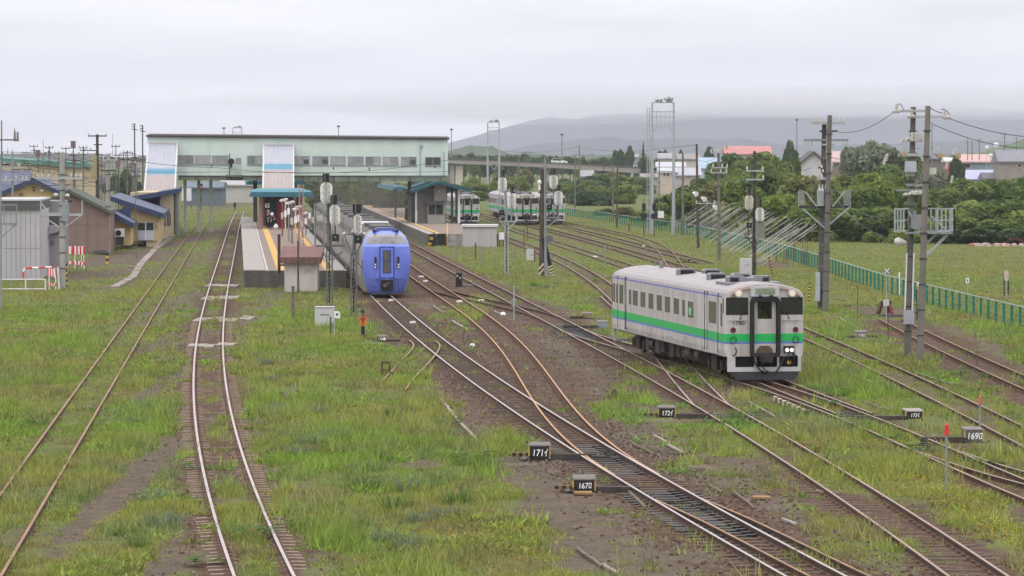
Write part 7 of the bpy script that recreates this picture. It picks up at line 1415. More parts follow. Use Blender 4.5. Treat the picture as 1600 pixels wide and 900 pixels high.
for u in (-40, 40, 71): m.cyl((X_(u), 0, 0), (X_(u), 0, 18 * k), .045)
m.tube([Vector((X_(93), -.1, 2 * k)), Vector((X_(91), -.1, 36 * k))], .06, 6); m.build('rail', M('white_tube', (.58, .57, .58), .5), r)
arc = [Vector((X_(36), .2, 18 * k)), Vector((X_(36), .2, 29 * k)), Vector((X_(39), .2, 34.5 * k)), Vector((X_(50), .2, 35 * k)), Vector((X_(60), .2, 35 * k)), Vector((X_(70), .2, 36 * k)), Vector((X_(80), .2, 36 * k)), Vector((X_(84), .2, 34 * k)), Vector((X_(85), .2, 20 * k))]; m = MB()
for q, (a, c_) in enumerate(zip(arc, arc[1:])): m.k = q % 2; m.cyl(a, c_, .06, n=7)
m.build('tube_arch', [redp, whitep], r)
r = thing('white_board', 'blank white board on short legs below the footbridge at left', 'board', GG(291.5, 327)); k = r.location.y / F; m = MB(); m.box(-7.5 * k, 7.5 * k, 0, .1, 13 * k, 33 * k); m.build('panel', M('white_panel', (.60, .59, .64), .6, 0, .04, 1), r); m = MB()
for x in (-8, 8): m.bar((x * .8 * k, .1, 13 * k), (x * k, .1, 0), .12)
m.build('leg', M('red_brown_leg', (.12, .06, .05), .8), r)
r = thing('home_signal', 'slim signal with a red lit lamp under the footbridge at left', 'railway signal', GG(314, 328)); k = r.location.y / F; m = MB(); m.cyl((0, 0, 0), (0, 0, 35 * k), .07); m.cbox((-.1, 0, 16 * k), .5, .3, .5); m.build('post', darksteel, r); m = MB(); m.box(-2.6 * k, 2.6 * k, -.15, .1, 31 * k, 41 * k); hd = m.build('head', blackm, r); m = MB(); m.cyl((1 * k, -.15, 35 * k), (1 * k, -.2, 35 * k), .12, n=8); m.build('red_lamp', M('red_lamp', (.8, .02, .04), .3, emit=1.0), hd)
r = thing('dwarf_signal', 'low black dwarf signal between the left tracks under the footbridge', 'dwarf signal', GG(367, 329)); k = r.location.y / F; m = MB(); m.cyl((0, 0, 0), (0, 0, 6 * k), .07); m.box(-2 * k, 2 * k, -.1, .1, 5 * k, 12 * k); m.build('lamp_case', blackm, r)
VY = 900.0
r = thing('road_viaduct', 'long concrete road viaduct crossing behind the station', 'viaduct', (XU(850, 260, VY), VY, -.2))
deck = [(-40, 244, 251), (240, 252, 259), (700, 250, 255), (860, 256, 262), (1008, 264, 271.5)]
vg = M('viaduct_concrete', (.27, .245, .22), .9, 0, .15, .1, 0, (.17, .16, .14), .5); vd = M('viaduct_parapet', (.10, .095, .09), .8, 0, .2, .1)
for (ua, va, wa), (ub, vb, wb) in zip(deck, deck[1:]):
 A, B = XU(ua, 250, VY), XU(ub, 250, VY); m = MB(); m.hexa([(A, VY, ZV(wa, VY)), (B, VY, ZV(wb, VY)), (B, VY + 11, ZV(wb, VY)), (A, VY + 11, ZV(wa, VY)), (A, VY, ZV(va, VY)), (B, VY, ZV(vb, VY)), (B, VY + 11, ZV(vb, VY)), (A, VY + 11, ZV(va, VY))]); m.build('deck', vg, r, world=True)
 m = MB(); h_ = 11 if ub < 300 else 5.5
 m.hexa([(A, VY - .1, ZV(va, VY)), (B, VY - .1, ZV(vb, VY)), (B, VY + .15, ZV(vb, VY)), (A, VY + .15, ZV(va, VY)), (A, VY - .1, ZV(va - h_ * .45, VY)), (B, VY - .1, ZV(vb - h_ * .45, VY)), (B, VY + .15, ZV(vb - h_ * .45, VY)), (A, VY + .15, ZV(va - h_ * .45, VY))]); m.build('parapet', vd, r, world=True)
 n = int((B - A) / 2.4); m = MB()
 for q in range(n + 1): x = A + (B - A) * q / n; z0 = ZV(va + (vb - va) * q / n, VY); m.bar((x, VY, z0), (x, VY, z0 + 1.35 + (.5 if q % 4 == 0 else 0)), .16)
 m.bar((A, VY, ZV(va, VY) + 1.3), (B, VY, ZV(vb, VY) + 1.3), .12); tag(m.build('railing', M('dark_railing', (.05, .048, .05), .8), r, world=True), kind='stuff')
for u0, u1, v0, v1 in ((712, 723, 261, 300), (703, 710, 258, 300), (992, 1001, 273, 305), (850, 856, 262, 300), (200, 206, 259, 300), (60, 66, 250, 290), (930, 936, 266, 300)):
 m = MB(); m.box(XU(u0, 250, VY), XU(u1, 250, VY), VY + 1.5, VY + 9, -.2, ZV(v0 - 2, VY)); m.build('pier', M('pale_pier', (.46, .42, .37), .9, 0, .1, .2) if u0 == 712 else vg, r, world=True)
car = thing('white_car', 'white car driving on the road viaduct', 'car', (XU(874, 250, VY), VY + 3, ZV(257.2, VY) + .05)); cwh = M('car_white', (.66, .66, .68), .3, 0, .03, 2)
m = MB(); m.prism([(-2.1, -.8, .25), (2.1, -.8, .25), (2.1, -.8, .8), (1.2, -.8, .95), (.4, -.8, 1.5), (-1.5, -.8, 1.52), (-2.05, -.8, .95)], (0, 1.6, 0)); m.build('body', cwh, car); m = MB(); m.prism([(-1.8, -.82, .98), (.95, -.82, .98), (.35, -.82, 1.42), (-1.45, -.82, 1.44)], (0, 1.64, 0)); m.build('window', darkglass, car)
for x in (-1.3, 1.3): m = MB(); m.cyl((x, -.86, .3), (x, .86, .3), .3, n=12); m.build('wheel', blackrub, car)
for u, vt, vb, lb in ((878, 210, 257, 'right tall lamp post on the viaduct'), (705.5, 202, 250, 'lamp post at the viaduct by the footbridge end'), (529, 197, 250, 'lamp post tip showing above the middle of the footbridge roof'), (350, 200, 250, 'thin lamp post tip beside the distant lighting tower top'), (1245, 187, 262, 'thin aerial mast behind the pink roof, right'), (782 + 96, 240, 258, '')):
 if not lb: continue
 r = thing('lamp_post', lb, 'lamp post', (XU(u, 240, VY + 5), VY + 5, ZV(vb, VY))); h = ZV(vt, VY) - ZV(vb, VY); m = MB(); m.cyl((0, 0, 0), (0, 0, h), .13, .09, 6); m.build('post', MATS['purple_grey_pole'], r); m = MB(); m.ball((0, 0, h), .3, (1.5, 1, .8), 6, 4); m.build('lamp', darksteel, r)
def house(label, u0, u1, vb, ve, vr, y, dep, wall, roof, ridge='x', win=(), ov=.4, over=None, name='house', chim=None):
 r = thing(name, label, 'house', (XU((u0 + u1) / 2, vb, y), y, -.2)); a, c_ = XU(u0, 250, y), XU(u1, 250, y); ze, zr = ZV(ve, y), ZV(vr, y)
 m = MB()
 if ridge == 'x':
  m.box(a, c_, y, y + dep, -.2, ze); m.build('wall', wall, r, world=True)
  m = MB(); m.prism([(a - ov, y - ov, ze - .05), (a - ov, y + dep / 2, zr), (a - ov, y + dep + ov, ze - .05), (a - ov, y + dep + ov, ze - .3), (a - ov, y - ov, ze - .3)], (c_ - a + 2 * ov, 0, 0)); rf = m.build('roof', roof, r, world=True)
 else:
  mid = (a + c_) / 2; m.prism([(a, y, -.2), (c_, y, -.2), (c_, y, ze), (mid, y, zr - .15), (a, y, ze)], (0, dep, 0)); m.build('wall', wall, r, world=True)
  for e in (a, c_):
   s_ = -1 if e == a else 1; m = MB(); m.prism([(mid, y - ov, zr), (e + s_ * ov, y - ov, ze - .15), (e + s_ * ov, y - ov, ze - .4), (mid, y - ov, zr - .3)], (0, dep + 2 * ov, 0)); rf = m.build('roof', roof, r, world=True)
 for ua, ub, va, vb_ in win:
  m = MB(); m.box(XU(ua, 250, y) - .08, XU(ub, 250, y) + .08, y - .05, y, ZV(vb_, y) - .08, ZV(va, y) + .08); w_ = m.build('window', M('house_window_frame', (.5, .5, .48), .6), r, world=True); m = MB(); m.box(XU(ua, 250, y), XU(ub, 250, y), y - .08, y, ZV(vb_, y), ZV(va, y)); m.build('pane', darkglass, w_, world=True)
 if chim: m = MB(); m.box(XU(chim[0], 250, y), XU(chim[1], 250, y), y + dep * .3, y + dep * .3 + .6, ze, ZV(chim[2], y)); m.build('chimney', M('chimney_block', (.30, .25, .21), .9), rf, world=True)
 return r
Cm = lambda n, c: M(n, c, .8, 0, .07, .4, 0, tuple(x * .75 for x in c), .4)
house('house with a faded pink roof and blue grey wall behind the right twin poles', 1500, 1562, 300, 252, 241, 720, 9, Cm('blue_grey_wall', (.20, .24, .27)), Cm('faded_pink_roof', (.48, .31, .29)), 'x', ((1502, 1516, 256, 262),), chim=(1549, 1555, 247)); house('low house with a lavender roof and white wall below the pink roof', 1498, 1562, 300, 279, 265.5, 690, 8, Cm('off_white_wall', (.42, .42, .42)), Cm('lavender_roof', (.38, .37, .50)), 'x')
house('small house end with a dark gable in front of the lavender roof', 1539, 1575, 300, 278, 269.5, 680, 7, Cm('brown_grey_wall', (.16, .145, .14)), Cm('slate_roof', (.15, .15, .17)), 'x'); house('large grey brown house with a slate roof at the right picture edge', 1562, 1640, 300, 251.5, 234, 675, 9, Cm('taupe_wall', (.25, .22, .19)), Cm('slate_grey_roof', (.20, .20, .225)), 'x', ((1590, 1596, 256.5, 260.5),))
house('lean-to shed with a pale sloping roof edge under the lavender roof', 1504, 1545, 300, 291, 285, 672, 5, Cm('dark_shed_wall', (.14, .13, .125)), Cm('pale_grey_roof', (.34, .34, .33)), 'x'); house('low house with a bright pink roof strip at the right edge', 1579, 1640, 310, 300, 295.5, 640, 6, Cm('dark_shed_wall', (.14, .13, .125)), Cm('bright_pink_roof', (.36, .16, .16)), 'x'); house('house with a small white box roof and a red base beside the evergreen', 1478, 1488, 300, 251, 246, 740, 5, Cm('dull_red_wall', (.32, .10, .09)), Cm('white_roof', (.5, .48, .47)), 'x')
house('long house with a salmon pink roof above the trees', 1134, 1204, 300, 240, 228, 860, 10, Cm('cream_wall', (.45, .42, .38)), Cm('salmon_roof', (.42, .19, .18)), 'x', chim=(1135, 1138, 228)); house('white gabled house with dark roof edges behind the left twin poles', 1247, 1296, 300, 258, 236, 520, 9, Cm('white_gable_wall', (.46, .45, .47)), Cm('dark_brown_roof', (.09, .075, .07)), 'y'); house('brown and pale low house right of the white gable', 1292, 1338, 300, 252, 236, 600, 9, Cm('dull_brown_wall', (.20, .165, .14)), Cm('pale_pink_roof', (.40, .30, .28)), 'x')
house('pale blue house behind the floodlight pole', 1094, 1122, 300, 262, 246, 800, 9, Cm('pale_blue_wall', (.38, .46, .56)), Cm('light_blue_roof', (.30, .39, .48)), 'x'); house('cream house with two dark windows behind the lighting tower', 1031, 1056, 300, 268, 262, 740, 8, Cm('peach_wall', (.50, .41, .34)), Cm('white_sheet_roof', (.42, .42, .44)), 'x', ((1037, 1039, 269, 275), (1042, 1045, 269, 275))); house('white roofed low house right of the cream house', 1056, 1094, 300, 273, 262, 740, 9, Cm('peach_grey_wall', (.38, .33, .31)), Cm('lilac_white_roof', (.36, .35, .40)), 'x')
house('house with a white roof behind the peach house', 1028, 1070, 300, 260, 253, 790, 9, Cm('grey_wall_far', (.34, .33, .32)), Cm('white_sheet_roof', (.42, .42, .44)), 'x'); house('brown roofed house far behind the lighting tower right leg', 1060, 1092, 300, 248, 240, 850, 9, Cm('cream_wall', (.45, .42, .38)), Cm('grey_brown_roof', (.24, .22, .21)), 'x'); house('grey roofed far house between tower and floodlight pole', 1030, 1052, 300, 247, 239, 870, 9, Cm('cream_wall', (.45, .42, .38)), Cm('grey_roof_far', (.28, .27, .28)), 'x'); house('far white house end near the firs', 986, 996, 300, 245, 240, 905 + 30, 7, Cm('off_white_wall', (.42, .42, .42)), Cm('grey_roof_far', (.28, .27, .28)), 'x'); house('pale house below the viaduct end', 1003, 1030, 300, 276, 271, 760, 6, Cm('grey_wall_far', (.34, .33, .32)), Cm('grey_brown_roof', (.24, .22, .21)), 'x'); house('white walled house glimpsed below the viaduct', 908, 926, 305, 275, 266, 860, 6, Cm('grey_wall_far', (.34, .33, .32)), Cm('grey_roof_far', (.28, .27, .28)), 'x')
house('dark roofed far house at the right, left of the pink roof', 1458, 1480, 300, 247, 240, 760, 8, Cm('dark_shed_wall', (.14, .13, .125)), Cm('slate_roof', (.15, .15, .17)), 'x'); house('blue roofed long building under the footbridge at left', 287, 345, 320, 292, 284, 560, 10, Cm('blue_grey_hall', (.12, .15, .17)), Cm('slate_blue_roof', (.11, .15, .18)), 'x'); house('pale building behind the columns under the footbridge', 345, 392, 320, 288, 280, 600, 10, Cm('pale_hall', (.42, .40, .38)), Cm('pale_grey_roof', (.34, .34, .33)), 'x')
for u, v, y, rr, lb in ((1556.5, 227, 700, .55, 'large white round tank dish above the slate roof'), (1542, 230.5, 705, .4, 'peach round tank left of the white one'), (1548, 243, 715, .4, 'small white dish on the pink roof')):
 r = thing('roof_dish', lb, 'dish', (XU(u, v, y), y, ZV(v, y))); m = MB(); m.ball((0, 0, 0), rr, (1, .6, 1), 10, 6); m.build('dish', whitep if 'white' in lb else Cm('peach_dish', (.52, .40, .32)), r); m = MB(); m.cyl((0, 0, -rr), (0, 0, -ZV(v, y) + .0), .06); m.build('mast', galv, r)
for u, vt, vb, lb in ((1512, 217, 243, 'thin aerial mast above the pink roof, left'), (1530, 216, 243, 'thin aerial mast above the pink roof, right of the first'), (1569.5, 208, 236, 'pale mast on the slate roof, left'), (1588, 214, 236, 'pale mast on the slate roof, right'), (1456, 195, 250, 'thin dark mast behind the twin poles'), (1519, 220, 243, 'frame aerial between two masts')):
 r = thing('aerial_mast', lb, 'aerial', (XU(u, vb, 710), 710, ZV(vb, 710) - 1)); h = ZV(vt, 710) - ZV(vb, 710) + 1; m = MB(); m.cyl((0, 0, 0), (0, 0, h), .09, n=5); m.build('mast', gw, r); m = MB(); m.bar((-.8, 0, h - .3), (.8, 0, h - .3), .05); m.bar((-.5, 0, h - .9), (.5, 0, h - .9), .05); m.build('element', gw, r)
def wires(label, lst, r_=.014, sag=.4):
 root = thing('overhead_wires', label, 'wires', Vector(lst[0][0]));
 for q in lst:
  m = MB(); m.tube(wire(q[0], q[1], q[2] if len(q) > 2 else sag, n=14), q[3] if len(q) > 3 else r_, 4); m.build('wire', wirem, root, world=True)
Y1, Y2 = 142.0, 185.0
wires('wires slung from the tall twin poles to both sides', [(P(1398, 174, Y1), P(1290, 200, Y2), .5), (P(1478, 183, Y1), P(1700, 210, Y1), .4), (P(1450, 190, Y1), P(1700, 222, Y1), .6), (P(1400, 232, Y1), P(1296, 245, Y2), .3), (P(1430, 214, Y1), P(1406, 226, Y1), -.1), (P(1436, 292, Y1), P(1700, 360, Y1), .5), (P(1455, 268, Y1), P(1485, 282, Y1), .1), (P(1300, 282, Y2), P(1390, 336, Y1), .7), (P(1300, 300, Y2), P(1400, 375, Y1), .5), (P(1440, 300, Y1), P(1500, 330, Y1), .1)])
wires('loop wires on top of the tall twin poles', [(P(1399, 172, Y1), P(1412, 172, Y1), -.25), (P(1470, 172, Y1), P(1486, 184, Y1), -.15), (P(1449, 166, Y1), P(1478, 178, Y1), .05)], .016)
wires('two long cables hanging in front of the footbridge', [(P(150, 240, 330), P(340, 262, 350), .3, .022), (P(340, 262, 350), P(700, 250, 360), .9, .022), (P(160, 266, 330), P(345, 268.5, 350), .1, .02), (P(345, 268.5, 350), P(700, 268, 362), .1, .02)])
lst = []
for k in range(26): u0, v0, u1, v1 = rng.uniform(-20, 120), rng.uniform(236, 290), rng.uniform(110, 230), rng.uniform(236, 300); lst.append((P(u0, v0, rng.uniform(230, 420)), P(u1, v1, rng.uniform(290, 440)), rng.uniform(.1, .8), .018))
wires('tangle of wires over the station roofs at left', lst)
wires('thin wires strung along the yard poles', [(P(1124, 240, 271), P(1179, 238, 230), .3), (P(1110, 270, 271), P(1165, 281, 230), .3), (P(1091, 250, 307), P(1124, 242, 271), .3), (P(899, 228, 700), P(1086, 226, 307), .8, .02), (P(907, 228, 700), P(760, 232, 660), 1.0, .025), (P(1136, 270, 271), P(1193, 281, 230), .3), (P(1192, 268, 230), P(1268, 262, 185), .3)])
p0 = None
for k, (u, v) in enumerate(((276, 258), (331, 258), (521, 262), (577, 263), (680, 260))):
 m = MB(); p = P(u, v - 1, FY - 1.0); m.cyl(p, p - Vector((0, 0, .28)), .07, n=6); tag(m.build('hanging_lamp', darksteel), 'tiny dark lamp hanging on a cable below ' + ['the first left bridge window', 'the second left bridge window', 'the window right of the second stair', 'the middle bridge windows', 'the dark bridge window at the right end'][k], 'lamp', 'lamps on the footbridge cable')
def leafmat(name, spec=.2):
 m = bpy.data.materials.new(name); m.use_nodes = True; t = m.node_tree; b = t.nodes['Principled BSDF']; b.inputs['Roughness'].default_value = .7; b.inputs['Specular IOR Level'].default_value = spec
 a = t.nodes.new('ShaderNodeAttribute'); a.attribute_name = 'tint'
 n = t.nodes.new('ShaderNodeTexNoise'); n.inputs['Scale'].default_value = 9; c = t.nodes.new('ShaderNodeTexCoord'); t.links.new(c.outputs['Object'], n.inputs['Vector'])
 r = t.nodes.new('ShaderNodeMapRange'); r.inputs[3].default_value = .8; r.inputs[4].default_value = 1.2; t.links.new(n.outputs[0], r.inputs[0])
 v = t.nodes.new('ShaderNodeVectorMath'); v.operation = 'SCALE'; t.links.new(a.outputs['Color'], v.inputs[0]); t.links.new(r.outputs[0], v.inputs['Scale'])
 t.links.new(v.outputs[0], b.inputs['Base Color'])
 tr = t.nodes.new('ShaderNodeBsdfTranslucent'); t.links.new(v.outputs[0], tr.inputs[0]); mx_ = t.nodes.new('ShaderNodeMixShader'); mx_.inputs[0].default_value = .38
 o = t.nodes['Material Output']; t.links.new(b.outputs[0], mx_.inputs[1]); t.links.new(tr.outputs[0], mx_.inputs[2]); t.links.new(mx_.outputs[0], o.inputs[0]); return m
LEAF = leafmat('leaf'); BLADE = leafmat('grass_blade', .1)
def raw_mesh(name, V, n_per, C, mat):
 me = bpy.data.meshes.new(name); nv = len(V); me.vertices.add(nv); me.vertices.foreach_set('co', V.astype(np.float32).ravel())
 me.loops.add(nv); me.loops.foreach_set('vertex_index', np.arange(nv)); nf = nv // n_per
 me.polygons.add(nf); me.polygons.foreach_set('loop_start', np.arange(nf) * n_per)
 me.update(); at_ = me.attributes.new('tint', 'FLOAT_COLOR', 'POINT'); at_.data.foreach_set('color', np.concatenate([C, np.ones((nv, 1))], 1).astype(np.float32).ravel()); me.materials.append(mat); return me
def unit(v): return v / np.maximum(np.linalg.norm(v, axis=1, keepdims=True), 1e-6)
def crown_mesh(seed, n, leaf, kind, cols):
 g = np.random.default_rng(seed)
 if kind == 'fir':
  tt = g.random(n) ** .75; ang = g.random(n) * 6.283; tier = .55 + .45 * np.abs(np.sin(tt * 22)); rr = (1 - tt) * .5 * tier * (.55 + .45 * g.random(n)); c = np.stack([np.cos(ang) * rr, np.sin(ang) * rr, tt - rr * .25], 1); lob = (tt * 9).astype(int)
 else:
  K = 26 if kind == 'round' else 34
  if kind == 'round': lc = unit(g.normal(size=(K, 3))) * np.array([.30, .30, .27]) * (g.random((K, 1)) ** .4) + np.array([0, 0, .60]); lr = .10 + .11 * g.random(K)
  else: lc = np.stack([g.normal(size=K) * .20, g.normal(size=K) * .20, .10 + .62 * g.random(K) ** 1.1], 1); lc[:, :2] *= (1.25 - lc[:, 2:3]); lr = .10 + .11 * g.random(K)
  lob = g.integers(0, K, n); d_ = unit(g.normal(size=(n, 3)) + np.array([0, 0, .25])); c = lc[lob] + d_ * lr[lob][:, None] * (.55 + .5 * g.random((n, 1)) ** .5)
  c[:, 2] = np.maximum(c[:, 2], .02)
 a = unit(g.normal(size=(n, 3)) + np.array([0, 0, .3])); u_ = unit(np.cross(a, g.normal(size=(n, 3)))); w_ = np.cross(a, u_); s_ = leaf * (.6 + .8 * g.random((n, 1)))
 V = np.stack([c - u_ * s_, c + w_ * s_ * .6, c + u_ * s_, c - w_ * s_ * .6], 1).reshape(-1, 3)
 cols = np.array(cols); base = cols[g.integers(0, len(cols), 64)][lob % 64]; C = base * (.75 + .5 * g.random((n, 1))); return raw_mesh('crown', V, 4, np.repeat(C, 4, 0), LEAF)
pal = {'green': [(0.122, 0.181, 0.042), (0.152, 0.205, 0.050), (0.098, 0.152, 0.039), (0.171, 0.222, 0.061)], 'lime': [(0.195, 0.257, 0.051), (0.165, 0.222, 0.046), (0.220, 0.263, 0.066)], 'dark': [(0.067, 0.111, 0.042), (0.085, 0.135, 0.046), (0.055, 0.094, 0.037)], 'silver': [(0.220, 0.246, 0.165), (0.183, 0.216, 0.138), (0.256, 0.275, 0.198), (0.122, 0.164, 0.088)], 'olive': [(0.183, 0.199, 0.061), (0.152, 0.175, 0.050), (0.207, 0.205, 0.083)]}
CR = {}
def crown(kind, p_, k):
 key = (kind, p_, k)
 if key not in CR: CR[key] = crown_mesh(hash(key) % 1000 if False else (k * 7 + len(p_) * 31 + len(kind)), 6800 if kind != 'fir' else 3600, .041 if kind != 'fir' else .034, kind, pal[p_])
 return CR[key]
tm_ = MB(); tm_.cyl((0, 0, -.02), (.01, 0, .5), .022, .012, 8); tm_.cyl((.01, 0, .38), (.16, .05, .66), .010, .004, 6); tm_.cyl((.01, 0, .42), (-.15, -.06, .68), .010, .004, 6); tm_.cyl((.01, 0, .48), (.03, -.1, .82), .011, .003, 6); tm_.cyl((.0, 0, .3), (-.1, .12, .6), .009, .004, 6)
barkm = M('bark', (.07, .055, .045), .95, 0, .3, 3); TRUNK = tm_.mesh('trunk', barkm)
nt_ = 0
def tree(name, label, u, vt, wpx, Y, kind='round', p_='green', group=None, zb=-.15, cat='tree', k=None, dscale=1.0):
 global nt_; nt_ += 1
 h = ZV(vt, Y) - zb; w_ = wpx * Y / F; r = thing(name, label, cat, (XU(u, 300, Y), Y, zb), rng.uniform(0, 6.28), group)
 k = nt_ % 3 if k is None else k; cz = {'round': .97, 'bush': .87, 'fir': 1.0}[kind]; wz = {'round': .85, 'bush': .95, 'fir': .92}[kind]
 o = link('crown', crown(kind, p_, k), r); o.scale = (w_ / wz, w_ / wz * dscale, h / cz); o = link('trunk', TRUNK, r); o.scale = (h, h, h); return r
EV = 'evergreens near the viaduct end'
for u, vt, w_, Y, kd, p_, lb in ((966, 231, 22, 930, 'round', 'dark', 'left round pine of the pair beyond the viaduct end'), (981, 227, 20, 930, 'round', 'dark', 'right round pine of the pair beyond the viaduct end'), (1005, 223, 18, 900, 'fir', 'dark', 'pointed fir left of the tall lighting tower'), (1035, 232, 22, 880, 'round', 'dark', 'dark pine between the legs of the lighting tower'), (1062, 233, 16, 900, 'round', 'dark', 'dark pine right of the lighting tower'), (1108, 229, 24, 900, 'round', 'dark', 'flat dark pine left of the salmon roof'), (1495, 245, 26, 560, 'bush', 'dark', 'dense dark conifer below the small white box roof'), (1235, 218, 28, 640, 'round', 'dark', 'dark tree above the white gable, left of the twin poles'), (1025, 250, 14, 820, 'bush', 'dark', 'dark shrub at the foot of the fir')):
 tree('pine_tree' if kd != 'fir' else 'fir_tree', lb, u, vt, w_, Y, kd, p_, EV)
for u, vt, w_, Y, p_, lb in ((1170, 233, 100, 520, 'green', 'large leafy tree below the salmon roof'), (1128, 250, 76, 540, 'green', 'broad leafy tree behind the right yard poles'), (1200, 250, 70, 430, 'green', 'green leafy tree right of the large leafy tree'), (1225, 241, 60, 470, 'green', 'rounded tree left of the white gable'), (1372, 217, 88, 560, 'silver', 'tall silvery tree between the twin poles'), (1340, 228, 60, 580, 'silver', 'silvery tree left of the tall silvery one'), (1412, 232, 64, 560, 'green', 'green tree behind the tall twin poles'), (1150, 262, 60, 440, 'lime', 'bright leafy tree in front of the large leafy tree'), (1262, 280, 46, 420, 'green', 'leafy tree covering the foot of the white gable'), (1318, 268, 64, 440, 'olive', 'olive leafy tree right of the dark twin poles'), (1098, 276, 56, 460, 'green', 'leafy tree below the pale blue house'), (1356, 270, 70, 400, 'lime', 'bright leafy tree in front of the silvery trees'), (1552, 291, 64, 480, 'green', 'leafy tree in front of the low lavender roof house'), (1458, 262, 70, 430, 'silver', 'silver grey bush right of the tall twin poles'), (1395, 256, 76, 470, 'green', 'green tree mass behind the tall twin poles')):
 tree('leafy_tree', lb, u, vt, w_, Y, 'round', p_, 'leafy trees behind the meadow')
for u, vt, w_, Y, p_, lb in ((1085, 300, 76, 400, 'green', 'green bush behind the yard poles'), (1045, 312, 60, 420, 'green', 'low green bush at the lighting tower foot'), (1130, 290, 76, 390, 'olive', 'olive bush behind the snow fence, left end'), (1172, 283, 84, 375, 'lime', 'pale green bush behind the snow fence'), (1212, 272, 92, 360, 'green', 'tall green bush behind the signal with stained plates'), (1255, 280, 86, 350, 'olive', 'olive green bush just left of the dark twin poles'), (1215, 312, 80, 345, 'lime', 'bright bush above the slanted poles'), (1300, 284, 84, 350, 'lime', 'bright green bush just right of the dark twin poles'), (1338, 296, 90, 340, 'green', 'broad green bush in the middle of the hedge'), (1378, 290, 80, 345, 'lime', 'bright green bush left of the tall twin poles'), (1312, 330, 88, 330, 'green', 'low deep green bush at the meadow edge, left'), (1372, 330, 80, 328, 'green', 'low green bush at the meadow edge'), (1265, 330, 60, 330, 'green', 'low bush right of the slanted poles'), (1430, 300, 60, 345, 'green', 'green bush behind the tall twin poles'), (1480, 300, 80, 400, 'green', 'green shrub below the lavender roof house'), (1530, 290, 90, 420, 'green', 'green shrub below the slate roof house'), (1585, 284, 76, 430, 'green', 'green shrub at the right edge below the grey house'), (1520, 325, 90, 360, 'lime', 'pale lime mound right of the work platform'), (1570, 322, 80, 350, 'green', 'green mound at the right edge'), (1462, 328, 70, 350, 'lime', 'lime mound behind the work platform'), (1600, 340, 70, 335, 'lime', 'lime bush cut by the right edge'), (1500, 346, 80, 335, 'green', 'low green mound at the meadow edge, right'), (1440, 345, 66, 330, 'lime', 'low lime mound at the meadow edge'), (1560, 350, 80, 325, 'green', 'low mound near the rubble heap'), (1470, 362, 60, 322, 'dark', 'low dark hedge piece right of the tall twin poles'), (1525, 364, 60, 320, 'dark', 'low dark hedge piece left of the rubble'), (1415, 362, 50, 324, 'lime', 'low lime hedge piece at the tall twin poles'), (1590, 366, 60, 320, 'dark', 'low dark hedge piece at the right edge')):
 tree('bush', lb, u, vt - 9, w_ * 1.22, Y, 'bush', p_, 'bushes along the meadow edge', cat='bush')
for k in range(34):
 u = rng.uniform(730, 1010); Y = rng.uniform(560, 860); vb = 242 + F * 8.2 / Y; hpx = rng.uniform(14, 34)
 tree('bush', ('fresh green', 'olive', 'pale lime', 'dark green')[k % 4] + ' bush ' + ('under the left part of' if u < 800 else 'under the middle of' if u < 900 else 'under the right part of') + ' the viaduct', u, vb - hpx, rng.uniform(28, 60), Y, 'bush', ('green', 'olive', 'lime', 'dark')[k % 4], 'bushes below the viaduct', cat='bush')
for u, vt, w_, Y, p_, lb in ((884, 292, 34, 640, 'green', 'round bush left of the dark slim pole'), (935, 290, 46, 600, 'olive', 'broad bush in the meadow right of the signal'), (912, 296, 40, 610, 'dark', 'dark bush between the two slim poles and the signal'), (975, 322, 44, 455, 'olive', 'low tawny bush by the green mesh fence'), (1005, 330, 40, 430, 'lime', 'low lime bush at the tower foot'), (945, 325, 30, 470, 'green', 'low green bush by the mesh fence'), (725, 300, 40, 600, 'green', 'green bush right of the shelter roof'), (752, 290, 24, 640, 'dark', 'small dark bush right of the shelter roof')):
 tree('bush', lb, u, vt, w_, Y, 'bush', p_, 'bushes in the meadow', cat='bush')
for k in range(46):
 u = rng.uniform(470, 700); Y = rng.uniform(450, 800)
 tree('tree', ('dim green', 'dark')[k % 2] + ' tree seen under the footbridge ' + ('right of the stair' if u < 560 else 'near the middle' if u < 630 else 'by the shelter roof'), u, rng.uniform(276, 290) + (8 if Y < 600 else 0), rng.uniform(24, 50), Y, 'bush', ('green', 'dark')[k % 2], 'trees seen under the footbridge')
for k in range(14):
 u = rng.uniform(100, 230); Y = rng.uniform(500, 760); tree('tree', 'dark tree behind the station buildings ' + ('left of the brown pole' if u < 153 else 'between the brown pole and the stair'), u, rng.uniform(262, 285), rng.uniform(14, 30), Y, 'round', 'dark', 'trees behind the station buildings')
for k in range(44):
 u = 705 + k * 7 + rng.uniform(-4, 4); tree('tree', ('dark', 'green')[k % 2] + ' far tree above the viaduct ' + ('left of the white car' if u < 790 else 'near the white car' if u < 890 else 'right of the white car'), u, 243 - rng.uniform(0, 5) + (u - 705) * .02, rng.uniform(14, 26), rng.uniform(940, 1150), 'round', ('dark', 'green')[k % 2], 'far trees above the viaduct')
r = thing('rubble_heap', 'heap of pale rubble with red brown weeds at the meadow edge on the right', 'rubble', (XU(1565, 390, 312), 312, -.15))
for k in range(40): m = MB(); x, y, z = rng.gauss(0, 1.2), rng.gauss(0, .8), 0; s_ = rng.uniform(.1, .28); m.hexa([(x + a * s_ * rng.uniform(.7, 1.2), y + b_ * s_, c_ * s_ * rng.uniform(.7, 1.1)) for a, b_, c_ in ((-1, -1, 0), (1, -1, 0), (1, 1, 0), (-1, 1, 0), (-.7, -.7, 1.3), (.7, -.7, 1.3), (.7, .7, 1.3), (-.7, .7, 1.3))]); m.build('stone', (M('rubble_stone', (.42, .33, .29), .9, 0, .2, 2), M('rubble_brick', (.28, .11, .08), .9, 0, .2, 2))[k % 3 == 0], r)
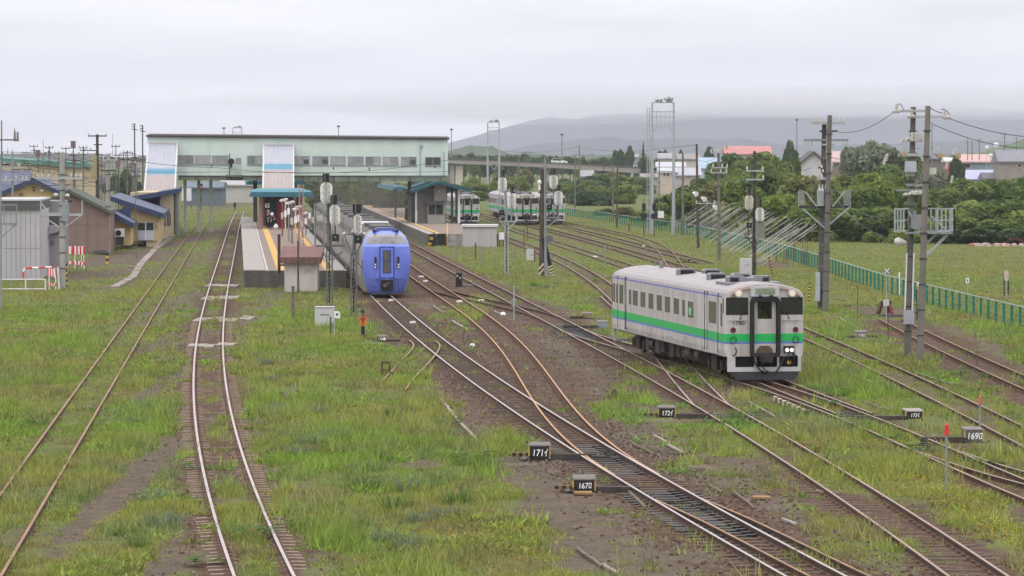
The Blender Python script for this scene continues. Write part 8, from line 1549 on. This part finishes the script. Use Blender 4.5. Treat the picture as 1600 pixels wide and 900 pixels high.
pal['rust'] = [(.16, .06, .04), (.12, .07, .04)]; tree('dry_bush', 'red brown dry bush at the rubble heap', 1588, 372, 36, 314, 'bush', 'rust', None, cat='bush'); tree('dry_bush', 'small red brown weed left of the rubble heap', 1541, 384, 14, 314, 'bush', 'rust', None, cat='bush')
FR, OL, DR, GY = np.array([.215, .285, .056]), np.array([.262, .275, .070]), np.array([.24, .185, .105]), np.array([.19, .23, .10])
def grass_cols(x, y, g):
 a = fbm(x * .22 + 3, y * .11 + 8); b_ = fbm(x * .9 + 31, y * .5 + 2, 3); n = len(x)
 t1 = sstep(.36, .56, a)[:, None]; c = FR * (1 - t1) + OL * t1; t2 = (sstep(.50, .70, b_) * .62)[:, None]; c = c * (1 - t2) + DR * t2; t3 = (sstep(.58, .7, fbm(x * .5 + 70, y * .3 + 70, 3)) * .6)[:, None]; c = c * (1 - t3) + GY * t3
 return c * (1 + (g.random((n, 1)) - .5) * np.where(y > 240, .3, .85)[:, None])
MACH = [(o.location.x, o.location.y) for o in COL.objects if o.name.startswith(('point_machine', 'cable_cover'))]
def scatter(n, y0, y1, g, lumpy=0, rail=.12, pw=1.0):
 y = y0 + (y1 - y0) * g.random(n * 3) ** pw; x = (g.random(n * 3) - .5) * .40 * y
 y_, keep = y, None
 b_, rs, n1_, n2_ = masks(x, y); lump = fbm(x * .8 + 50, y * .45 + 20, 3)
 pr = np.clip(1.05 - b_ * 1.5 + (lump - .5) * 2.0, 0.02, 1); pr = pr * sstep(.53, .64, fbm(x * .42 + lumpy, y * .22 + 9)) if lumpy else pr; pr = np.where((lumpy > 0) & (np.abs(x - T['siding'].X(y)) < 1.1), pr * .06, pr); ok = g.random(len(x)) < pr
 for mx0, my0 in MACH: ok &= ~((np.abs(x - mx0) < .85) & (y > my0 - 3.2) & (y < my0 + 1.2))
 for k, (hw_, s_) in TB.items():
  ln = T[k]; dx = np.abs(np.abs(x - ln.X(y)) - HG); ok &= ~((dx < rail) & (y > ln.y0) & (y < ln.y1)) | ((k == 'siding') & (dx > .05))
 for xa, xb, ya, yb in ((-16.6, -9.9, 214, 400), (-7.6, -1.6, 312.8, 520)): ok &= ~((x > xa + DX * (y - ya)) & (x < xb + DX * (y - ya)) & (y > ya) & (y < yb))
 x, y = x[ok][:n], y[ok][:n]; return x, y, gz(x, y)
def grass(name, label, n, y0, y1, nb, h, w_, seed, spread=.12, pw=1.0, tall=0.0, lumpy=0, tint=(1, 1, 1), lean=.45):
 g = np.random.default_rng(seed); x, y, z = scatter(n, y0, y1, g, lumpy, pw=pw); n = len(x); C = grass_cols(x, y, g) * np.array(tint)
 hv = h * (.45 + .9 * g.random(n)) * (1 + tall * sstep(.5, .75, fbm(x * .5 + 11, y * .3 + 6, 3)))
 bx = np.repeat(x, nb) + g.normal(size=n * nb) * spread; by = np.repeat(y, nb) + g.normal(size=n * nb) * spread; bz = np.repeat(z, nb) - .02
 hh = np.repeat(hv, nb) * (.6 + .7 * g.random(n * nb)); an = g.random(n * nb) * 6.283; ww = w_ * (.6 + .8 * g.random(n * nb)); tx, ty = g.normal(size=n * nb) * lean * hh, g.normal(size=n * nb) * lean * hh
 V = np.stack([np.stack([bx - np.cos(an) * ww, by - np.sin(an) * ww, bz], 1), np.stack([bx + np.cos(an) * ww, by + np.sin(an) * ww, bz], 1), np.stack([bx + tx, by + ty, bz + hh], 1)], 1).reshape(-1, 3)
 CC = np.repeat(np.repeat(C, nb, 0) * (.8 + .4 * g.random((n * nb, 1))), 3, 0); o = link(name, raw_mesh(name, V, 3, CC, BLADE)); tag(o, label, kind='stuff'); return o
grass('grass', 'short mixed grass and weeds in the foreground', 80000, 58, 135, 7, .085, .014, 1, .10, 1.25, 1.6)
grass('grass', 'short mixed grass between the middle tracks', 76000, 130, 250, 5, .11, .026, 2, .16, 1.2, .9)
grass('grass', 'grass of the far yard and the meadow', 58000, 245, 520, 4, .11, .06, 3, .3, 1.15, .3)
grass('weeds', 'low broad leaved weeds in patches', 27000, 58, 190, 7, .15, .05, 4, .13, 1.2, 0, 3.3, (.8, .98, .75), .8)
grass('tall_grass', 'taller grass in clumps', 19000, 58, 180, 9, .36, .015, 5, .14, 1.2, 0, 20.7, (1.0, 1.1, 1.0), .35)
grass('dry_stalks', 'thin dry stalks between the tracks', 9000, 58, 150, 3, .22, .008, 6, .2, 1.2, 0, 41.2, (1.3, .95, 1.2), .3)
g = np.random.default_rng(21); FX = []
for u, v, ru, rv, n in ((1480, 800, 110, 70, 900), (1380, 720, 110, 50, 350), (1560, 860, 70, 50, 250), (640, 600, 60, 50, 200), (560, 560, 90, 50, 260), (800, 820, 70, 80, 260), (480, 660, 90, 70, 160), (230, 640, 60, 90, 120), (100, 800, 80, 90, 70), (880, 470, 60, 30, 120), (860, 410, 50, 20, 70), (1460, 655, 60, 20, 80), (700, 850, 100, 50, 90), (60, 630, 40, 60, 60), (1330, 620, 60, 30, 60), (600, 510, 70, 20, 80)):
 uu = u + g.normal(size=n) * ru * .6; vv = v + g.normal(size=n) * rv * .6; FX += [G(a, b_, -.1) for a, b_ in zip(uu, vv) if b_ > 262]
fx = np.array([p.x for p in FX]); fyy = np.array([p.y for p in FX]); bb_, _, _, _ = masks(fx, fyy); kp = bb_ < .55; fx, fyy = fx[kp], fyy[kp]; fz = gz(fx, fyy) + .10 + .12 * g.random(len(fx)); s_ = (.009 + .011 * g.random(len(fx))) * np.maximum(1, fyy / 150)
V = np.stack([np.stack([fx - s_, fyy, fz], 1), np.stack([fx, fyy - s_ * .6, fz + s_ * .3], 1), np.stack([fx + s_, fyy, fz], 1), np.stack([fx, fyy + s_ * .6, fz + s_ * 1.2], 1)], 1).reshape(-1, 3)
tag(link('yellow_flowers', raw_mesh('yellow_flowers', V, 4, np.repeat(np.array([.62, .42, .02]) * (.7 + .5 * g.random((len(fx), 1))), 4, 0), BLADE)), 'scattered small yellow flowers in the grass', kind='stuff')
def tuft_mesh(seed, nb, cols, wide=.012, leafy=False):
 g = np.random.default_rng(seed); an = g.random(nb) * 6.283; r0 = g.random(nb) ** .6 * .42; ln_ = .35 + .65 * g.random(nb); lean = .3 + .7 * g.random(nb); V = []
 for k in range(nb):
  d_ = np.array([math.cos(an[k]), math.sin(an[k]), 0]); p = d_ * r0[k]; sd = np.array([-d_[1], d_[0], 0]) * (wide if not leafy else .07); a = p + np.array([0, 0, ln_[k] * .6]) + d_ * lean[k] * .18; c_ = p + np.array([0, 0, ln_[k] * (.9 - lean[k] * .35)]) + d_ * lean[k] * (.5 if not leafy else .6)
  if leafy: q = p + d_ * .05 + np.array([0, 0, ln_[k] * .5]); V += [q, q + d_ * .16 + sd, q + d_ * .34 - np.array([0, 0, .05]), q + d_ * .16 - sd]
  else: V += [p - sd, p + sd, a + sd * .8, a - sd * .8, a - sd * .8, a + sd * .8, c_, c_]
 V = np.array(V); cols = np.array(cols); C = np.repeat(cols[g.integers(0, len(cols), len(V) // 4)] * (.75 + .5 * g.random((len(V) // 4, 1))), 4, 0); return raw_mesh('tuft', V, 4, C, BLADE)
TF = [tuft_mesh(40 + k, 90, [(.17, .215, .135), (.145, .19, .10), (.20, .235, .165)]) for k in range(3)]; TG = [tuft_mesh(60 + k, 90, [(.12, .19, .045), (.14, .21, .055), (.10, .165, .042)]) for k in range(3)]; LW = [tuft_mesh(80 + k, 46, [(.07, .15, .032), (.095, .18, .04), (.06, .12, .03)], leafy=True) for k in range(3)]
tl = ((415, 572, .8, 0), (425, 600, .8, 0), (405, 560, .6, 0), (525, 688, .9, 0), (485, 700, .9, 0), (470, 715, .8, 0), (610, 655, .8, 1), (545, 690, .7, 1), (620, 800, 1.0, 1), (570, 765, .9, 1), (640, 770, .9, 0), (715, 790, .9, 1), (690, 810, .7, 0), (600, 850, .7, 0), (560, 830, .8, 1), (240, 785, .7, 0), (252, 825, .9, 0), (215, 858, .6, 1), (440, 525, .5, 1), (525, 455, .5, 1), (755, 735, .7, 1), (560, 740, .7, 0), (640, 860, .8, 0), (720, 730, .6, 1), (850, 452, .8, 0), (865, 446, .7, 0), (835, 448, .7, 1), (930, 440, .5, 1), (1540, 590, .5, 1), (1505, 585, .5, 1), (480, 460, .4, 1), (560, 480, .5, 1), (430, 640, .6, 0), (590, 720, .8, 1), (660, 820, .8, 0), (500, 650, .7, 0))
for k, (u, v, s_, kd) in enumerate(tl):
 b2 = GG(u, v); o = link('grass_tuft', (TG if kd else TF)[k % 3], None, b2, rng.uniform(0, 6)); o.scale = (s_ * 1.1, s_ * 1.1, s_ * .62); tag(o, ('tall fresh green' if kd else 'tall grey green') + ' grass tuft ' + ('left of the loop track' if u < 300 else 'along the right side of the loop track' if u < 490 else 'near the dark wood pole' if v < 460 else 'in the lower middle meadow' if v > 740 else 'in the grass below the blue train'), 'grass tuft', 'green grass tufts' if kd else 'grey green grass tufts')
for k, (u, v, s_, lb) in enumerate(((1306, 618, .55, 'leafy weed right of the railcar skirt beside the shiny rail'), (1292, 636, .5, 'leafy weed between the rails before the 173 points'), (1340, 672, .5, 'leafy weed on the lower rail of the railcar track'), (1165, 655, .5, 'leafy weed at the end of the 172 ironwork'), (1145, 668, .45, 'yellow green weed at the 172 timber'), (1062, 608, .4, 'leafy weed at the crossing rails left of the railcar front'), (1185, 622, .4, 'leafy weed left of the striped rail'), (1100, 605, .4, 'weed between the joining rails'), (400, 842, .55, 'dark leafy weed between the loop rails at the bottom'), (1440, 712, .5, 'leafy weed between the rails left of the red stake'), (1540, 730, .5, 'leafy weed between the rails at the right edge'), (470, 825, .4, 'leafy weed on the right edge of the loop sleepers'), (310, 735, .4, 'leafy weed left of the loop rails'), (320, 885, .45, 'leafy weed at the bottom left of the loop track'), (700, 665, .5, 'pale leafy weed below the old board'), (740, 722, .6, 'dark leafy weed at the end of the old board'), (960, 625, .35, 'small weed beside the red brown stone'), (150, 520, .5, 'leafy weed on the left siding'), (60, 665, .4, 'weed between the siding rails at left'), (1390, 690, .45, 'weed below the 173 machine'))):
 o = link('leafy_weed', LW[k % 3], None, GG(u, v), rng.uniform(0, 6)); o.scale = (s_ * 1.5, s_ * 1.5, s_ * 1.0); tag(o, lb, 'weed', 'leafy weeds among the rails')
m = MB(); b2 = GG(961, 625); m.prism([(b2.x - .17, b2.y, b2.z), (b2.x + .17, b2.y, b2.z), (b2.x + .12, b2.y, b2.z + .2), (b2.x, b2.y, b2.z + .36), (b2.x - .1, b2.y, b2.z + .26)], (0, .2, 0)); tag(m.build('rusty_stone', M('red_brown_stone', (.09, .04, .03), .9)), 'pointed red brown lump on the gravel left of the 172 machine', 'stone')
g = np.random.default_rng(5); X_ = [];
for key, n in (('main', 4200), ('rusty', 1300), ('platform', 1800), ('loop', 1400), ('rail_car', 500)):
 ln = T[key]; y = max(58, ln.y0) + (min(175, ln.y1) - max(58, ln.y0)) * g.random(n) ** 1.6; x = ln.X(y) + np.sign(g.normal(size=n)) * (1.0 + np.abs(g.normal(size=n)) * .9); X_.append(np.stack([x, y], 1))
X_ = np.concatenate(X_); zz = gz(X_[:, 0], X_[:, 1]); mb = MB(); fz_ = []
s_ = .022 + .03 * g.random(len(X_)); jit = lambda: 1 + .35 * (g.random(len(X_)) - .5)
V = []
for a, b_, c_ in ((-1, -1, -.4), (1, -1, -.4), (1, 1, -.4), (-1, 1, -.4), (-.6, -.6, .9), (.6, -.6, .9), (.6, .6, .9), (-.6, .6, .9)): V.append(np.stack([X_[:, 0] + a * s_ * jit(), X_[:, 1] + b_ * s_ * jit(), zz + c_ * s_ * jit()], 1))
V = np.stack(V, 1); q = [(0, 1, 5, 4), (1, 2, 6, 5), (3, 0, 4, 7), (4, 5, 6, 7)]; VV = np.stack([V[:, list(f)] for f in q], 1).reshape(-1, 3); cc = np.array([(.16, .11, .08), (.22, .18, .145), (.11, .07, .05), (.28, .24, .20)])[g.integers(0, 4, len(X_))]
tag(link('loose_ballast', raw_mesh('loose_ballast', VV, 4, np.repeat(cc, 16, 0), BLADE)), 'loose ballast stones beside the rails', kind='stuff')
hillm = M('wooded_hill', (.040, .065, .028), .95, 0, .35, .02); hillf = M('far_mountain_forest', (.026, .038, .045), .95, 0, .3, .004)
def ridge(name, label, prof, Y, depth, mat, amp, n=160):
 us = np.linspace(prof[0][0], prof[-1][0], n); vs = np.interp(us, [p[0] for p in prof], [p[1] for p in prof]); rows = []; mb = MB()
 for j, (fr_, dy) in enumerate(((0, -depth), (.35, -depth * .6), (.72, -depth * .28), (1, 0), (.6, depth * .5), (0, depth))):
  for i, (u, v) in enumerate(zip(us, vs)):
   nz = (float(fbm(np.array([i * .13 + j * 3.1]), np.array([j * 1.7 + Y * .001]))[0]) - .5) * amp; hgt = (ZV(v, Y) + .2); mb.v.append((XU(u, v, Y), Y + dy + nz * 4, -.25 + max(0, hgt * fr_ + (nz if fr_ else 0))))
 for j in range(5):
  for i in range(n - 1): a = j * n + i; mb.f.append((a, a + 1, a + n + 1, a + n)); mb.m.append(0)
 o = mb.build(name, mat, None, smooth=True); tag(o, label, kind='structure'); return o
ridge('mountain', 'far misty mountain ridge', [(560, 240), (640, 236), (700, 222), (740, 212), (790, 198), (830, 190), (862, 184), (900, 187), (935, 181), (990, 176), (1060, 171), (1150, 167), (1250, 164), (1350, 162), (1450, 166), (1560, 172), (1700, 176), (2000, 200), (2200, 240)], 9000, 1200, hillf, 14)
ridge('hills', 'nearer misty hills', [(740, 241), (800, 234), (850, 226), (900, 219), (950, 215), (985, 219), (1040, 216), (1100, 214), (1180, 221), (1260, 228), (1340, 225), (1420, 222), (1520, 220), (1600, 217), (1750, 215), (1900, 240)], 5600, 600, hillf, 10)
ridge('wooded_hill', 'dark wooded hill beyond the viaduct', [(660, 241), (690, 233), (712, 229), (742, 226), (768, 228.5), (785, 235), (800, 239), (840, 240.5), (930, 241), (1010, 240)], 2300, 300, hillm, 6)
ridge('wooded_hill', 'green hill rising behind the slate roof at the right edge', [(1500, 242), (1530, 240), (1548, 235), (1570, 227), (1600, 216), (1640, 208), (1720, 206), (1800, 240)], 1900, 250, M('green_hill', (.06, .10, .035), .95, 0, .3, .03), 5)
def volume(name, mb, dens, col, aniso=0.0):
 m = bpy.data.materials.new(name); m.use_nodes = True; t = m.node_tree; t.nodes.clear(); o = t.nodes.new('ShaderNodeOutputMaterial'); v = t.nodes.new('ShaderNodeVolumePrincipled'); v.inputs['Color'].default_value = (*col, 1); v.inputs['Density'].default_value = dens; v.inputs['Anisotropy'].default_value = aniso
 t.links.new(v.outputs[0], o.inputs['Volume']); ob = mb.build(name, m); return tag(ob, kind='stuff')
m = MB(); m.box(-9500, 9500, -400, 16000, -1.25, 420); volume('haze', m, HAZE, (.87, .90, 1.0)) if (HAZE := 1.0e-4) else None
for u, v, Y, a, b_, c_, dn in ((1250, 156, 8400, 1500, 450, 34, 9e-4), (1600, 160, 8400, 1100, 450, 44, 7e-4), (1000, 170, 8400, 800, 400, 26, 9e-4), (1420, 168, 8300, 1300, 400, 26, 5e-4), (840, 184, 8400, 420, 300, 18, 9e-4), (1150, 164, 8300, 1500, 400, 28, 5e-4)):
 p = P(u, v, Y); m = MB(); m.ball(p, 1, (a, b_, c_), 28, 14); tag(volume('low_cloud', m, dn, (.93, .93, .96)), 'low cloud over the mountain top', kind='stuff')
for k, (u, v, Y, a, b_, c_, dn) in enumerate(((560, 305, 400, 6, 40, 2.4, 0.0013), (585, 312, 380, 5, 36, 2.0, 0.0014), (600, 306, 410, 7, 44, 2.8, 0.0012), (575, 320, 350, 4, 30, 1.6, 0.0014), (615, 322, 350, 3.6, 26, 1.7, 0.0014), (635, 312, 390, 4, 36, 1.8, 0.0012), (540, 298, 430, 9, 40, 3.2, 0.0010))):
 p = P(u, v, Y); m = MB(); m.ball(p, 1, (a, b_, c_), 20, 12); tag(volume('exhaust_smoke', m, dn, (.36, .31, .265)), 'thin brown exhaust smoke above the blue train', kind='stuff')
